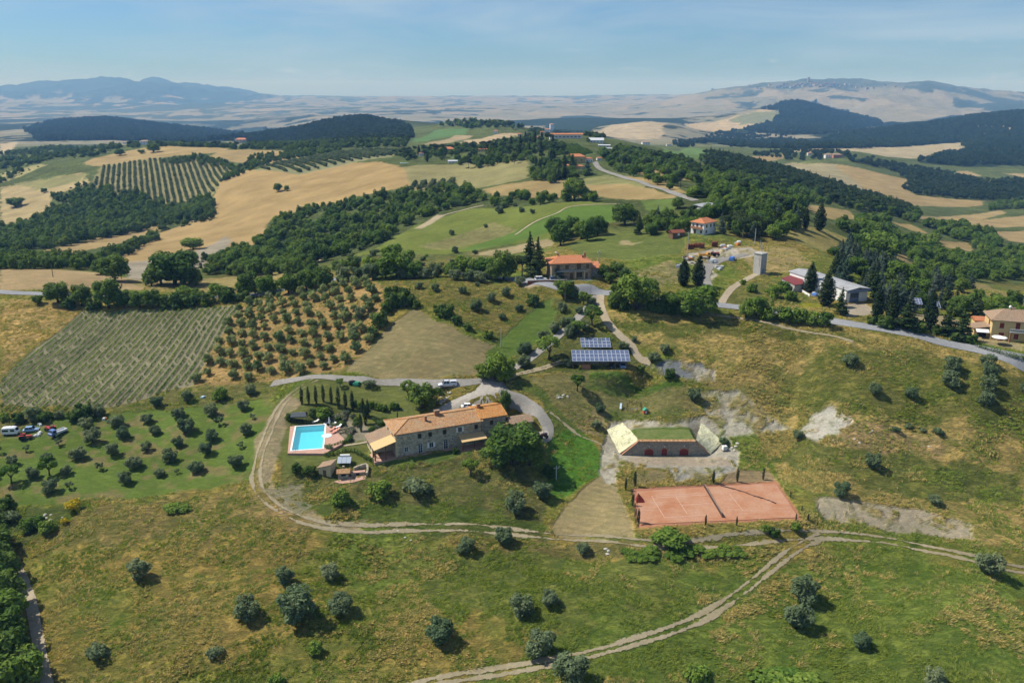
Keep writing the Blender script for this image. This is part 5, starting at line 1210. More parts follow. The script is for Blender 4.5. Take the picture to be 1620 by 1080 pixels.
# ------------------------------------------------------------------ tennis court
def court():
    z = .0
    def at(px, py):
        a, t = ray(px, py); y = (EYE-z)/t; return Vector((a*y, y))
    q = [at(1007, 777), at(1226, 764), at(1263.5, 818.5), at(1013, 829.5)]
    m, nt, b = new_mat('red_clay'); p = geo_pos(nt)
    c = mixn(nt, ramp(nt, noise(nt, p, .16, 6, .62, .4), (.35, 0), (.66, 1)), (.35, .15, .075), (.41, .235, .15))
    c = mixn(nt, ramp(nt, noise(nt, scaled(nt, p, .25, 1.6, 1, .1), .5, 5, .65), (.5, 0), (.72, .55)), c,(.43, .27, .19))
    c = mixn(nt, 1.0, c, ramp(nt, noise(nt, p, 2.2, 5, .7), (.3, .86), (.7, 1.13)), 'MULTIPLY'); nt.links.new(c, b.inputs['Base Color'])
    o = patch('tennis_court', ", ".join("0 0" for _ in q), m, .10, 1.6, .12, True) if False else patch('tennis_court', [tuple(v) for v in q], m, .10, 1.6, .14, False, z)
    ml = surface_mat('worn_white_line', (.50, .32, .235), (.44, .23, .15), (.58, .45, .36), 2, 0, 0, .1, .6)
    ux = (q[1]-q[0]).normalized(); ctr = (q[0]+q[1]+q[2]+q[3])/4; ctr = ctr + ux*(-1.0); uy = Vector((-ux.y, ux.x))
    # court markings, 23.77 x 8.23 m singles and doubles lines, faded
    def ln(x0, y0, x1, y1):
        a, b_ = ctr+ux*x0+uy*y0, ctr+ux*x1+uy*y1; d = (b_-a).normalized(); n = Vector((-d.y, d.x))*.07
        return patch('court_line', [tuple(a-n), tuple(b_-n), tuple(b_+n), tuple(a+n)], ml, .112, 1.0, 0, False, z)
    for a in ((-11.9, 5.0, 0, 5.0), (-11.9, -5.0, -2, -5.0), (-11.9, -5.0, -11.9, 5.0), (-6.4, -4.1, -6.4, 4.1), (-6.4, 0, 0, 0), (6.4, -4.1, 6.4, 4.1), (-11.9, 4.1, 2, 4.1), (2.0, 5.0, 11.5, 5.0)):
        ln(*a)
    n0, n1 = at(1114, 771.5), at(1142, 818.5)
    t = thing('tennis_net', 'sagging dark tennis net strung across the red clay court', 'net', ((n0.x+n1.x)/2, (n0.y+n1.y)/2, z+.11), math.atan2((n1-n0).y, (n1-n0).x)); L_ = (n1-n0).length/2
    mm = MB(); N_ = 14
    for i in range(N_):
        a, b_ = -L_+2*L_*i/N_, -L_+2*L_*(i+1)/N_; za, zb = 1.0-.12*(1-(a/L_)**2), 1.0-.12*(1-(b_/L_)**2)
        mm.quad((a, 0, .03), (b_, 0, .03), (b_, 0, zb), (a, 0, za))
    mn = plain('dark_netting', (.075, .045, .035), .9, .2, 5); mm.build('mesh', mn, t)
    tp = MB(); tp.tube([(-L_+2*L_*i/N_, 0, 1.03-.12*(1-((-L_+2*L_*i/N_)/L_)**2)) for i in range(N_+1)], .04, 5); tp.build('top_tape', plain('faded_tape', (.42, .34, .28), .8), t)
    for s in (-1, 1): p = MB(); p.tube([(s*L_, 0, -.2), (s*L_, 0, 1.12)], .06, 8); p.build('post', M_wood, t)
    # fallen net along the far right
    fn = spline([at(1140, 769), at(1152, 772), at(1166, 775.5), at(1180, 780), at(1196, 786), at(1210, 790), at(1228, 797)], .5); m2 = MB(); r_ = random.Random(3)
    m2.tube([(p.x+r_.uniform(-.1, .1), p.y+r_.uniform(-.1, .1), z+.14+r_.uniform(0, .06)) for p in fn], [.10+.08*r_.random() for _ in fn], 6); o = m2.build('fallen_net', mn, None, True); tag(o, 'rolled old net lying slantwise over the far right of the court', 'net')
    s0 = at(1008, 792.5); t = thing('court_shelter', 'dark red triangular shelter at the left side of the tennis court', 'shelter', (s0.x, s0.y, z+.1), 0)
    mm = MB(); mm.loft([[(-.3, -.9, 0), (1.6, -.9, 0), (.2, -.1, 1.9), (.15, -.1, 1.9)], [(-.3, .9, 0), (1.6, .9, 0), (.2, .1, 1.9), (.15, .1, 1.9)]]); mm.build('canvas', M_red, t); mm = MB(); mm.tube([(.18, -1.0, -.1), (.18, -.05, 1.95)], .04, 5); mm.tube([(.18, 1.0, -.1), (.18, .05, 1.95)], .04, 5); mm.build('frame', M_wood, t)
court()
# ------------------------------------------------------------------ wine cellar in the bank
def cellar():
    y0 = 190.0; z0 = 1.5; t = thing('wine_cellar', 'earth-covered cellar with a grey stone front and three arched red doors', 'cellar', (39.0, y0, z0), 0)
    w = MB(); w.extr([(-11.2, -.6), (11.0, -.6), (11.0, .05), (7.1, 3.75), (-7.1, 3.75), (-11.2, .05)], 0, .9); w.build('wall', stone_mat('cellar_stone', (.27, .235, .185), (.30, .27, .22), 3.2), t)
    gm, nt, b = new_mat('roof_grass'); p = geo_pos(nt); nt.links.new(mixn(nt, ramp(nt, noise(nt, p, .5, 6, .7), (.35, 0), (.65, 1)), (.075, .12, .024), (.15, .165, .055)), b.inputs['Base Color']); bump(nt, b, noise(nt, p, 2.5, 5, .7), .8, .2)
    w = MB(); w.box(-7.0, .92, 2.4, 7.0, 7.6, 3.84); w.build('grass_roof', gm, t)
    for i, (px, ww, hh) in enumerate(((1026.5, 2.2, 1.95), (1050.8, 1.35, 1.95), (1081.8, 2.2, 2.0))):
        a, _ = ray(px, 716); x = a*y0-39.0; d = MB(); d.extr([(x+p, q) for p, q in arch_prof(ww, hh)], -.04, .1); o = d.build('door', M_red, t)
        f = MB(); n = 10; r = ww/2
        for k in range(n):
            a0, a1 = math.pi*k/n, math.pi*(k+1)/n; f.loft([[(x+rr_*math.cos(a_), -.09, hh-r+rr_*math.sin(a_)*.8) for rr_, a_ in ((r, a0), (r+.22, a0), (r+.22, a1), (r, a1))], [(x+rr_*math.cos(a_), .05, hh-r+rr_*math.sin(a_)*.8) for rr_, a_ in ((r, a0), (r+.22, a0), (r+.22, a1), (r, a1))]])
        f.build('arch', M_brick, o)
        l = MB(); l.lathe([(.02, hh+.38), (.13, hh+.42), (.1, hh+.62), (.02, hh+.66)], 8, (x, -.16)); l.build('wall_lamp', M_white, t)
        b = MB()
        for k in range(1, 4 if ww > 2 else 2): b.box(x-ww/2+ww*k/(4 if ww > 2 else 2)-.025, -.07, .05, x-ww/2+ww*k/(4 if ww > 2 else 2)+.025, -.03, hh-.25)
        b.build('door_bars', M_wood, o)
    c = MB()
    for i in range(48):
        x = -7.35+i*.307; c.tube([(x, -.22, 3.80), (x, .35, 3.98), (x, .9, 3.82)], .15, 6)
    c.build('tile_coping', M_tile, t)
    for s, pts in ((-1, [(-11.25, .05), (-7.1, 3.77)]), (1, [(7.1, 3.77), (11.05, .05)])):
        e = MB(); e.loft([[(pts[0][0], -.12, pts[0][1]+.01), (pts[0][0], .72, pts[0][1]+.01), (pts[0][0], .72, pts[0][1]+.12), (pts[0][0], -.12, pts[0][1]+.12)], [(pts[1][0], -.12, pts[1][1]+.01), (pts[1][0], .72, pts[1][1]+.01), (pts[1][0], .72, pts[1][1]+.12), (pts[1][0], -.12, pts[1][1]+.12)]]); e.build('sloping_edge', M_brick, t)
    mt, nt, b = new_mat('yellow_tarpaulin'); p = geo_pos(nt)
    cc = mixn(nt, ramp(nt, noise(nt, p, .5, 5, .65), (.35, 0), (.7, 1)), (.74, .70, .47), (.64, .62, .38)); cc = mixn(nt, ramp(nt, noise(nt, p, .9, 6, .75, .6), (.54, 0), (.64, .7)), cc, (.20, .22, .06))
    nt.links.new(cc, b.inputs['Base Color']); bump(nt, b, noise(nt, p, 1.2, 5, .7), 1.0, .5)
    def sheet(corner, label):
        P0, P1, P2, P3 = [Vector(q) for q in corner]; n = 14; X = np.zeros((n+1, n+1)); Y = X.copy(); Zz = X.copy()
        for i in range(n+1):
            for j in range(n+1):
                u, v = i/n, j/n; p_ = P0.lerp(P1, u).lerp(P3.lerp(P2, u), v); k_ = float(fbm(p_.x*.8, p_.y*.8, 9, 3))
                X[i, j] = p_.x+(k_*.35 if i in (0, n) or j in (0, n) else 0); Y[i, j] = p_.y+(k_*.25 if j in (0, n) else 0); Zz[i, j] = p_.z+.28*k_+.25*math.sin(u*math.pi)*math.sin(v*math.pi)
        o = grid_mesh('tarpaulin', X, Y, Zz, mt); tag(o, label, 'tarpaulin')
    sheet([(27.2, 190.5, 1.7), (32.0, 190.7, 5.45), (26.9+2.0, 198.6, 6.9), (24.6, 197.2, 5.3)], 'large pale yellow tarpaulin over the left slope of the wine cellar')
    sheet([(46.3, 190.7, 5.45), (50.3, 190.4, 1.75), (54.3, 194.6, 3.2), (49.6, 199.5, 6.3)], 'torn pale green tarpaulin over the right slope of the wine cellar')
    g = gz(1146, 712); t = thing('water_container', 'white caged water container standing right of the green tarpaulin', 'container', g, .2)
    m = MB(); m.box(-.55, -.5, .14, .55, .5, 1.25); m.build('tank', M_white, t, bevel=.06)
    m = MB()
    for k in range(5):
        zz = .25+k*.23; m.box(-.58, -.535, zz, .58, -.505, zz+.03)
    for k in range(4): xx = -.5+k*.33; m.box(xx-.015, -.55, .14, xx+.015, -.537, 1.27)
    m.build('cage', M_metal, t); m = MB(); m.box(-.6, -.55, 0, .6, .55, .13); m.build('pallet', M_wood, t); m = MB(); m.lathe([(.12, 1.25), (.12, 1.33), (.02, 1.34)], 8); m.build('lid', M_dark, t)
    r_ = random.Random(8)
    for k, (px, py) in enumerate([(1158, 708), (1164, 706), (1162, 712), (1167, 701)]): rock(gz(px, py), .35+.2*r_.random(), 'pale rubble lump beside the white water container', 'rubble by the water container', M_pale)
M_pale = plain('pale_limestone', (.44, .42, .36), .95, .2, 2)
ROCKS = []
def rock(p, s, label, group, mat):
    if len(ROCKS) < 4:
        r_ = random.Random(len(ROCKS)); bm = bmesh.new(); bmesh.ops.create_icosphere(bm, subdivisions=2, radius=1)
        for v in bm.verts: v.co *= 1+.28*float(fbm(v.co.x*1.4+9*len(ROCKS), v.co.y*1.4+v.co.z*1.3, 4, 3)); v.co.z *= .62
        me = bpy.data.meshes.new('rock'); bm.to_mesh(me); bm.free(); ROCKS.append(me); me.materials.append(mat)
    r_ = random.Random(p.x*7+p.y); o = bpy.data.objects.new('rock', ROCKS[r_.randrange(len(ROCKS))]); COL.objects.link(o)
    o.location = p; o.scale = (s, s*r_.uniform(.7, 1.2), s*r_.uniform(.7, 1.1)); o.rotation_euler = (0, 0, r_.uniform(0, 6.28)); tag(o, label, 'rock', group); return o
cellar()
r_ = random.Random(12)
for k in range(16): rock(gz(705+r_.uniform(-9, 9), 629+r_.uniform(-9, 9)), r_.uniform(.25, .55), 'pale stone in the loose pile beside the farm drive', 'stone pile by the farm drive', M_pale)
for k in range(14): rock(gz(890+r_.uniform(-9, 9), 627+r_.uniform(-3, 3)), r_.uniform(.2, .4), 'pale stone in the low heap on the terrace left of the swing', 'stone heap on the terrace', M_pale)
for px, py in [(629, 839), (641, 850), (650, 854)]: rock(gz(px, py), .32, 'white block lying under the track in the dry meadow', 'white blocks under the track', M_pale)
for px, py in [(963, 871), (961, 876), (958, 868)]: rock(gz(px, py), .5, 'pale boulder beside the small olive below the earth fan', 'boulders below the earth fan', M_pale)
for px, py in [(1376, 684), (1380, 681), (1352, 694), (1470, 706), (1360, 700), (1318, 696)]: rock(gz(px, py), .35, 'pale stone lying in the straw of the right field', 'stones of the right field', M_pale)
for k in range(5): rock(gz(85+r_.uniform(-14, 14), 818+r_.uniform(-8, 8)), r_.uniform(.3, .6), 'pale rock of the small ravine by the yellow broom', 'rocks of the ravine', M_pale)
# ------------------------------------------------------------------ solar car port and second rack
def carport():
    def rack(px0, px1, pylow, cols, tilt, zlow, ph, label, name, zg=None):
        g = gz((px0+px1)/2, pylow); y = g.y; z = S_CARPORT.z if zg is None else zg
        a0, t0 = ray(px0, pylow); y = (EYE-(z+zlow))/t0; a1, _ = ray(px1, pylow); x0, x1 = a0*y, a1*y
        t = thing(name, label, 'solar panels', ((x0+x1)/2, y, z), 0); pwid = (x1-x0)/cols
        pl = pv_array(t, cols, 3 if cols > 8 else 3, pwid, ph, tilt, zlow)
        return t, x1-x0, y, z
    t, w, y, z = rack(905.5, 997.5, 571.5, 13, .34, 2.35, 1.72, 'wide rack of blue solar panels roofing the open car shelter', 'solar_carport')
    for i in range(5):
        x = -w/2+.3+i*(w-.6)/4; m = MB(); m.box(x-.1, .3, -.5, x+.1, .5, 2.40); m.box(x-.1, 4.3, -.5, x+.1, 4.5, 3.85); m.build('post', M_wood, t)
        m = MB(); m.loft([[(x-.07, .1, 2.26), (x+.07, .1, 2.26), (x+.07, .1, 2.36), (x-.07, .1, 2.36)], [(x-.07, 4.8, 3.92), (x+.07, 4.8, 3.92), (x+.07, 4.8, 4.02), (x-.07, 4.8, 4.02)]]); m.build('rafter', M_wood, t)
    m = MB(); m.box(-w/2, 4.75, -.5, w/2, 4.95, 2.2); m.build('rear_wall', M_conc, t)
    m = MB(); m.box(-w/2+2.6, .0, -.6, -w/2+5.1, 1.7, 1.35); m.build('block_wall', M_brick, t)
    g2 = gz(943.5, 556); t2, w2, y2, z2 = rack(919.5, 967, 549.5, 7, .34, 1.1, 1.55, 'smaller rack of blue solar panels standing behind the car shelter', 'solar_rack', g2.z)
    for i in range(4):
        x = -w2/2+.3+i*(w2-.6)/3; m = MB(); m.box(x-.07, .2, -.8, x+.07, .34, 1.12); m.box(x-.07, 3.9, -.8, x+.07, 4.04, 2.42); m.build('post', M_metal, t2)
    return Vector((t.location.x, y, z)), w
CP, CPW = carport()
# ------------------------------------------------------------------ vehicles
def paint(name, col, rough=.25):
    m, nt, b = new_mat(name); b.inputs['Base Color'].default_value = (*col, 1); b.inputs['Roughness'].default_value = rough; b.inputs['Specular IOR Level'].default_value = .5; b.inputs['Coat Weight'].default_value = .4
    c = mixn(nt, 1.0, col, ramp(nt, noise(nt, obj_pos(nt), 1.2, 4, .6), (.3, .92), (.7, 1.06)), 'MULTIPLY'); nt.links.new(c, b.inputs['Base Color']); return m
def car(p, rz, label, col, style='hatch', L_=4.2, group=None, cat='car', name='parked_car'):
    """length along x, front at +x"""
    W_ = 1.75; t = thing(name, label, cat, p, rz, group); pm = paint(name+'_paint', col)
    hood, cab0, cab1, H = {'hatch': (.82, -.95, .30, 1.48), 'sedan': (.80, -.75, .28, 1.42), 'pickup': (.98, -.25, .42, 1.78), 'suv': (.95, -1.0, .45, 1.7), 'coupe': (.72, -.7, .25, 1.28)}[style]
    x0, x1 = -L_/2, L_/2; b0 = .30; belt = hood+.06
    def ring(x, w, zb, zt): return [(x, -w, zb), (x, w, zb), (x, w*.98, (zb+zt)*.55), (x, w*.88, zt), (x, -w*.88, zt), (x, -w*.98, (zb+zt)*.55)]
    w = W_/2; body = MB()
    body.loft([ring(x0, w*.86, b0+.12, hood*.93), ring(x0+.18, w*.97, b0, belt), ring(x0+L_*.3, w, b0, belt), ring(x0+L_*.66, w, b0, belt), ring(x1-.35, w*.97, b0, hood*.92), ring(x1, w*.84, b0+.1, hood*.72)])
    body.build('body', pm, t, True)
    ca, cb = cab0*L_/2*1.0 if cab0 > -1 else x0+.1, cab1*L_/2+.25
    if style in ('pickup',): ca = -.55
    k = .30
    rf = MB(); top = [(ca+k*.6, -w*.68, H), (cb-k*1.7, -w*.68, H), (cb-k*1.7, w*.68, H), (ca+k*.6, w*.68, H)]; bot = [(ca, -w*.86, belt-.02), (cb+.1, -w*.86, belt-.02), (cb+.1, w*.86, belt-.02), (ca, w*.86, belt-.02)]
    gl = MB(); gl.loft([bot, [(x, y, z-.03) for x, y, z in top]]); gl.build('windows', M_glass, t)
    rf.prism([(x+(.05 if x < 0 else .03), y*1.02, z+.02) for x, y, z in top], .07)
    for sx in (0, 1):
        for sy in (0, 1):
            i = (0 if sx == 0 else 1) if sy == 0 else (3 if sx == 0 else 2); a, b_ = Vector(bot[i]), Vector(top[i]); s_ = 1 if sy else -1
            rf.tube([a+Vector((0, s_*.015, 0)), b_+Vector((0, s_*.015, 0))], .05, 5)
    mx = (ca+cb)/2; rf.tube([(mx, -w*.875, belt), (mx-.05, -w*.69, H-.02)], .045, 5); rf.tube([(mx, w*.875, belt), (mx-.05, w*.69, H-.02)], .045, 5)
    rf.build('roof', pm, t)
    if style == 'pickup':
        hb = MB(); hb.prism([(x0+.12, -w*.82, belt+.62), (ca-.12, -w*.82, belt+.66), (ca-.12, w*.82, belt+.66), (x0+.12, w*.82, belt+.62)], .64); hb.build('canopy', pm, t); q = MB(); q.box(x0+.35, -w*.835, belt+.2, ca-.35, w*.835, belt+.5); q.build('canopy_windows', M_glass, t)
    for sx in (x0+L_*.19, x1-L_*.19):
        for sy in (-1, 1):
            wh = MB(); wh.wheel(0, 0, 0, .33, .22); o = wh.build('wheel', M_dark, t, loc=(sx, sy*(w-.1), .33), rot=(0, 0, math.pi/2)); r2 = MB(); r2.wheel(0, 0, 0, .2, .25, 10); r2.build('rim', M_metal, o)
    for sy in (-1, 1):
        h_ = MB(); h_.box(x1-.12, sy*w*.62-.16, hood*.62, x1-.0, sy*w*.62+.16, hood*.78); h_.build('headlight', M_white, t)
        h_ = MB(); h_.box(x0-.005, sy*w*.68-.1, hood*.66, x0+.1, sy*w*.68+.1, hood*.9); h_.build('tail_light', M_red, t)
        h_ = MB(); h_.box(cb-.15, sy*(w+.1)-.09, belt, cb-.02, sy*(w+.1)+.09, belt+.15); h_.build('mirror', pm, t)
    bp = MB(); bp.box(x1-.06, -w*.8, b0+.02, x1+.06, w*.8, b0+.22); bp.box(x0-.06, -w*.8, b0+.1, x0+.06, w*.8, b0+.28); bp.build('bumper', M_dark, t)
    return t
car(gz(708, 611.5, .1), math.pi-.18+.36, 'silver pickup with a hard canopy parked on the upper gravel drive', (.62, .65, .70), 'pickup', 5.2, name='pickup_truck', cat='pickup')
car(gz(742, 645.5, .12), .1, 'low white car parked on the gravel behind the farmhouse roof', (.80, .80, .80), 'coupe', 4.3)
car(CP+Vector((CPW/2-4.7, 1.9, -.02)), -math.pi/2, 'dark car parked under the solar panels, nose out', (.012, .014, .02), 'hatch')
car(CP+Vector((CPW/2-1.9, 1.9, -.02)), -math.pi/2, 'pale blue car parked under the right end of the solar panels', (.22, .30, .45), 'hatch')
car(gz(50, 682, 0), .25, 'old pale blue car left in the grass between caravan and tractor', (.28, .42, .62), 'sedan', 4.0)
def caravan():
    t = thing('camper_van', 'white camper van with dark windows parked in the grass at the far left', 'camper van', gz(18, 687), .12); w = 1.05; t.scale = (.82, .82, .85)
    prof = [(-2.6, .45), (2.35, .45), (2.65, 1.2), (2.35, 1.55), (1.75, 2.35), (1.2, 2.62), (-2.35, 2.55), (-2.65, 1.6)]
    m = MB(); m.extr(prof, -w, w); m.build('body', paint('camper_white', (.76, .77, .78)), t, bevel=.12)
    g = MB()
    for s in (-1, 1): g.box(-2.2, s*w-.01, 1.35, -.3, s*w+.012, 2.0); g.box(.3, s*w-.01, 1.35, 1.6, s*w+.012, 2.0)
    g.quad((2.37, -.85, 1.56), (2.37, .85, 1.56), (1.84, .85, 2.28), (1.84, -.85, 2.28)); g.build('windows', M_glass, t)
    for x in (-1.5, 1.6):
        for s in (-1, 1): h = MB(); h.wheel(0, 0, 0, .36, .22); h.build('wheel', M_dark, t, loc=(x, s*(w-.12), .36), rot=(0, 0, math.pi/2))
    r = MB(); r.box(-1.2, -.5, 2.6, .3, .5, 2.72); r.build('roof_hatch', M_white, t)
caravan()
def tractor(p, rz, label, col):
    t = thing('tractor', label, 'tractor', p, rz); pm = paint('tractor_paint', col, .4)
    m = MB(); m.box(.1, -.35, .65, 1.7, .35, 1.25); m.build('hood', pm, t, bevel=.08); m = MB(); m.box(-1.1, -.45, .55, .1, .45, .95); m.build('chassis', M_dark, t)
    for s in (-1, 1):
        m = MB(); m.wheel(0, 0, 0, .72, .4); m.build('wheel', M_dark, t, loc=(-.7, s*.75, .72), rot=(0, 0, math.pi/2)); m = MB(); m.wheel(0, 0, 0, .42, .25); m.build('wheel', M_dark, t, loc=(1.3, s*.62, .42), rot=(0, 0, math.pi/2))
        m = MB(); m.box(-1.35, s*.75-.22, 1.38, -.15, s*.75+.22, 1.47); m.build('mudguard', pm, t)
    m = MB(); m.box(-.85, -.25, .95, -.4, .25, 1.1); m.box(-.9, -.25, 1.1, -.8, .25, 1.5); m.build('seat', M_dark, t)
    m = MB(); m.tube([(-1.0, -.5, .9), (-1.0, -.5, 2.3), (-1.0, .5, 2.3), (-1.0, .5, .9)], .05, 6); m.build('roll_bar', M_dark, t); m = MB(); m.tube([(.9, .2, 1.2), (.9, .2, 1.9)], .05, 6); m.build('exhaust', M_dark, t)
tractor(gz(80, 682), 2.6, 'red tractor nosed up against the blue truck in the grove', (.42, .03, .02))
tractor(gz(41, 695), .2, 'small red tractor alone in the grass below the blue car', (.50, .035, .02))
tractor(gz(856, 694, .12), .5, 'dark small tractor on the gravel end beside the large farm tree', (.06, .03, .035))
tractor(gz(1131, 405, .1), .3, 'red-orange tractor in the machinery yard', (.50, .07, .03))
def truck(p, rz, label, cab, load, L_=4.6):
    t = thing('small_truck', label, 'truck', p, rz); pm = paint('truck_cab_paint', cab, .35); lm = paint('truck_body_paint', load, .5)
    m = MB(); m.extr([(.7, .5), (2.2, .5), (2.25, 1.1), (1.95, 1.25), (1.65, 2.0), (.75, 2.05)], -.85, .85); m.build('cab', pm, t, bevel=.06); g = MB(); g.quad((1.98, -.72, 1.28), (1.98, .72, 1.28), (1.71, .72, 1.92), (1.71, -.72, 1.92))
    for s in (-1, 1): g.box(.95, s*.85-.01, 1.25, 1.6, s*.85+.012, 1.85)
    g.build('windows', M_glass, t); m = MB(); m.box(-2.3, -.9, .8, .6, .9, .9)
    for a in ((-2.3, -.9, .6, -.84), (-2.3, .84, .6, .9), (-2.3, -.84, -2.24, .84), (.54, -.84, .6, .84)): m.box(a[0], a[1], .902, a[2], a[3], 1.35)
    m.build('load_bed', lm, t)
    for x in (-1.5, 1.5):
        for s in (-1, 1): h = MB(); h.wheel(0, 0, 0, .38, .24); h.build('wheel', M_dark, t, loc=(x, s*.78, .38), rot=(0, 0, math.pi/2))
truck(gz(92, 688), -2.1, 'blue truck with a white load bed standing beside the red tractor', (.10, .17, .40), (.74, .75, .76))
truck(gz(1115, 408, .1), 0.1, 'yellow-orange truck in the middle of the machinery yard', (.62, .30, .03), (.62, .33, .03))
def crate_heap(px, py, n, label, cols, group, seed, s=.6, spread=5):
    """one object per discarded thing"""
    r = random.Random(seed)
    for k in range(n):
        g = gz(px+r.uniform(-spread, spread), py+r.uniform(-spread*.5, spread*.5)); c = cols[k % len(cols)]
        t = MB(); a, b, h = s*r.uniform(.6, 1.4), s*r.uniform(.6, 1.2), s*r.uniform(.5, 1.1)
        t.box(-a, -b, 0, a, b, h); t.box(-a*.8, -b*.8, h+.003, a*.6, b*.7, h*1.35); t.box(-a*1.05, -b*.2, h*.3, -a-.003, b*.2, h*.6)
        o = t.build('discarded_box', c, None, loc=g-Vector((0, 0, .05)), rot=(0, 0, r.uniform(0, 3))); tag(o, label, 'box', group)
M_rust = plain('rusty_steel', (.20, .065, .035), .85, .3, 3); M_bluetarp = plain('blue_plastic', (.10, .22, .55), .5, .12, 2); M_lgrey = plain('light_grey_paint', (.52, .54, .56), .6, .1, 2, grime=.3); M_orange = plain('orange_paint', (.55, .20, .04), .6, .15, 2)
crate_heap(60, 688, 4, 'pale scrap lying in the grass below the blue car', [M_lgrey, M_white], 'scrap by the blue car', 1, .5, 5)
crate_heap(62, 672, 2, 'white scrap behind the blue car in the grove', [M_white, M_lgrey], 'scrap behind the blue car', 2, .45, 3)
crate_heap(168, 663, 2, 'orange scrap under the olives at the vineyard edge', [M_orange, M_white], 'scrap at the vineyard edge', 3, .5, 3)
crate_heap(322, 629, 1, 'pale blue sheet lying at the end of the vineyard', [plain('faded_blue_sheet', (.42, .55, .62))], None, 4, .7, 1)
crate_heap(563, 607, 3, 'green and dark garden junk beside the upper drive', [plain('green_plastic', (.03, .22, .12), .6), M_dark], 'junk by the upper drive', 5, .7, 6)
crate_heap(1126, 413, 3, 'grey machine part in the machinery yard', [M_lgrey, M_metal], 'grey machines of the yard', 6, 1.0, 6)
crate_heap(1158, 412, 1, 'bright blue covered heap at the edge of the machinery yard', [M_bluetarp], None, 7, 1.3, 1)
crate_heap(1155, 388, 9, 'pale building material at the back of the machinery yard', [M_lgrey, M_white, M_orange, M_conc], 'building material in the yard', 8, .8, 14)
crate_heap(1138, 424, 7, 'pale slab stacked along the yard lane', [M_conc, M_lgrey], 'slabs along the yard lane', 9, .7, 5)
crate_heap(1085, 412, 8, 'mixed rubbish at the left edge of the machinery yard', [M_conc, M_orange, M_lgrey, M_wood], 'rubbish left in the yard', 10, .7, 9)
crate_heap(980, 424, 8, 'white scrap in the grass right of the roadside house', [M_white, M_lgrey, M_conc], 'scrap right of the roadside house', 11, .8, 8)
crate_heap(1080, 420, 5, 'grey junk beside the scrap meadow', [M_lgrey, M_dark], 'junk beside the scrap meadow', 12, .8, 8)
crate_heap(1292, 466, 5, 'blue and grey barrels beside the long shed', [M_bluetarp, M_lgrey, M_rust], 'barrels beside the shed', 13, .7, 5)
for k, (px, py, w, lab) in enumerate([(1105, 392, 4.2, 'wide rack of rusty red scaffolding at the back of the yard'), (1130, 390, 2.2, 'narrow rack of rusty red scaffolding at the back of the yard'), (1092, 394, 2.4, 'dark rusty rack at the left back of the yard')]):
    t = thing('scaffolding_rack', lab, 'scaffolding', gz(px, py), .1); m = MB()
    for i in range(9): x = -w/2+w*i/8; m.box(x-.09, -.5, 0, x+.09, .5, 1.7+.2*(i % 3))
    m.build('frames', M_rust, t); m = MB(); m.box(-w/2-.1, -.55, .5, w/2+.1, -.502, .6); m.box(-w/2-.1, .502, .5, w/2+.1, .55, .6); m.build('rails', M_rust, t)
# playground
def playground():
    t = thing('swing_set', 'wooden swing frame on the terrace above the wine cellar', 'swing', gz(1003, 649), .15); m = MB()
    for x in (-1.9, 1.9): m.tube([(x, -.8, -.1), (x, 0, 2.2)], .07, 6); m.tube([(x, .8, -.1), (x, 0, 2.2)], .07, 6)
    m.tube([(-2.1, 0, 2.2), (2.1, 0, 2.2)], .08, 6); m.build('frame', M_wood, t)
    for x in (-.7, .7): s = MB(); s.box(x-.25, -.12, .45, x+.25, .12, .5); o = s.build('seat', M_bluetarp, t); s = MB(); s.tube([(x-.22, 0, .5), (x-.22, 0, 2.2)], .015, 4); s.tube([(x+.22, 0, .5), (x+.22, 0, 2.2)], .015, 4); s.build('ropes', M_dark, o)
    t = thing('playhouse', 'small red plastic playhouse with a green roof beside the swing', 'playhouse', gz(1021, 653), .2); m = MB(); m.box(-.6, -.5, 0, .6, .5, .9); m.build('wall', plain('red_plastic', (.55, .06, .03), .5), t)
    m = MB(); m.extr([(-.75, .9), (.75, .9), (0, 1.5)], -.6, .6); m.build('roof', plain('green_roof_plastic', (.04, .30, .20), .5), t); m = MB(); m.box(-.2, -.52, .02, .2, -.49, .7); m.build('door', M_white, t)
    t = thing('toy_slide', 'white and pale blue toy slide left of the swing', 'slide', gz(982, 645), -.2); m = MB(); m.loft([[(-.25, -.9, .05), (.25, -.9, .05), (.25, -.9, .12), (-.25, -.9, .12)], [(-.25, .6, 1.1), (.25, .6, 1.1), (.25, .6, 1.17), (-.25, .6, 1.17)]]); m.build('chute', paint('pale_blue_plastic', (.5, .62, .75)), t)
    m = MB()
    for x in (-.22, .22): m.tube([(x, .62, 1.1), (x, 1.0, 0)], .05, 5)
    for k in range(4): m.box(-.22, .68+.09*k, 1.0-.25*k, .22, .74+.09*k, 1.05-.25*k)
    m.build('ladder', M_white, t)
playground()
# ------------------------------------------------------------------ poles and wires
POLES = []
def pole(px, py, ptop, label, arm=True, mat=None, lift=0):
    g = gz(px, py); h = px_size(g, py-ptop)/.93; t = thing('utility_pole', label, 'pole', g, .3)
    m = MB(); m.tube([(0, 0, -.6), (0, 0, h)], [.17, .11], 8); m.build('post', mat or M_conc, t)
    if arm:
        m = MB(); m.box(-.7, -.05, h-.5, .7, .05, h-.4); m.build('crossarm', M_metal, t)
        for x in (-.6, 0, .6): m = MB(); m.lathe([(.04, h-.4 if x else h), (.07, h-.3 if x else h+.1), (.03, h-.2 if x else h+.2)], 6, (x, 0)); m.build('insulator', M_white, t)
    POLES.append(g+Vector((0, 0, h-.2))); return t
pole(793, 549, 519, 'tall concrete pole at the tip of the mown triangle', False); pole(894, 478, 441, 'wooden pole on the green lawn beside the road', False, M_bark); pole(947, 432, 399, 'grey pole right of the roadside house'); pole(880, 758, 737, 'short lamp-like pole in the vivid green bank by the farm tree')
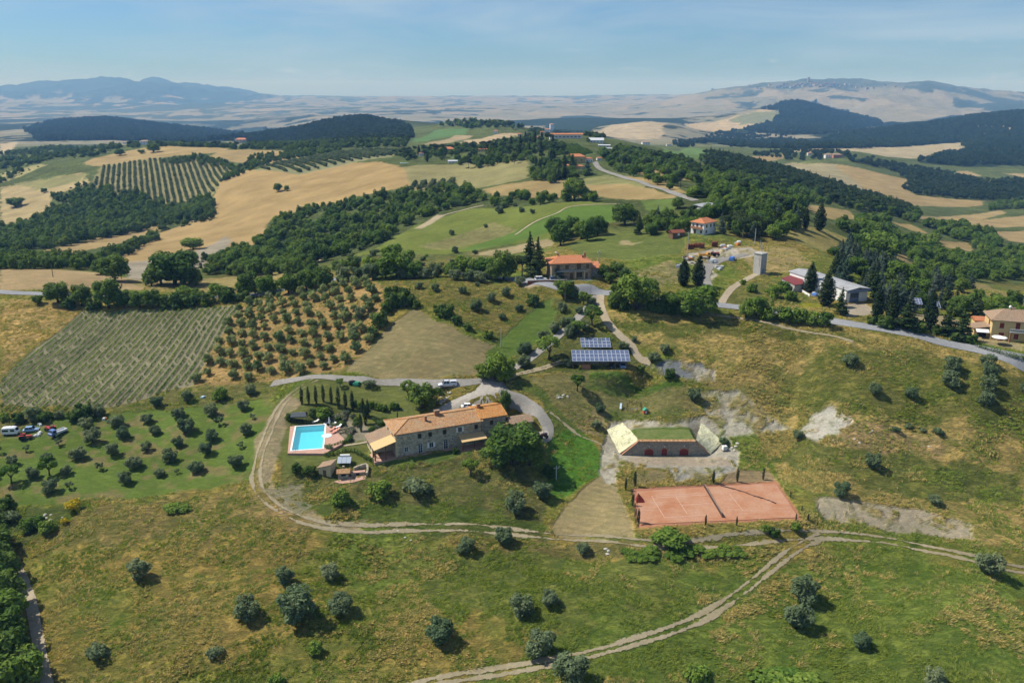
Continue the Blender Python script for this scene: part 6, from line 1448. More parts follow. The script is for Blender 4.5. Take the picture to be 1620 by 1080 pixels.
pole(1087, 410, 369, 'tall pole at the left edge of the machinery yard'); pole(1194, 386, 363, 'pole behind the machinery yard near the wood', False); pole(1353, 404, 383, 'pole on the slope right of the straw meadow', False, M_bark); pole(84, 438, 418, 'thin pole at the edge of the wheat field', False, M_bark); pole(192, 441, 418, 'pole between the trees beyond the road at left', True, M_bark)
def wire(i, j, label, sag=1.2):
    a, b = POLES[i], POLES[j]; m = MB(); m.tube([a.lerp(b, k/16)-Vector((0, 0, sag*4*(k/16)*(1-k/16))) for k in range(17)], .022, 4)
    tag(m.build('power_line', M_dark), label, 'cable')
wire(0, 1, 'thin cable running from the mown triangle pole up to the road'); wire(1, 2, 'thin cable crossing the road to the roadside house'); wire(2, 4, 'thin cable from the roadside house to the machinery yard')
# ------------------------------------------------------------------ other houses
def house(name, label, p, rz, L_, W_, H, rise, wall, roof, wins=(), hip=True, chim=(), side=(), frame=M_white, over=.5, doors=(), detail=True):
    t = thing(name, label, 'house', p, rz); m = MB(); m.box(-L_/2, -W_/2, -3, L_/2, W_/2, H); m.build('wall', wall, t)
    if not hip:
        for s in (-L_/2+.001, L_/2-.001):
            g = MB(); q = [(s, -W_/2, H-.05), (s, W_/2, H-.05), (s, 0, H+rise-.12)]; g.quad(*(q if s > 0 else q[::-1])); g.build('gable', wall, t)
    r, _ = hip_roof(L_, W_, H, rise, over, W_/2*.9 if hip else 0, W_/2*.9 if hip else 0, -L_/2, -W_/2); rf = r.build('roof', roof, t)
    for x, y, z in chim: chimney(rf, x, y, H+z, .8, .6, .6, M_brick, detail)
    for x, z, w, h, st in wins:
        o = window(t, x, z, w, h, -W_/2, 'plain', frame=frame) if st is None else window(t, x, z, w, h, -W_/2, 'plain', frame=st, glass=st)
    for x, z, w, h, st in side: window(t, x, z, w, h, -L_/2, 'plain', -1, 'y', frame=st or frame, glass=st or M_glass)
    for x, w, h, mt in doors: d = MB(); d.box(x-w/2, -W_/2-.05, 0, x+w/2, -W_/2+.05, h); d.build('door', mt, t)
    return t
def roadside():
    p = S_ROADHOUSE+Vector((1.5, 3.5, 0)); t = house('roadside_house', 'two-storey brown house with an orange hipped roof beside the road', p, .16, 13.5, 8.5, 5.6, 1.8, stone_mat('brown_house_stone', (.36, .26, .16), (.42, .34, .24), 2.5), M_tile_new,
        [(2.6, 3.4, 1.3, 1.9, M_wood), (5.6, 3.5, .9, 1.3, M_wood), (-1.5, 3.5, 1.0, 1.3, M_wood), (-4.5, 3.5, 1.0, 1.3, M_wood), (2.8, .7, 1.7, 1.5, None)], True, [(-3.5, 1.2, 1.2), (4.5, -1.5, .9), (5.8, 1.0, 1.3)], [(2, 3.5, .9, 1.2, M_wood)], M_wood, .7, [(.1, 1.1, 2.1, M_wood), (5.2, 1.0, 2.1, M_wood)])
    m = MB(); m.box(-5.0, -5.6, 2.85, 4.6, -4.26, 3.05); m.build('balcony', M_conc, t); m = MB(); m.box(1.0, -5.3, -1, 1.35, -4.95, 2.85); m.box(4.2, -5.3, -1, 4.55, -4.95, 2.85); m.build('pillar', M_plaster, t)
    m = MB(); m.box(6.76, -1.5, -2, 11.0, 3.8, 3.0); m.build('wing_wall', M_stone2, t); m = MB(); m.extr([(-2.1, 2.95), (4.3, 3.9), (4.3, 4.05), (-2.1, 3.12)], 6.76, 11.5, 'x'); m.build('wing_roof', M_tile_new, t)
    m = MB(); m.lathe([(.02, 0), (.45, .12), (.55, .2)], 12, (-4.2, .5)); o = m.build('satellite_dish', M_white, t, True); o.location = (0, 0, 8.2)
    m = MB(); m.box(-8, -7.5, -2, 6.6, -4.3, .06); m.build('terrace', M_conc, t)
    pt = thing('patio_hedge_wall', 'low dark red parapet before the roadside house', 'wall', p+Vector((-8, -8.3, -.3)), .10); m = MB(); m.box(-6, -.15, -1, 7, .15, .9); m.build('parapet', M_rust, pt); m = MB(); m.box(-6.1, -.22, .902, 7.1, .22, 1.0); m.build('coping', M_conc, pt)
    for i, (dx, c, lab) in enumerate(((-9.5, (.75, .76, .78), 'white car parked behind the parapet of the roadside house'), (-4.6, (.16, .22, .34), 'blue car parked behind the parapet of the roadside house'))): car(p+Vector((dx, -5.3, -.2)), .2, lab, c, 'hatch')
roadside()
def white_house():
    t = house('white_house', 'white two-storey house with a red hipped roof above the machinery yard', S_WHITE+Vector((1.5, 4, 0)), -.72+1.45, 10.5, 8.0, 6.0, 2.0, M_white, M_tile_new, [(-3, 3.6, 1.0, 1.4, M_wood), (0.5, 3.6, 1.0, 1.4, M_wood), (3.4, 3.6, 1.0, 1.4, M_wood), (-3, .8, 1.0, 1.4, M_wood)], True, [(-2.4, 1.2, 1.0)],
        [(-2.4, 3.5, 1.0, 1.4, M_wood), (.2, 3.3, 1.1, 2.0, M_wood), (2.6, 3.5, 1.0, 1.4, M_wood), (-2.4, .7, 1.0, 1.4, M_wood), (1.5, .1, 1.2, 2.1, M_wood)], M_wood, .6)
    m = MB(); m.box(-6.5, -3.5, 2.9, -5.26, 3.5, 3.05); m.box(-6.5, -3.5, 3.052, -6.42, 3.5, 3.95); m.build('balcony', M_brick, t); t.scale = (.8, .8, .8)
white_house()
def yellow_house():
    t = house('yellow_house', 'yellow two-storey house with brown hipped roof and dark red shutters by the road', S_YELLOW+Vector((3.6, 4.6, 0)), -.30, 14, 9, 6.0, 2.3, M_yellow, M_tile_br,
        [(-4.6, 3.7, .95, 1.35, M_red), (-.6, 3.5, .95, 1.9, M_red), (3.4, 3.7, .95, 1.35, M_red), (-.6, .8, 1.0, 1.3, M_red), (3.6, .8, 1.0, 1.3, M_red)], True, [(-1.0, .6, 1.5), (2.5, 1.5, 1.3)], [(-1, 3.6, .9, 1.3, M_red)], M_red, .7, [(-4.4, 1.3, 2.3, M_red)])
    m = MB(); m.box(-2.6, -5.8, 2.75, 6.9, -4.51, 2.95); m.build('balcony', M_conc, t); m = MB()
    for k in range(20): x = -2.5+k*.49; m.box(x-.06, -5.78, 2.955, x+.06, -5.66, 3.75)
    m.box(-2.6, -5.8, 3.752, 6.9, -5.62, 3.88); m.build('balustrade', M_lgrey, t); m = MB(); m.box(-2.5, -5.7, -2, -2.1, -5.3, 2.74); m.box(2.2, -5.7, -2, 2.6, -5.3, 2.74); m.box(6.4, -5.7, -2, 6.8, -5.3, 2.74); m.build('pillar', M_brick, t)
    m = MB(); m.box(-10.8, -2.2, -2, -7.02, 3.0, 2.4); m.build('garage_wall', M_yellow, t); m = MB(); m.extr([(-11.3, 2.35), (-7.02, 3.2), (-7.02, 3.35), (-11.3, 2.5)], -2.6, 3.4); m.build('garage_roof', M_tile_br, t); m = MB(); m.box(-9.9, -2.25, .02, -7.6, -2.15, 1.9); m.build('garage_door', M_dark, t)
    m = MB(); m.extr([(-4.3, 1.9), (-2.25, 2.5), (-2.25, 2.56), (-4.3, 1.96)], -10.6, -7.3, 'x'); m.build('canopy', M_white, t); m = MB(); m.lathe([(.02, 0), (.4, .1), (.5, .2)], 12); o = m.build('satellite_dish', M_white, t, True); o.location = (-2.2, 0, 8.8); o.rotation_euler = (1.1, 0, .4)
    m = MB(); m.lathe([(.05, 2.5), (2.0, 2.05), (2.02, 1.98)], 8, (0, 0)); m2 = MB(); m2.tube([(0, 0, 0), (0, 0, 2.5)], .04, 6); tt = thing('parasol', 'white square parasol before the yellow house', 'parasol', S_YELLOW+Vector((-4.6, -2.2, .1)), .2); m.build('canopy', M_white, tt); m2.build('pole', M_metal, tt)
    h = house('yellow_outbuilding', 'little yellow outbuilding with an orange roof left of the yellow house', gz(1553, 518), -.25, 5, 4, 2.6, .9, M_yellow, M_tile_new, [(-1, 1.0, .7, .8, M_wood)], False, (), (), M_wood, .3, [(1.2, 1.0, 2.0, M_wood)])
    w = MB(); a, b = ground(1503, 528), ground(1545, 541); n = 10
    for k in range(n): q0, q1 = a.lerp(b, k/n), a.lerp(b, (k+1)/n); z0 = float(height(q0.x, q0.y)); w.loft([[(q0.x, q0.y-.15, z0-.5), (q0.x, q0.y+.15, z0-.5), (q0.x, q0.y+.15, z0+1.7), (q0.x, q0.y-.15, z0+1.7)], [(q1.x, q1.y-.15, z0-.5), (q1.x, q1.y+.15, z0-.5), (q1.x, q1.y+.15, z0+1.7), (q1.x, q1.y-.15, z0+1.7)]])
    o = w.build('garden_wall', M_plaster, None); tag(o, 'cream garden wall along the road left of the yellow house', 'wall')
yellow_house()
def long_shed():
    z = S_SHED.z
    def at(px, py, h=0):
        a, t = ray(px, py); y = (EYE-(z+h))/t; return Vector((a*y, y))
    fr, fl_, bl = at(1371, 476), at(1337, 479.5), at(1250, 429, 4.4)
    front = fr-fl_; W_ = front.length; u = front.normalized(); b = Vector((-u.y, u.x)); side = (bl-fl_); D = side.length
    s = side.normalized()
    t = thing('long_shed', 'long white industrial shed with a grey sheet roof and a blue-grey gate', 'shed', (fl_.x, fl_.y, z), 0); bb = u*W_
    P4 = [Vector((0, 0)), bb, bb+s*D, s*D]
    m = MB(); m.loft([[(p.x, p.y, -2) for p in P4], [(p.x, p.y, 4.2) for p in P4]]); m.build('wall', M_white, t)
    c = sum(P4, Vector((0, 0)))/4; O = [c+(p-c)*1.03+(p-c).normalized()*.5 for p in P4]; mid0 = (O[0]+O[1])/2; mid1 = (O[2]+O[3])/2
    rm = plain('fibre_cement_sheet', (.31, .315, .32), .85, .12, .6, grime=.35); m = MB()
    e0 = [(O[0].x, O[0].y, 4.3), (mid0.x, mid0.y, 4.95), (mid1.x, mid1.y, 4.95), (O[3].x, O[3].y, 4.3)]; e1 = [(mid0.x, mid0.y, 4.952), (O[1].x, O[1].y, 4.302), (O[2].x, O[2].y, 4.302), (mid1.x, mid1.y, 4.952)]
    m.prism(e0, .1); m.prism(e1, .1); m.build('roof', rm, t)
    m = MB(); o0, o1 = O[0]-b*.03, O[1]-b*.03; m.loft([[(o0.x, o0.y, 3.5), (o0.x, o0.y, 4.28), (o0.x+b.x*.1, o0.y+b.y*.1, 4.28), (o0.x+b.x*.1, o0.y+b.y*.1, 3.5)], [(o1.x, o1.y, 3.5), (o1.x, o1.y, 4.28), (o1.x+b.x*.1, o1.y+b.y*.1, 4.28), (o1.x+b.x*.1, o1.y+b.y*.1, 3.5)]]); m.build('fascia', M_greymetal, t)
    d0, d1 = u*(W_*.18)-b*.04, u*(W_*.60)-b*.04; m = MB(); m.quad((d0.x, d0.y, 0), (d1.x, d1.y, 0), (d1.x, d1.y, 3.2), (d0.x, d0.y, 3.2)); o = m.build('gate', M_greymetal, t)
    g = MB()
    for k in range(5):
        q0 = d0.lerp(d1, .08+k*.175)-b*.02; q1 = d0.lerp(d1, .08+k*.175+.14)-b*.02
        for zz in (1.5, 2.0, 2.5): g.quad((q0.x, q0.y, zz), (q1.x, q1.y, zz), (q1.x, q1.y, zz+.4), (q0.x, q0.y, zz+.4))
    g.build('gate_panes', M_glass, o)
    l0 = at(1237, 440, 2.6); q = [at(1236, 440, 2.6), at(1252, 435, 3.1), at(1270, 441.5, 3.1), at(1270, 449, 2.6), at(1257.5, 451, 2.4)]
    t2 = thing('red_roofed_lean_to', 'low lean-to with a dark red roof at the back of the long shed', 'shed', (q[0].x, q[0].y, z), 0); m = MB(); pts = [((p-q[0]).x, (p-q[0]).y, hz) for p, hz in zip(q, (2.6, 3.1, 3.1, 2.6, 2.45))]
    m.prism(pts[::-1] if False else pts, .12); m.build('roof', plain('dark_red_sheet', (.17, .035, .035), .7, .1, 1), t2); m = MB(); cc = sum((Vector(p) for p in pts), Vector())/5
    m.loft([[(cc.x+(p[0]-cc.x)*.93, cc.y+(p[1]-cc.y)*.93, -1.5) for p in pts], [(cc.x+(p[0]-cc.x)*.93, cc.y+(p[1]-cc.y)*.93, p[2]-.14) for p in pts]]); m.build('wall', M_conc, t2)
    w = MB(); a_, b_ = ground(1258, 453), ground(1281, 469); n = 6
    for k in range(n): q0, q1 = a_.lerp(b_, k/n), a_.lerp(b_, (k+1)/n); z0 = float(height(q0.x, q0.y)); w.loft([[(q0.x-.12, q0.y, z0-.5), (q0.x+.12, q0.y, z0-.5), (q0.x+.12, q0.y, z0+.7), (q0.x-.12, q0.y, z0+.7)], [(q1.x-.12, q1.y, z0-.5), (q1.x+.12, q1.y, z0-.5), (q1.x+.12, q1.y, z0+.7), (q1.x-.12, q1.y, z0+.7)]])
    tag(w.build('yard_wall', M_white, None), 'low white wall slanting down before the long shed', 'wall')
long_shed()
def tower():
    t = thing('transformer_tower', 'tall square concrete transformer tower standing on the mound by the road', 'tower', S_TOWER, .62); m = MB(); m.box(-1.55, -1.55, -1.5, 1.55, 1.55, 7.3); m.build('shaft', M_conc, t); m = MB(); m.box(-1.8, -1.8, 7.302, 1.8, 1.8, 7.6); m.build('cap', M_conc, t)
    m = MB(); m.box(-.6, -1.6, 0, .5, -1.5, 2.1); m.build('door', M_greymetal, t); m = MB(); m.box(-1.62, -1.0, 3.0, -1.54, -.7, 6.5); m.build('stain_strip', M_terracotta, t)
    m = MB()
    for x, y, h in ((-.5, .2, 4.6), (.2, -.3, 3.2), (.5, .4, 1.8)): m.tube([(x, y, 7.6), (x, y, 7.6+h)], .06, 6)
    m.box(-.9, .15, 9.2, .6, .22, 9.3); m.build('mast', M_metal, t)
tower()
def roadside_racks():
    for px0, px1, py, cols, lab in ((1439, 1458, 484, 4, 'left solar rack behind the roadside cypress'), (1474, 1487, 490, 3, 'right solar rack behind the roadside cypress')):
        g = gz((px0+px1)/2, py+8); w = px_size(g, px1-px0); t = thing('solar_rack', lab, 'solar panels', g, -.15); pv_array(t, cols, 3, w/cols, 1.0, .5, 2.2)
        for x in (-w/2+.3, w/2-.3): m = MB(); m.box(x-.08, .4, -.5, x+.08, .56, 2.4); m.box(x-.08, 2.2, -.5, x+.08, 2.36, 3.3); m.build('post', M_metal, t)
roadside_racks()
# dark barn, hut, village
house('dark_barn', 'low dark barn with a red gable roof left of the white house', gz(1070, 375), .3, 5.2, 3.6, 2.1, 1.0, M_wood, M_rust, [(0, 1.0, .8, .8, M_white)], False, (), (), M_white, .3)
house('field_hut', 'little hut with an orange roof before the wood right of the yard', gz(1190, 368), .2, 3.4, 3, 2.6, 1.0, M_stone2, M_tile_new, [(0, 1, .6, .7, M_wood)], False, (), (), M_wood, .3)
house('flat_house', 'grey-roofed house half hidden by trees behind the white house', gz(1118, 340), .3, 9, 7, 4.5, 1.2, M_conc, plain('grey_roof_sheet', (.24, .25, .26)), [(-2, 2, 1, 1, M_wood), (2, 2, 1, 1, M_wood)], True)
VHPX = []
def vh(px, py, wpx, label, hpx=None, rz=0.0, ratio=.62, wall=None, roof=None, hip=True, rise=.22, nw=3, grp=None):
    VHPX.append((px, py, wpx)); g = gz(px, py); L_ = px_size(g, wpx); H = px_size(g, hpx) if hpx else L_*.4; wn_ = []
    for k in range(nw):
        x = (k-(nw-1)/2)*L_/(nw+.3)
        for f in range(2 if H > 4.6 else 1): wn_.append((x, (H*.58 if f == 0 and H > 4.6 else H*.3) if f == 0 else H*.12, L_*.07, H*.2, M_wood))
    t = house('village_house', label, g+Vector((0, L_*ratio/2, 0)), rz, L_, L_*ratio, H, L_*rise*.6, wall or M_plaster, roof or M_tile_new, wn_, hip, (), (), M_wood, L_*.04, (), False)
    if grp: t['group'] = grp
vh(706, 243, 23, 'terracotta-walled house with a wide red roof left of the hilltop village', 7, .1, .6, plain('terracotta_plaster', (.50, .26, .14), .9), None)
vh(763, 240, 14, 'house showing only its orange roof among the village pines', 4); vh(717, 258, 16, 'low white shed at the far edge of the green-brown field', 3, .1, .5, M_white, M_lgrey, False, .15); vh(667, 247, 9, 'small white house among the far left village trees', 5, .2, .7, M_white)
vh(911, 257, 28, 'larger red-roofed house at the upper end of the village road', 9, .05, .6, M_yellow); vh(931, 257, 12, 'small red-roofed house beside the larger one on the village road', 6, .2, .7, M_white); vh(900, 266, 18, 'orange-roofed low house below the larger village road house', 4, -.1, .7); vh(916, 267, 14, 'orange-roofed house almost hidden by the silver tree', 4, .1, .7)
vh(895, 219, 50, 'very long pale building with an orange roof on the village ridge', 6, .08, .16, M_white, M_tile_new, False, .06, 8); vh(944, 226, 22, 'white hall with a grey curved roof on the village ridge', 4, -.1, .6, M_white, M_lgrey, False, .25, 4); vh(956, 233, 18, 'long grey-roofed shed behind the small far vineyard', 3, .0, .4, M_white, M_lgrey, False, .1); vh(966, 238, 14, 'pale shed at the right end of the far vineyard', 3, 0, .5, M_conc, M_lgrey, False, .1)
vh(948, 254, 8, 'tiny white house where the village road ends', 4, .2, .7, M_white)
for k, (px, py, w, h, lab) in enumerate([(866, 212, 8, 7, 'leftmost white house of the village street'), (858, 214, 7, 5, 'pale house left of the village street'), (873, 206, 6, 9, 'narrow tall white house like a bell tower in the village'), (849, 221, 8, 4, 'low white house below the village street'), (784, 212, 7, 5, 'orange house on the far lane left of the village'), (822, 216, 8, 4, 'pale roofed house near the tan terraces')]):
    vh(px, py, w, lab, h, .2*(k % 3-1), .8, (M_white, M_plaster)[k % 2], M_tile_new)
for k, (px, py, w) in enumerate([(716, 199, 6), (724, 198, 5), (732, 199, 7), (741, 198, 5), (750, 199, 6), (737, 195, 5), (728, 194, 4)]):
    vh(px, py, w, 'white house in the far hamlet under the wooded knoll', 3.4, .1*k, .8, (M_white, M_plaster)[k % 2], M_tile_br, grp='far hamlet houses')
vh(228, 229, 14, 'white house with a brown roof on the left skyline ridge', 5, .1, .6, M_white, M_tile_br); vh(381, 225, 17, 'orange-roofed house on the skyline in the left centre', 4, 0, .6, M_plaster); vh(198, 228, 8, 'small pale house left on the skyline ridge', 3, .1, .7, M_white, M_tile_br)
vh(1312, 250, 12, 'white farmhouse end on the far right hill', 5, 0, .7, M_white, M_tile_br); vh(1325, 250, 14, 'brick-coloured farm building on the far right hill', 5, .05, .7, plain('far_brick', (.42, .2, .13), .9), M_tile_br); vh(1281, 246, 6, 'little white farm hut among the trees of the far right hill', 4, 0, .8, M_white)
vh(1022, 229, 12, 'pale house on the slope right of the village ridge', 4, .1, .7, M_white, M_tile_br); vh(1058, 231, 7, 'tiny pale house beyond the village pines', 3, .1, .7, M_white, M_tile_br)
t = thing('garden_pool', 'tiny turquoise pool of a distant house left of the village', 'pool', gz(640, 258, .15), 0); m = MB(); m.box(-4, -2, -.5, 4, 2, .1); m.build('rim', M_white, t); m = MB(); m.quad((-3.6, -1.6, .12), (3.6, -1.6, .12), (3.6, 1.6, .12), (-3.6, 1.6, .12)); m.build('water', plain('far_pool_water', (.2, .6, .62), .1), t)
# far hilltop town
r_ = random.Random(77); mt = [plain('town_wall_pale', (.40, .33, .26), .9), plain('town_wall_tan', (.32, .25, .18), .9), plain('town_wall_white', (.46, .42, .37), .9)]
for k in range(70):
    px = r_.gauss(1300, 42) if k < 54 else r_.uniform(1180, 1440); py = 131+abs(px-1300)*.045+r_.uniform(.6, 7); g = gz(px, py)
    w = r_.uniform(8, 19); h = r_.uniform(8, 17); t = thing('town_building', 'pale building of the hazy town on the far hilltop', 'building', g, r_.uniform(-.4, .4), 'buildings of the far hilltop town')
    m = MB(); m.box(-w, -w*.5, -20, w, w*.5, h); m.build('wall', mt[k % 3], t); m = MB(); m.extr([(-w-1, h+.01), (w+1, h+.01), (0, h+w*.3)], -w*.55, w*.55); m.build('roof', M_tile_br, t)
t = thing('town_tower', 'slender tower rising above the hazy hilltop town', 'tower', gz(1279, 130), 0); m = MB(); m.box(-9, -9, -20, 9, 9, 42); m.build('shaft', mt[1], t); m = MB(); m.box(-11, -11, 42.1, 11, 11, 48); m.build('battlement', mt[1], t)
# ------------------------------------------------------------------ vineyard rows and fence
def vineyard():
    a, b = ground(40, 560), ground(130, 493); u = (ground(130, 495)-ground(15, 590)).xy.normalized(); w = Vector((-u.y, u.x))
    pl = poly_al(P("2 600,130 494,384 484,332 560,302 610,150 650,2 660")); o = ground(190, 565).xy; rg = np.random.default_rng(4); n = 0
    pm = plain('chestnut_stakes', (.20, .17, .14), .95, .2, 4)
    for i in range(-34, 35):
        q = o + w*(i*2.3); s = np.arange(-75, 75, .9); x = q.x+u.x*s; y = q.y+u.y*s
        m = inside(pl, x/np.maximum(y, 1), np.log(np.maximum(y, 1)))
        if m.sum() < 4: continue
        x, y = x[m], y[m]; k = rg.random(len(x)) < .93; z = height(x, y)
        x0, y0, z0 = float(x[0]), float(y[0]), float(z[0]); t = thing('vine_row', 'row of young staked vines on the grey soil of the sloping vineyard', 'vine row', (x0, y0, z0), 0, 'vine rows of the grey-soiled vineyard')
        xs, ys, zs = x[k], y[k], z[k]
        lb = [(a_-x0, b_-y0, c_-z0+.55,  .37, .37, .48) for a_, b_, c_ in zip(xs, ys, zs)]
        me = leaf_cloud('vine_foliage', lb, 26*len(lb), .20, M_leaf_vine, i+50, .5, .8, .2); ob = bpy.data.objects.new('vines', me); COL.objects.link(ob); ob.parent = t
        st = MB()
        for a_, b_, c_ in list(zip(x, y, z))[::9]: st.tube([(a_-x0, b_-y0, c_-z0-.3), (a_-x0, b_-y0, c_-z0+1.3)], .04, 4)
        ob = st.build('stakes', pm, t)
vineyard()
# ------------------------------------------------------------------ planting
def Z(ox, oy, k, s):
    return [(ox+a/k, oy+b/k, c/k) for a, b, c in P(s)]
GROVE_L = 'round grey-green olive tree in the mown grove between vineyard and pool'
for px, py, w in Z(0, 420, 3, "555 760 70,585 820 60,700 745 60,735 800 55,850 720 65,885 790 85,1000 710 65,1155 685 60,1170 800 60,1005 832 62,845 857 55,695 878 50,535 898 65,372 915 75,225 925 50,315 990 52,60 945 55,155 1008 60,240 1075 75,640 962 75,598 1035 65,760 1000 50,935 980 70,805 930 70,980 895 65,1120 955 75,440 838 75,412 772 70,-40 1010 60"):
    plant_px('olive', px, py, w*1.05, GROVE_L, 'olives of the mown grove')
for px, py, w in Z(0, 420, 3, "1040 757 45,1200 728 30,330 1058 40,475 968 40,840 987 26,1140 868 35,125 883 35,280 855 38,-8 895 40"):
    plant_px('young_olive', px, py, w, 'thin young olive with a sparse crown in the mown grove beside the vineyard', 'young olives of the mown grove')
plant_px('open', 55/3, 420+1030/3, 30, 'light green airy tree leaning at the left edge of the mown olive grove', v=1)
plant_px('open', 235/3, 420+995/3, 30, 'light green leafy tree between two grey olives in the mown grove', v=2)
for px, py, w in Z(0, 420, 3, "745 668 66,893 645 62,1190 612 58,165 735 78,285 722 52,470 712 62"):
    plant_px('olive', px, py, w, 'olive growing in the tall grass along the lower edge of the vineyard', 'olives along the vineyard edge')
for (px, py, w, v), lab in zip([(132, 662, 36, 0), (118, 664, 26, 3), (350, 632, 28, 1), (30, 668, 24, 0), (75, 664, 26, 3), (8, 665, 18, 1)],
    ('dark bushy shrub at the lower vineyard edge right of the olives', 'dark shrub touching a bigger one at the lower vineyard edge', 'pale green shrub by the orange olive slope', 'shrub right behind the white caravan', 'shrub behind the blue car in the grove', 'low shrub at the far left above the caravan')):
    plant_px('shrub', px, py, w, lab, v=v)
# scattered olives in the rough meadow nearest the camera: one label each
FRONT = [(222, 914, 34, 'olive alone in dry grass nearest the left woodland path'), (452, 921, 28, 'smaller olive up-left of the two broad meadow olives'), (470, 978, 56, 'broadest olive in the dry foreground meadow'),
 (390, 977, 38, 'olive just left of the broadest meadow olive'), (522, 914, 30, 'olive above the broadest meadow olive on the right'), (540, 968, 38, 'olive just right of the broadest meadow olive'),
 (697, 1014, 44, 'full round olive alone above the lower dirt track'), (737, 873, 28, 'olive just below the upper track, left of a twin'), (797, 858, 30, 'olive touching the lower side of the upper track'),
 (825, 972, 36, 'left olive of a slanting pair in the green meadow middle'), (870, 957, 28, 'right olive of a slanting pair in the green meadow middle'), (855, 1034, 44, 'olive right beside the upper bank of the lower dirt track'),
 (905, 1080, 52, 'olive cut by the bottom edge below the dirt track'), (922, 874, 22, 'small olive beside pale stones below the dry earth fan'), (1272, 948, 42, 'upper olive of two close ones inside the track fork'),
 (1262, 990, 42, 'lower olive of two close ones inside the track fork'), (1363, 1024, 28, 'darker small olive right of the track fork pair'), (1563, 906, 40, 'olive standing on the track near the right edge'),
 (1331, 783, 26, 'olive above the long grey gravel strip'), (1478, 797, 20, 'tiny olive right of the long gravel strip'), (1380, 738, 26, 'olive alone in the green hollow of the right field'),
 (1262, 693, 18, 'small dark olive beside the stony patch'), (1345, 577, 24, 'olive alone high in the right field'), (1383, 624, 20, 'left olive of two small ones in mid right field'), (1442, 630, 20, 'right olive of two small ones in mid right field'),
 (1507, 589, 28, 'upper olive of a stacked pair in the right field'), (1503, 611, 30, 'lower olive of a stacked pair in the right field'), (1562, 582, 26, 'topmost of four olives in a column below the road'),
 (1566, 598, 24, 'second of four olives in a column below the road'), (1562, 617, 26, 'third of four olives in a column below the road'), (1560, 640, 26, 'lowest of four olives in a column below the road'), (1622, 622, 22, 'olive cut by the right edge of the photo'),
 (1098, 632, 22, 'dark olive at the edge of the grey gravel square'), (1034, 572, 20, 'olive left of the dark gravel turning place'), (1051, 557, 18, 'olive behind the gravel turning place'), (949, 652, 16, 'small olive left of the playground'), (943, 676, 16, 'small olive at the left end of the gravel above the cellar'),
 (815, 808, 34, 'grey olive on the bank below the large farm tree'), (858, 787, 32, 'pale olive left of the dry earth fan'), (1478, 1082, 30, 'faint olive cut by the bottom edge at right')]
for px, py, w, lab in FRONT: plant_px('olive', px, py, w*1.06, lab)
BUSH = [('shrub', 541, 797, 34, 'green bush on the bank below the stone oven', 1, 1.0), ('shrub', 340, 1036, 24, 'low thin bush alone in the dry foreground grass', 2), ('shrub', 500, 1032, 26, 'fresh green bush below the broadest meadow olive', 1), ('shrub', 155, 1038, 34, 'thin olive in dry grass near the lower left path', 2),
 ('shrub', 437, 1086, 30, 'green bush cut by the bottom edge at left', 1), ('shrub', 1104, 1082, 44, 'leafy bush cut by the bottom edge below the track', 1), ('shrub', 276, 806, 34, 'flat dark bramble patch in dry grass below the mown grove', 1, .4), ('shrub', 292, 806, 26, 'small bramble joined to a flat bramble patch', 1, .4),
 ('shrub', 600, 785, 42, 'bright leafy fig on the bank below the solar collectors', 1, .85), ('shrub', 660, 777, 46, 'loose grey-green tree on the bank below the farmhouse', 2, .8), ('open', 745, 753, 28, 'slender young tree on the bank left of the big farm tree', 1),
 ('shrub', 720, 716, 13, 'dark round bush on the farmhouse lawn before the awning', 0), ('open', 1108-195, 618, 26, 'orchard tree with forked stems on the terrace left of the solar shed', 0), ('shrub', 1060, 597, 22, 'dark shrub below the gravel turning place', 0), ('shrub', 1014, 588, 16, 'shrub at the right end of the solar shed', 0),
 ('shrub', 1145, 702, 18, 'grey shrub on the slope behind the yellow tarpaulin', 2), ('shrub', 1437, 676, 12, 'low bush in the rank straw of the right field', 2), ('shrub', 1418, 682, 14, 'left bush of three in rank straw', 2), ('shrub', 1460, 682, 10, 'tiny bush right of three in rank straw', 2), ('shrub', 1484, 686, 18, 'wide bush at the end of the rank straw', 2),
 ('shrub', 1060, 856, 60, 'wide bright fig bush at the near left corner of the tennis court', 1, .42), ('shrub', 1225, 848, 20, 'bush between tennis court and track', 0), ('shrub', 1212, 840, 16, 'weedy bush below the tennis court', 1), ('shrub', 1258, 838, 18, 'bush at the right end below the tennis court', 1),
 ('broom', 118, 806, 26, 'yellow flowering broom at the lower left ravine', 0), ('broom', 102, 828, 14, 'small yellow broom beside the pale rock', 1)]
for k, px, py, w, lab, v, *tl in BUSH: plant_px(k, px, py, w, lab, v=v, tall=tl[0] if tl else 1.0)
i = 0
rr = random.Random(21)
for k in range(46):
    u = rr.random(); px = 985+205*u; py = 882-10*u+rr.uniform(-9, 7); plant_px('shrub', px, py, rr.uniform(12, 24), 'bright low bramble in the long strip below the track', 'brambles below the track', v=1, tall=rr.uniform(.3, .5))
for px, py, w in [(1215, 1082, 60), (1250, 1076, 56), (1280, 1086, 60), (1240, 1090, 70)]:
    plant_px('shrub', px, py, w, 'vivid low bramble at the bottom edge right of centre', 'brambles at the bottom edge', v=1, tall=.35)
for px, py, w, v in [(5, 830, 30, 0), (20, 822, 26, 2), (45, 838, 28, 1), (60, 832, 24, 1), (12, 800, 26, 0), (75, 842, 30, 1), (0, 810, 30, 3)]:
    plant_px('shrub', px, py, w, 'shrub crowding the small ravine below the mown grove', 'shrubs of the small ravine', v=v)
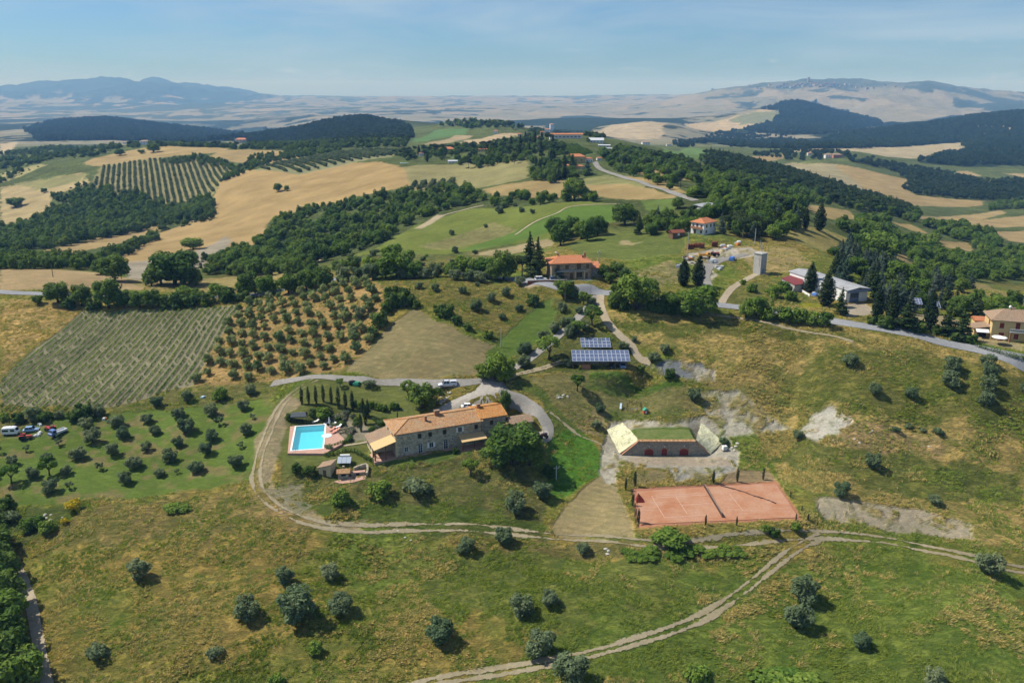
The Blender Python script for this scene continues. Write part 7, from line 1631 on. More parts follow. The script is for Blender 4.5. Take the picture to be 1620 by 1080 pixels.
for px, py, w, v in [(-6, 880, 60, 0), (2, 915, 60, 2), (8, 955, 64, 4), (-4, 990, 80, 1), (12, 1015, 66, 2), (4, 1050, 80, 0), (25, 1085, 84, 3), (-30, 930, 80, 5), (-20, 1080, 90, 4), (28, 1062, 50, 1), (-2, 858, 44, 4)]:
    plant_px('oak', px, py+12, w, 'dense dark green tree of the wood along the lower left path', 'trees of the lower left wood', v=v)
# the orange-soiled olive slope
pl = poly_al(P("384 484,470 458,592 443,606 462,598 520,560 572,520 588,432 600,306 610,338 552"))
u = (ground(520, 452)-ground(322, 600)).xy.normalized(); w_ = Vector((-u.y, u.x)); o = ground(440, 540).xy
rr = random.Random(5); cnt = 0
for i in range(-16, 17):
    for j in range(-16, 17):
        q = o + u*(i*4.9+rr.uniform(-.5, .5)) + w_*(j*5.2+rr.uniform(-.5, .5))
        if q.y > 50 and inside(pl, np.array([q.x/q.y]), np.array([math.log(q.y)]))[0] and rr.random() < .93:
            plant('grove_olive', Vector((q.x, q.y, float(height(q.x, q.y))-.05)), rr.uniform(.72, 1.08), 'olive tree in the close rows of the orange-soiled slope above the farm', 'olives of the orange slope', tall=rr.uniform(.95, 1.2)); cnt += 1
# meadow between olive slope and driveway
for px, py, w in Z(540, 420, 3, "369 110 42,447 122 44,577 130 44,640 212 60,710 172 50,780 146 50,842 215 45,645 98 26,763 256 40,130 190 40,90 250 60,60 330 50,20 240 50"):
    plant_px('olive', px, py, w, 'olive scattered over the rough meadow between olive slope and driveway', 'olives of the upper meadow')
for px, py, w in Z(540, 420, 3, "910 186 78,500 245 90,545 275 60,600 305 50,700 345 55,460 225 60"):
    plant_px('shrub', px, py, w, 'dark shrub in the rough meadow above the mown triangle', 'shrubs above the mown triangle', v=0)
for px, py, w in Z(540, 420, 3, "215 225 70,245 195 90,290 190 90,330 190 70,358 200 50,185 290 100,150 340 70,240 165 90,300 165 80"):
    plant_px('shrub', px, py, w, 'dark evergreen shrub massed at the tip of the mown triangle', 'evergreen shrubs at the mown triangle', v=0, tall=1.15)
for px, py, w in Z(540, 420, 3, "870 420 78,1050 218 52,1085 285 60,1130 228 42,960 355 62,1010 315 62,1055 290 52,1185 185 52,1155 305 62,1100 325 70,1080 340 52,865 480 72,1080 478 55,1340 395 50,1390 360 30"):
    plant_px('olive', px, py, w, 'olive beside the two drives that come down from the road', 'olives beside the drives')
for (px, py, w), lab in zip(Z(540, 420, 3, "1190 285 95,985 445 115,1125 330 70,1150 185 60"), ('bright shrubby tree between the two drives high up', 'wide bright green tree on the inner side of the farm drive', 'bright low tree between the two drives', 'yellow-green shrub where the sandy drive leaves the road')):
    plant_px('open', px, py, w, lab, v=1)
# farm trees
plant_px('oak', 783+540-540, 600, 46, 'tall leafy tree at the drive corner above the farmhouse', v=1, tall=1.1); plant_px('oak', 800, 604, 34, 'smaller tree leaning beside the tall one at the drive corner', v=3, tall=1.25); plant_px('oak', 767, 598, 34, 'bushy tree left of the drive corner', v=0, tall=.8)
plant_px('oak', 815, 731, 86, 'largest dark green tree at the front right of the farmhouse', v=0, tall=.85); plant_px('oak', 791, 735, 56, 'broad dark tree joined to the left of the largest farm tree', v=4, tall=.8); plant_px('oak', 838, 735, 54, 'leafy tree joined to the right of the largest farm tree', v=2, tall=.8)
plant_px('shrub', 868, 752, 26, 'shrub in the shade below the largest farm tree', v=0)
plant_px('oak', 799, 647, 20, 'slender dark tree just behind the right end of the farmhouse roof', v=2, tall=1.5)
plant_px('open', 645, 628, 26, 'left leafy tree on the lawn behind the farmhouse', v=1); plant_px('oak', 668, 645, 44, 'dark leafy tree on the lawn behind the farmhouse', v=2, tall=.9); plant_px('open', 690, 640, 26, 'grey-green tree next to the pile of pale stones', v=0)
plant_px('open', 538, 612, 14, 'thin young tree standing beside the upper drive above the pool', v=1); plant_px('shrub', 585, 611, 20, 'grey bush beside the upper drive', v=2)
for (x, y, h), lab in zip([(205, 322, 142), (262, 320, 140), (325, 318, 145), (388, 302, 140), (456, 312, 135), (517, 352, 172), (577, 366, 152), (637, 372, 158)], ('first', 'second', 'third', 'fourth', 'fifth', 'sixth', 'seventh', 'eighth')):
    g = ground(440+x/5.4, 580+y/5.4); plant('slim_cypress', g, px_size(g, h/5.4)/6/.95*1.15, lab + ' slim cypress from the left in the row above the pool', 'cypress row above the pool')
for x, y, h, lab in [(710, 555, 170, 'lone slim cypress in front of the cypress cluster by the pool garden'), (728, 420, 165, 'rear left cypress of the tight cluster behind the pool'), (770, 440, 175, 'rear right cypress of the tight cluster behind the pool'), (748, 500, 185, 'front cypress of the tight cluster behind the pool'), (1020, 438, 60, 'short cypress at the back left corner of the farmhouse')]:
    g = ground(440+x/5.4, 580+y/5.4); plant('slim_cypress', g, px_size(g, h/5.4)/6/.95, lab)
CYPC = [(230, 578, 95), (298, 552, 118), (872, 527, 102), (1048, 517, 108), (1237, 502, 88), (1437, 632, 52), (1520, 737, 48), (1565, 802, 58), (1477, 802, 58), (1043, 837, 72), (815, 837, 85), (325, 818, 112), (280, 692, 92)]
CYPL = ['outer of two cypresses at the far left corner of the tennis court', 'inner of two cypresses at the far left corner of the tennis court', 'first cypress of three along the far side of the tennis court', 'middle cypress of three along the far side of the tennis court', 'last cypress of three along the far side of the tennis court', 'tiny cypress on the right slope beside the tennis court', 'tiny cypress beside the near right side of the tennis court', 'outermost tiny cypress beyond the near right court corner', 'small cypress at the near right corner of the tennis court', 'cypress right of the net post on the near side of the court', 'cypress left of the net post on the near side of the court', 'cypress at the near left corner of the tennis court', 'bushier cypress beside the red shelter on the tennis court']
for (x, y, h), lab in zip(CYPC, CYPL):
    g = ground(940+x/4.629, 650+y/4.629); plant('slim_cypress', g, px_size(g, h/4.629)/6/.92, lab, tall=1.0)
# pool garden
rr = random.Random(11)
for k in range(46):
    x, y = rr.choice(((330, 400), (420, 380), (480, 420), (560, 430), (640, 520), (600, 560), (620, 460), (520, 470), (830, 520), (860, 490), (640, 600), (880, 540)))
    g = ground(440+(x+rr.uniform(-45, 45))/5.4, 580+(y+rr.uniform(-40, 40))/5.4)
    plant('garden', g, rr.uniform(.7, 1.5), 'low grey-green garden plant in the beds between pool and farmhouse', 'plants of the pool garden')
for x, y, w, v, lab in [(95, 450, 80, 0, 'round clipped shrub left of the dark pavilion'), (385, 440, 150, 1, 'wide bright shrub right of the dark pavilion'), (480, 520, 80, 2, 'grey shrub at the far right pool corner'), (155, 890, 105, 0, 'left dark shrub below the pool deck'), (262, 905, 115, 3, 'right dark shrub beside the tiny stone house'),
    (435, 710, 75, 2, 'grey-green shrub at the near right corner of the pool deck'), (570, 1030-10, 0, 0, ''), (900, 470, 60, 3, 'shrub at the back left corner of the farmhouse')]:
    if lab: plant_px('shrub', 440+x/5.4, 580+y/5.4, w/5.4, lab, v=v)
for k in range(9):                                               # tall reedy shrubs behind the cypresses
    plant_px('shrub', 440+(660+k*44+rr.uniform(-12, 12))/5.4, 580+(350+k*3+rr.uniform(-12, 16))/5.4, 70/5.4, 'green shrub in the border behind the cypress row', 'border shrubs behind the cypresses', v=k % 2, tall=1.2)
# trees along the main road
ROADL = [(92, 478, 40, 0), (130, 483, 34, 2), (172, 487, 48, 4), (196, 486, 28, 2), (222, 486, 32, 0), (242, 487, 30, 2), (293, 477, 30, 1), (312, 475, 22, 3), (348, 475, 34, 1), (393, 470, 40, 2), (423, 466, 36, 5), (457, 464, 38, 0), (485, 459, 34, 4), (512, 455, 34, 2), (60, 481, 18, 0)]
for px, py, w, v in ROADL:
    plant_px('oak', px, py, w, 'broadleaf tree in the loose line along the country road at left', 'trees along the road at left', v=v, tall=.95)
for px, py, w in [(262, 486, 30), (280, 486, 34), (302, 485, 30), (330, 482, 30), (362, 478, 34), (385, 476, 26), (110, 487, 26), (150, 489, 28)]:
    plant_px('shrub', px, py, w, 'low roadside shrub between the trees at left', 'roadside shrubs at left', v=0)
for px, py, w, v, lab in [(277, 451, 80, 0, 'big dark clump-like tree beyond the road at left'), (255, 449, 44, 2, 'tree joined to the left of the big dark one beyond the road'), (182, 444, 50, 4, 'broad tree on the far side of the road near the wheat'), (160, 434, 30, 2, 'small grey tree beyond the wheat field'), (300, 449, 36, 5, 'bright tree right of the big dark one beyond the road')]:
    plant_px('oak', px, py, w, lab, v=v, tall=.8)
MIDC = [(590, 434, 34, 1), (628, 438, 56, 3), (610, 440, 34, 0), (655, 440, 30, 5), (713, 438, 26, 3), (733, 436, 36, 1), (752, 438, 38, 0), (770, 440, 38, 5), (797, 442, 44, 2), (782, 444, 30, 4), (560, 430, 24, 2), (540, 436, 30, 0)]
for px, py, w, v in MIDC:
    plant_px('oak', px, py, w, 'broadleaf tree in the row left of the roadside house', 'trees left of the roadside house', v=v)
for px, py, w in [(640, 440, 28), (670, 440, 26), (690, 438, 26), (720, 442, 24), (745, 444, 24), (760, 446, 24), (822, 452, 18), (590, 442, 30), (568, 440, 26), (545, 445, 30)]:
    plant_px('olive', px, py, w, 'grey olive below the row of trees left of the roadside house', 'olives left of the roadside house')
plant_px('conifer', 838, 436, 34, 'tall dark conifer left of the roadside house', v=0, tall=1.05); plant_px('conifer', 851, 438, 34, 'dark conifer nearest the left wall of the roadside house', v=0, tall=.95); plant_px('pine', 826, 438, 26, 'rounded pine left of the roadside conifers', v=0); plant_px('conifer', 882, 442, 26, 'small spreading cedar before the roadside house', v=1, tall=.5)
plant_px('oak', 893, 468, 34, 'dark round tree standing on the near road edge below the roadside house', v=0, tall=.9); plant_px('olive', 906, 470, 22, 'grey olive right of the dark round roadside tree')
plant_px('oak', 1008, 488, 66, 'broad bright tree right of the sandy drive by the road', v=1, tall=1.0); plant_px('oak', 978, 487, 34, 'dark tree at the top of the sandy drive', v=2, tall=1.1); plant_px('oak', 1105, 500, 64, 'broad bright tree by the road below the yard', v=3, tall=.9); plant_px('oak', 1060, 492, 44, 'dark roadside tree between the two broad bright ones', v=0, tall=.8)
for px, py in [(970, 486), (988, 490), (1040, 494), (1048, 494), (1030, 492), (1060, 496), (1075, 497), (1090, 499)]:
    plant_px('shrub', px, py, 24, 'dark hedge shrub along the near road edge right of the sandy drive', 'hedge shrubs by the sandy drive', v=0, tall=1.2)
for px, py, w, lab in [(1081, 452, 23, 'left of the two huge cypresses beside the machinery yard'), (1104, 451, 24, 'right of the two huge cypresses beside the machinery yard')]:
    plant_px('cypress', px, py, w, lab, tall=.62)
for px, py, w, v in [(975, 436, 26, 0), (955, 438, 20, 4), (990, 446, 22, 2), (965, 447, 20, 0), (1180, 503, 26, 1), (1196, 500, 38, 3)]:
    plant_px('oak', px, py, w, 'small leafy tree by the road around the machinery yard', 'small trees by the yard', v=v)
for px, py, w in [(1175, 450, 12), (1215, 505, 30), (1240, 507, 34), (1262, 510, 34), (1285, 513, 30), (1304, 515, 24), (1225, 470, 30), (1250, 476, 24), (1190, 462, 20), (1240, 462, 26)]:
    plant_px('shrub', px, py, w, 'green shrub on the verge before the long grey shed', 'verge shrubs before the shed', v=1)
for k, px, py, w, t, v, lab in [('cypress', 1281, 462, 23, .66, 0, 'dark cypress hiding the middle of the long shed'), ('cypress', 1306, 484, 31, .57, 1, 'fattest cypress in front of the long shed'), ('conifer', 1329, 498, 24, .95, 0, 'pointed fir before the shed door'), ('open', 1305, 520, 24, 1.1, 0, 'slender tree on the road edge before the fattest cypress'),
    ('cypress', 1386, 509, 21, .9, 2, 'left cypress of two beside the shed forecourt'), ('cypress', 1409, 515, 24, .85, 0, 'right cypress of two beside the shed forecourt'), ('cypress', 1469, 523, 24, .88, 1, 'cypress between the two solar racks by the road'), ('conifer', 1432, 522, 40, .6, 0, 'wide dark fir by the road left of the solar cypress'), ('conifer', 1498, 531, 32, .75, 0, 'left of two firs near the yellow house'), ('conifer', 1519, 537, 36, .72, 0, 'right of two firs near the yellow house'),
    ('cypress', 1256, 358, 13, .85, 0, 'thin cypress left of three on the ridge above the tower'), ('cypress', 1274, 363, 11, 1.0, 1, 'thinnest cypress of three on the ridge above the tower'), ('cypress', 1296, 365, 21, .66, 2, 'broadest cypress of three on the ridge above the tower')]:
    plant_px(k, px, py, w, lab, v=v, tall=t)
for px, py, w in [(1446, 522, 30), (1400, 518, 30), (1378, 512, 18), (1535, 543, 24), (1480, 528, 22), (1455, 526, 26), (1510, 538, 20)]:
    plant_px('shrub', px, py, w, 'dark shrub under the cypresses by the road at right', 'shrubs under the roadside cypresses', v=0)
def scatter(poly, n, kinds, smin, smax, label, group, seed, mind=4.0, tall=(.9, 1.15)):
    """single trees spread at random inside an area outlined on the photo"""
    pl = poly_al(P(poly)); rg = random.Random(seed); pts = []
    xs = [math.exp(l)*a for a, l in pl]; ys = [math.exp(l) for a, l in pl]; tries = 0
    while len(pts) < n and tries < n*60:
        tries += 1; x = rg.uniform(min(xs), max(xs)); y = rg.uniform(min(ys), max(ys))
        if not inside(pl, np.array([x/y]), np.array([math.log(y)]))[0]: continue
        if any((x-a)**2+(y-b)**2 < mind**2 for a, b in pts): continue
        pts.append((x, y)); k, v = rg.choice(kinds)
        plant(k, Vector((x, y, float(height(x, y))-.1)), rg.uniform(smin, smax), label, group, v=v, tall=rg.uniform(*tall), rz=rg.uniform(0, 6.28))
OAKS = [('oak', i) for i in range(6)]; MIXED = OAKS + [('conifer', 0), ('conifer', 1), ('pine', 0)]
scatter("1310 402,1350 400,1400 420,1440 470,1440 500,1400 500,1372 468,1320 440", 80, [('conifer', 1), ('conifer', 2), ('conifer', 0), ('oak', 0), ('conifer', 1)], .65, 1.05, 'grey-blue cedar or dark fir in the plantation behind the long shed', 'conifers behind the long shed', 31, 2.6, (.75, 1.0))
scatter("1440 440,1500 440,1560 470,1570 500,1520 505,1450 490,1420 470", 48, [('conifer', 1), ('oak', 2), ('oak', 4), ('conifer', 0)], .55, .85, 'dark tree in the grove behind the roadside solar racks', 'trees behind the solar racks', 32, 2.8, (.8, 1))
scatter("1340 372,1400 385,1430 420,1400 420,1350 400", 12, OAKS, .7, 1.0, 'bright broadleaf tree on the edge right of the straw meadow', 'trees right of the straw meadow', 33, 5)
scatter("1545 480,1620 495,1640 525,1575 515", 9, OAKS, .5, .8, 'green tree behind the yellow house', 'trees behind the yellow house', 34, 4)
scatter("1130 368,1180 352,1240 340,1262 362,1240 378,1190 378,1150 385", 36, MIXED+[('pine', 1)], .6, .95, 'dark tree of the small wood right of the white house', 'trees right of the white house', 35, 4.0)
scatter("1000 360,1085 345,1130 335,1180 335,1140 350,1080 365,1075 384,1010 372", 30, MIXED, .6, .95, 'dark tree of the belt left of and behind the white house', 'trees left of the white house', 36, 4.0)
scatter("875 375,940 362,950 380,885 390", 9, [('oak', 0), ('oak', 2), ('oak', 4)], .85, 1.15, 'dark oak in the clump standing in the green field', 'oaks of the field clump', 37, 5)
plant_px('oak', 988, 356, 42, 'lone big oak at the edge of the green field above the clump', v=0, tall=.95)
plant_px('oak', 909, 317, 40, 'big dark oak in the hedge below the tan field', v=4, tall=.85)
scatter("770 316,820 308,900 312,945 312,950 322,860 324,780 330", 22, OAKS+[('olive', 1)], .5, .85, 'bushy tree in the hedge below the tan field', 'hedge trees below the tan field', 38, 4)
scatter("838 282,852 258,890 250,912 262,900 284,865 288", 26, [('oak', 0), ('oak', 2), ('cypress', 0), ('conifer', 0), ('pine', 1)], .7, 1.0, 'dark tree of the tight wood left of the red-roofed houses', 'trees left of the red-roofed houses', 39, 5)
scatter("640 254,700 240,760 232,830 226,880 224,890 240,885 252,845 264,770 268,700 264", 90, [('pine', 0), ('pine', 1), ('oak', 0), ('oak', 2), ('cypress', 1)], .7, 1.1, 'tree among the houses left of the hilltop village', 'trees left of the hilltop village', 40, 5)
scatter("955 262,985 258,1020 272,1050 285,1080 292,1090 300,1040 294,990 280", 22, OAKS+[('pine', 0)], .7, 1.0, 'tree along the upper stretch of the road to the village', 'trees along the village road', 41, 6)
plant_px('conifer', 928, 276, 22, 'pale silver tree beside the village road', v=1, tall=.5)
for px, py, w in [(570, 396, 10), (590, 405, 12), (795, 330, 12), (825, 336, 10), (842, 338, 10), (720, 400, 12), (752, 402, 10), (790, 338, 14), (715, 372, 10), (768, 360, 8)]:
    plant_px('olive', px, py, w, 'small olive dotted in the green fields above the road', 'olives of the upper green fields')
for px, py, w, v, lab in [(70, 305, 10, 0, 'lone round tree in the left valley field'), (440, 303, 14, 4, 'lone dark tree on the crest of the big brown field'), (454, 302, 9, 2, 'smaller tree beside the lone one on the brown crest'), (25, 327, 28, 0, 'dark thicket in the left valley field'),
    (190, 246, 16, 2, 'left clump on the upper tan field'), (224, 243, 12, 0, 'middle clump on the upper tan field'), (243, 241, 22, 4, 'right clump on the upper tan field'), (306, 394, 34, 5, 'low bright thicket on the brown slope'), (1408, 315, 8, 0, 'lone tree at the tip of the right brown field')]:
    plant_px('oak', px, py, w, lab, v=v, tall=.6 if w > 20 or py < 250 else .9)

for px, py, w, v, lab in [(1386, 412, 60, 1, 'widest bright tree right of the straw meadow'), (1424, 446, 46, 3, 'bright tree right of the dark cedar plantation'), (1358, 398, 40, 0, 'dark tree at the upper corner of the cedar plantation'), (1450, 470, 40, 5, 'bright tree behind the left roadside solar rack'), (1240, 330, 30, 1, 'bright tree at the lower edge of the pine belt'), (1568, 497, 40, 3, 'bright tree behind the yellow outbuilding'), (1060, 300, 14, 0, 'round tree on the right verge of the village road'), (1072, 330, 20, 2, 'dark round tree where the village road comes down')]:
    plant_px('oak', px, py, w, lab, v=v, tall=.85)
# ------------------------------------------------------------------ woods that read as one mass, far groves, grass
def instancer(name, pts, scl, yaw, pick, sources, label_kind='stuff'):
    """one object that carries copies of the given crowns on its points"""
    n = len(pts); me = bpy.data.meshes.new(name); me.vertices.add(n); me.vertices.foreach_set('co', np.asarray(pts, np.float32).ravel())
    for nm, ty, arr in (('isc', 'FLOAT_VECTOR', scl), ('yaw', 'FLOAT', yaw), ('pick', 'INT', pick)):
        a = me.attributes.new(nm, ty, 'POINT'); a.data.foreach_set('vector' if ty == 'FLOAT_VECTOR' else 'value', np.asarray(arr, np.int32 if ty == 'INT' else np.float32).ravel())
    ob = bpy.data.objects.new(name, me); COL.objects.link(ob); ob['kind'] = label_kind
    ng = bpy.data.node_groups.new(name, 'GeometryNodeTree')
    ng.interface.new_socket('Geometry', in_out='INPUT', socket_type='NodeSocketGeometry'); ng.interface.new_socket('Geometry', in_out='OUTPUT', socket_type='NodeSocketGeometry')
    N, L = ng.nodes, ng.links
    gi = N.new('NodeGroupInput'); go = N.new('NodeGroupOutput'); jo = N.new('GeometryNodeJoinGeometry'); iop = N.new('GeometryNodeInstanceOnPoints')
    for s in reversed(sources):
        q = N.new('GeometryNodeObjectInfo'); q.inputs['Object'].default_value = s; q.inputs['As Instance'].default_value = True; q.transform_space = 'ORIGINAL'
        L.new(q.outputs['Geometry'], jo.inputs['Geometry'])
    def attr(nm, t):
        q = N.new('GeometryNodeInputNamedAttribute'); q.data_type = t; q.inputs['Name'].default_value = nm
        return next(o for o in q.outputs if o.name == 'Attribute' and o.enabled)
    cx = N.new('ShaderNodeCombineXYZ'); L.new(attr('yaw', 'FLOAT'), cx.inputs['Z'])
    L.new(gi.outputs[0], iop.inputs['Points']); L.new(jo.outputs[0], iop.inputs['Instance']); iop.inputs['Pick Instance'].default_value = True
    L.new(attr('pick', 'INT'), iop.inputs['Instance Index']); L.new(cx.outputs[0], iop.inputs['Rotation']); L.new(attr('isc', 'FLOAT_VECTOR'), iop.inputs['Scale'])
    L.new(iop.outputs[0], go.inputs[0])
    md = ob.modifiers.new('copies', 'NODES'); md.node_group = ng
    return ob
def crown_objs(kind):
    o = []
    for cm, _ in KINDS[kind]:
        q = next((x for x in bpy.data.objects if x.data == cm), None)
        if q: o.append(q)
    return o
HOLES = [poly_al(P(q)) for q in (*[f"{a-w*.6:.1f} {b-5},{a+w*.6:.1f} {b-5},{a+w*.6:.1f} {b+9},{a-w*.6:.1f} {b+9}" for a, b, w in VHPX if b > 200], "1275 321,1352 331,1360 360,1300 358,1266 342", "1404 347,1448 351,1480 368,1474 388,1402 368", "1480 377,1538 381,1552 414,1484 406", "1398 394,1438 399,1448 430,1404 424", "1420 317,1562 315,1568 341,1440 337", "1500 438,1560 446,1640 468,1640 502,1556 478", "1448 339,1584 331,1600 352,1450 356", "1508 349,1640 340,1640 372,1540 370", "1548 364,1640 361,1640 398,1590 394")]
def wood(name, poly, spacing, sources, smin, smax, seed, fill=1.0, tallr=(.85, 1.15), clump=0.0):
    pl = poly_al(P(poly)); rg = np.random.default_rng(seed)
    X = np.exp(pl[:, 1])*pl[:, 0]; Y = np.exp(pl[:, 1])
    xs = np.arange(X.min(), X.max(), spacing); ys = np.arange(Y.min(), Y.max(), spacing)
    if len(xs)*len(ys) > 400000: return None
    x, y = np.meshgrid(xs, ys); x = x+rg.uniform(-.48, .48, x.shape)*spacing; y = y+rg.uniform(-.48, .48, y.shape)*spacing
    j = fbm(x/30, y/30, seed, 3)*spacing*.8
    m = inside(pl, (x+j)/y, np.log(y+j)) & (rg.random(x.shape) < fill)
    for hp in HOLES: m &= ~inside(hp, x/np.maximum(y, 1), np.log(np.maximum(y, 1)))
    if clump: m &= fbm(x/spacing/5, y/spacing/5, seed+3, 3) > clump-.5
    x, y = x[m], y[m]; z = height(x, y); n = len(x)
    if n == 0: return None
    s = rg.uniform(smin, smax, n); tl = rg.uniform(*tallr, n)
    return instancer(name, np.stack([x, y, z-.3*s], 1), np.stack([s, s, s*tl], 1), rg.uniform(0, 6.28, n), rg.integers(0, len(sources), n), sources)
for _i, (_x, _y, _w) in enumerate([(310, 452, 26), (240, 452, 30), (462, 430, 22), (1350, 372, 22)]):
    plant_px('woodtree', _x, _y, _w, ('dark rounded tree right beside the big clump beyond the road', 'dark rounded tree left beside the big clump beyond the road', 'dark rounded tree at the wood edge above the olive slope', 'dark rounded tree at the wood edge right of the ridge cypresses')[_i], v=_i)
OAK = crown_objs('oak'); PIN = crown_objs('pine'); CON = crown_objs('conifer'); OLI = crown_objs('olive'); SHR = crown_objs('shrub')
WT = crown_objs('woodtree'); DECI = [WT[0], WT[1], WT[2], WT[3]]
wood('woodland', "0 362,15 364,60 350,100 328,145 303,165 303,250 322,330 318,347 326,330 342,250 359,160 378,45 400,0 402", 7, DECI, .6, 1.35, 1, .92)
wood('woodland', "0 404,45 404,60 412,140 416,240 372,252 378,160 418,140 428,0 428", 6.0, DECI, .6, 1.0, 2, .85)
wood('woodland', "245 368,345 333,332 350,262 362", 6, SHR+DECI[:2], .6, 1.0, 3, .6)
wood('woodland', "340 412,410 384,440 348,490 330,560 316,620 308,690 302,755 302,772 316,690 338,665 348,600 388,545 405,520 420,480 432,345 436", 5.6, DECI+[OAK[3], OAK[-1]]+SHR, .5, 1.1, 4, .92, (.8, 1.1), .12)
for _i, (_x, _y) in enumerate([(420, 206), (1290, 163)]):
    plant_px('hilltree', _x, _y, 6, ('tree on the skyline at the left end of the wooded far hill', 'tree on the summit of the dark conical hill at right')[_i], v=_i)
HILL = crown_objs('hilltree')
wood('woodland', "380 226,420 208,480 201,540 189,590 187,645 200,650 222,560 227,460 227", 13, HILL, 1.1, 1.7, 5)
wood('woodland', "1110 254,1190 258,1300 290,1335 302,1432 330,1442 346,1340 332,1270 302,1180 287,1120 267", 6.5, PIN[:2]+CON[:1]+OAK[:1], .75, 1.05, 6)
wood('woodland', "1090 270,1180 286,1270 302,1345 338,1330 350,1265 345,1190 330,1120 300,1085 285", 6.5, DECI+PIN[:1]+OAK[3:4], .5, 1.1, 7, .9, (.85, 1.15), .25)
wood('woodland', "1345 345,1410 348,1500 372,1640 398,1640 440,1560 448,1480 440,1440 430,1400 400,1352 375", 6.5, DECI+OAK[3:4]+OAK[1:2], .5, 1.1, 8, .9, (.8, 1.15), .2)
wood('woodland', "1440 340,1510 350,1545 364,1640 388,1640 398,1500 372,1430 352", 7, DECI+OAK[1:2], .6, 1.2, 9, .85)
wood('woodland', "1360 326,1440 327,1480 332,1560 326,1640 320,1640 331,1580 332,1450 340", 8, DECI, .8, 1.2, 10, .8)
wood('woodland', "1340 255,1420 262,1480 273,1560 290,1640 285,1640 320,1560 318,1450 308,1432 300,1440 285,1400 268", 10, HILL+PIN[:1], .9, 1.3, 11)
wood('woodland', "1240 238,1300 224,1390 204,1450 195,1530 183,1572 180,1620 176,1640 264,1560 262,1450 256,1525 240,1520 225,1440 232,1300 236", 17, HILL, 1.3, 2.0, 12)
wood('woodland', "1205 173,1232 166,1265 160,1300 167,1345 181,1397 198,1340 206,1300 213,1240 214,1190 210,1175 205,1215 195,1234 184,1230 176", 22, HILL, 1.6, 2.4, 13)
wood('woodland', "1600 345,1640 343,1640 362,1560 364,1520 358", 8, DECI, .8, 1.1, 24, .7)
wood('woodland', "190 236,250 229,400 229,520 223,640 225,640 233,520 237,360 237,270 232", 9, DECI+PIN[:1], .7, 1.1, 14, .8)
wood('woodland', "0 290,70 262,130 254,190 238,205 232,100 232,0 246", 9, SHR+DECI, .6, 1.2, 15, .75, (.8, 1.1), .3)
wood('woodland', "620 244,700 236,720 234,790 226,850 216,850 226,700 250,640 254", 9, DECI+PIN[:2], .5, .85, 16, .7)
wood('woodland', "690 200,760 193,830 204,835 212,745 205", 14, DECI+PIN[:1], .9, 1.4, 17, .8)
wood('woodland', "835 210,870 206,935 212,960 222,945 230,900 226,850 222", 9, DECI+PIN[:2]+CON[:1], .5, .8, 18, .6)
wood('woodland', "945 236,1000 240,1090 262,1105 285,1080 290,1010 262,955 252", 8, DECI+PIN[:1], .7, 1.1, 19, .8)
wood('woodland', "255 252,325 250,375 262,388 276,350 290,362 266,300 258,262 262", 7, DECI, .6, .9, 20, .75)
wood('woodland', "372 268,405 246,440 243,490 240,540 238,540 241,430 258,400 270", 7, DECI, .5, .9, 21, .6)
wood('woodland', "80 312,130 288,150 300,150 320,100 325", 6, SHR+DECI[:2], .7, 1.0, 22, .7)
wood('woodland', "1150 340,1250 320,1330 350,1340 372,1300 350,1240 345,1180 352", 6.0, DECI, .6, 1.0, 23, .8)
wood('woodland', "240 420,335 408,420 428,500 430,500 442,400 440,330 436,250 452", 6, SHR+DECI[:2], .6, .9, 25, .55)
wood('woodland', "1420 436,1480 442,1560 452,1640 474,1640 492,1590 482,1560 470,1490 455", 5, OLI+SHR, .6, 1.1, 26, .45)
wood('woodland', "640 256,700 240,790 231,850 225,890 226,898 246,850 260,770 266,700 262", 8, DECI+PIN[:2]+OAK[:1], .45, .85, 41, .7, (.85, 1.15), .3)
wood('woodland', "835 284,852 262,890 268,915 272,930 278,905 286,870 290", 6.5, DECI+CON[:1]+OAK[:1], .7, 1.1, 42, .9)
wood('woodland', "950 250,985 244,1060 254,1100 268,1110 282,1060 272,1000 262", 7.5, DECI+PIN[:1], .7, 1.1, 43, .8)
wood('woodland', "1095 306,1120 305,1180 325,1190 338,1130 335,1100 322", 6, DECI+OAK[1:2], .6, 1.0, 44, .85)
wood('woodland', "545 412,600 396,640 400,700 408,740 412,800 408,830 402,835 420,760 424,680 422,600 420", 6, SHR+OLI, .5, .9, 45, .5)
wood('woodland', "1250 236,1300 241,1360 250,1330 256,1270 255,1190 246", 12, HILL, .8, 1.3, 46, .6)
wood('woodland', "1120 222,1180 212,1240 216,1290 228,1240 236,1150 232", 16, HILL, 1.0, 1.7, 47, .7, (.85, 1.15), .3)
wood('woodland', "1060 228,1120 215,1160 206,1175 212,1120 226,1080 236", 16, HILL, 1.0, 1.6, 48, .6, (.85, 1.15), .4)
wood('woodland', "40 205,90 192,150 186,250 197,330 206,385 212,380 224,250 224,60 224", 24, HILL, 1.5, 2.3, 49, .9)
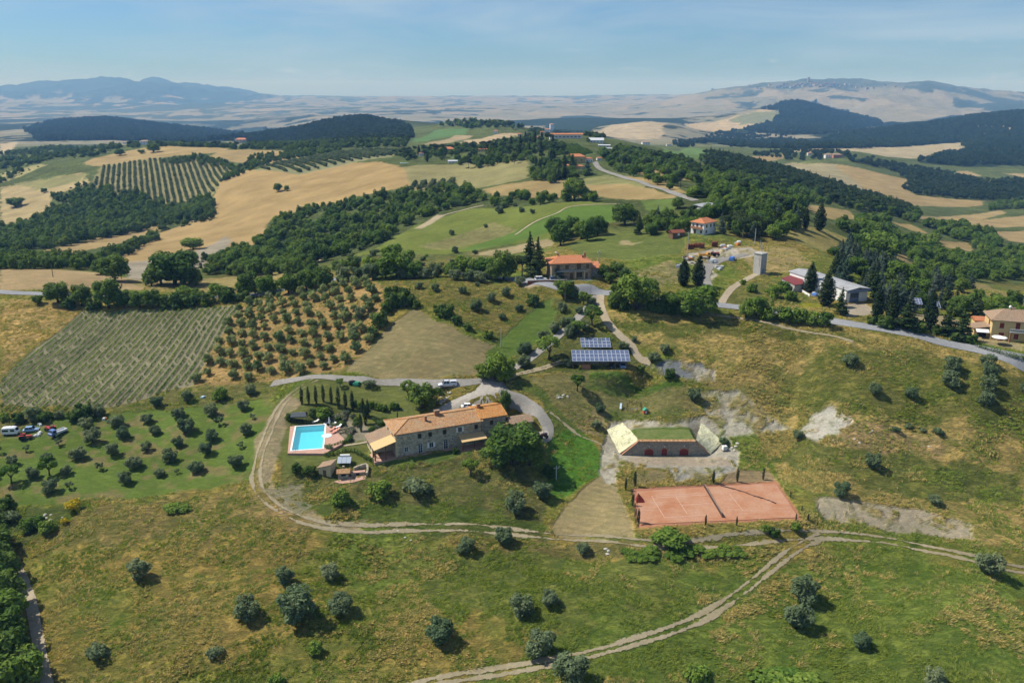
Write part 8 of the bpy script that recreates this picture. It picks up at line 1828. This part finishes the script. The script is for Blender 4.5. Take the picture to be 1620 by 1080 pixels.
# far olive groves in straight rows
def rows(name, poly, row, gap, ang, src, s, seed, skip=.06):
    pl = poly_al(P(poly)); rg = np.random.default_rng(seed); X = np.exp(pl[:, 1])*pl[:, 0]; Y = np.exp(pl[:, 1]); c, sn = math.cos(ang), math.sin(ang)
    R_ = math.hypot(np.ptp(X), np.ptp(Y))/2; u, v = np.meshgrid(np.arange(-R_, R_, gap), np.arange(-R_, R_, row))
    u = u+rg.uniform(-.3, .3, u.shape); v = v+rg.uniform(-.4, .4, v.shape)
    x = (X.min()+X.max())/2 + u*c-v*sn; y = (Y.min()+Y.max())/2 + u*sn+v*c
    m = inside(pl, x/np.maximum(y, 1), np.log(np.maximum(y, 1))) & (rg.random(x.shape) > skip); x, y = x[m], y[m]; n = len(x)
    if n == 0: return
    sc = rg.uniform(.8, 1.2, n)*s
    return instancer(name, np.stack([x, y, height(x, y)-.1], 1), np.stack([sc, sc, sc], 1), rg.uniform(0, 6.28, n), rg.integers(0, len(src), n), src)
rows('olive_grove', "150 292,162 264,250 252,350 258,372 264,350 288,330 316,250 320,160 302", 6.0, 4.6, 1.98, OLI, .85, 1)
rows('olive_grove', "408 269,425 262,540 241,640 237,620 247,540 259,470 275", 9, 5.0, 2.05, OLI, .95, 2)
rows('olive_grove', "650 300,652 292,715 284,722 292,690 304", 7, 4.0, 1.5, OLI, 1.05, 3)
rows('vineyard', "872 246,875 229,913 228,940 243,918 248", 5.0, 2.2, 1.15, SHR[1:2], .75, 4, .02)

# ------------------------------------------------------------------ tall meadow grass
def tuft(name, mat, n, h, spread, lean, seed):
    r = random.Random(seed); m = MB()
    for k in range(n):
        a = r.uniform(0, 6.28); q = Vector((math.cos(a), math.sin(a), 0))*spread*r.random()**.6; hh = h*r.uniform(.5, 1.1); w = r.uniform(.035, .07)
        d = Vector((lean+r.uniform(-.5, .5), r.uniform(-.5, .5)+lean*.4, 1)).normalized(); s = d.orthogonal().normalized(); s = (s*math.cos(a*3)+d.cross(s)*math.sin(a*3))*w
        p1 = q+d*hh*.6; p2 = q+d*hh+Vector((lean*.35, lean*.2, -.12))*hh
        m.quad(q-s, q+s, p1+s*.8, p1-s*.8); m.quad(p1-s*.8, p1+s*.8, p2+s*.2, p2-s*.2)
    me = m.mesh(name, mat); at = me.attributes.new('leaf', 'FLOAT', 'FACE'); at.data.foreach_set('value', np.random.default_rng(seed).random(len(me.polygons)).astype(np.float32)); return me
def meadow():
    rg = np.random.default_rng(77); src = []
    for k, (mat, h, sp, ln) in enumerate(((M_leaf_grass, .62, .5, .5), (M_leaf_grass, .5, .65, .9), (M_leaf_ggrass, .5, .5, .3), (M_leaf_ggrass, .38, .6, .5))):
        g = ground(640+k*3, 905); o = bpy.data.objects.new('meadow_grass', tuft('meadow_grass', mat, 26, h, sp, ln, k)); COL.objects.link(o); o.location = g; o['kind'] = 'stuff'; src.append(o)
    n = 620000; y = np.exp(rg.uniform(math.log(95), math.log(330), n)); a = rg.uniform(-.74, .74, n); x = a*y
    fi, fj = _gidx(x, y); i = np.round(fi).astype(int); j = np.clip(np.round(fj).astype(int), 0, NA-1)
    tf = GRAIN[i, j, 0]; tc = TINT[i, j]
    dry = np.clip((tc[:, 0]/(tc[:, 1]+1e-6)-.85)/.55, 0, 1)
    n1 = fbm(x/5+y/9, y/4-x/9, 91, 4); n2 = fbm(x/22, y/22, 92, 3)
    straw = rg.random(n) < np.clip(-.06+.72*dry+n1*.6+n2*.9, 0, .9)
    dens = np.clip(tf*1.15-.35, 0, 1)*np.clip(.24+n1*.75+np.where(straw, .08, 0), 0, 1)
    keep = (rg.random(n) < dens) & (y*y*0+tf > .45)
    for lo in ROADLINES:
        pass
    x, y, straw, n1 = x[keep], y[keep], straw[keep], n1[keep]
    # nothing grows on the tracks
    cell = set()
    for c, w in ROADLINES:
        for q in c:
            for dx in np.arange(-w, w+.01, .5):
                for dy in np.arange(-w, w+.01, .5): cell.add((int((q.x+dx)*2), int((q.y+dy)*2)))
    ok = np.array([(int(p*2), int(q*2)) not in cell for p, q in zip(x.tolist(), y.tolist())]); x, y, straw, n1 = x[ok], y[ok], straw[ok], n1[ok]
    n = len(x); s = rg.uniform(.5, 1.15, n)*np.where(straw, 1.0, .9)*(.9+.5*np.clip(n1, 0, 1)); print('grass tufts', n)
    pick = np.where(straw, rg.integers(0, 2, n), 2+rg.integers(0, 2, n)); yaw = .4+fbm(x/18, y/18, 95, 2)*2.5+rg.normal(0, .5, n)
    instancer('meadow_grass', np.stack([x, y, height(x, y)-.03], 1), np.stack([s, s, s*rg.uniform(.7, 1.2, n)], 1), yaw, pick, src)
meadow()
# ------------------------------------------------------------------ the air
def build_haze():
    me = bpy.data.meshes.new('haze'); z0, z1 = float(GZ.min())-1.5, max(float(GZ.max())+15, 125.0)
    x1 = float(np.abs(GX).max())+200; y0, y1 = -300.0, float(GY.max())+200
    v = [(sx*x1, y, z) for z in (z0, z1) for sx, y in ((-1, y0), (1, y0), (1, y1), (-1, y1))]
    me.from_pydata(v, [], [(3, 2, 1, 0), (4, 5, 6, 7), (0, 1, 5, 4), (1, 2, 6, 5), (2, 3, 7, 6), (3, 0, 4, 7)])
    m = bpy.data.materials.new('air'); m.use_nodes = True; nt = m.node_tree; nt.nodes.clear()
    pv = nt.nodes.new('ShaderNodeVolumePrincipled'); pv.inputs['Color'].default_value = (.24, .52, 1.0, 1)
    pv.inputs['Density'].default_value = 9.2e-5; pv.inputs['Absorption Color'].default_value = (1, 1, 1, 1); pv.inputs['Anisotropy'].default_value = 0.0
    o = nt.nodes.new('ShaderNodeOutputMaterial'); nt.links.new(pv.outputs['Volume'], o.inputs['Volume'])
    me.materials.append(m); ob = bpy.data.objects.new('haze', me); COL.objects.link(ob); ob['kind'] = 'stuff'
build_haze()
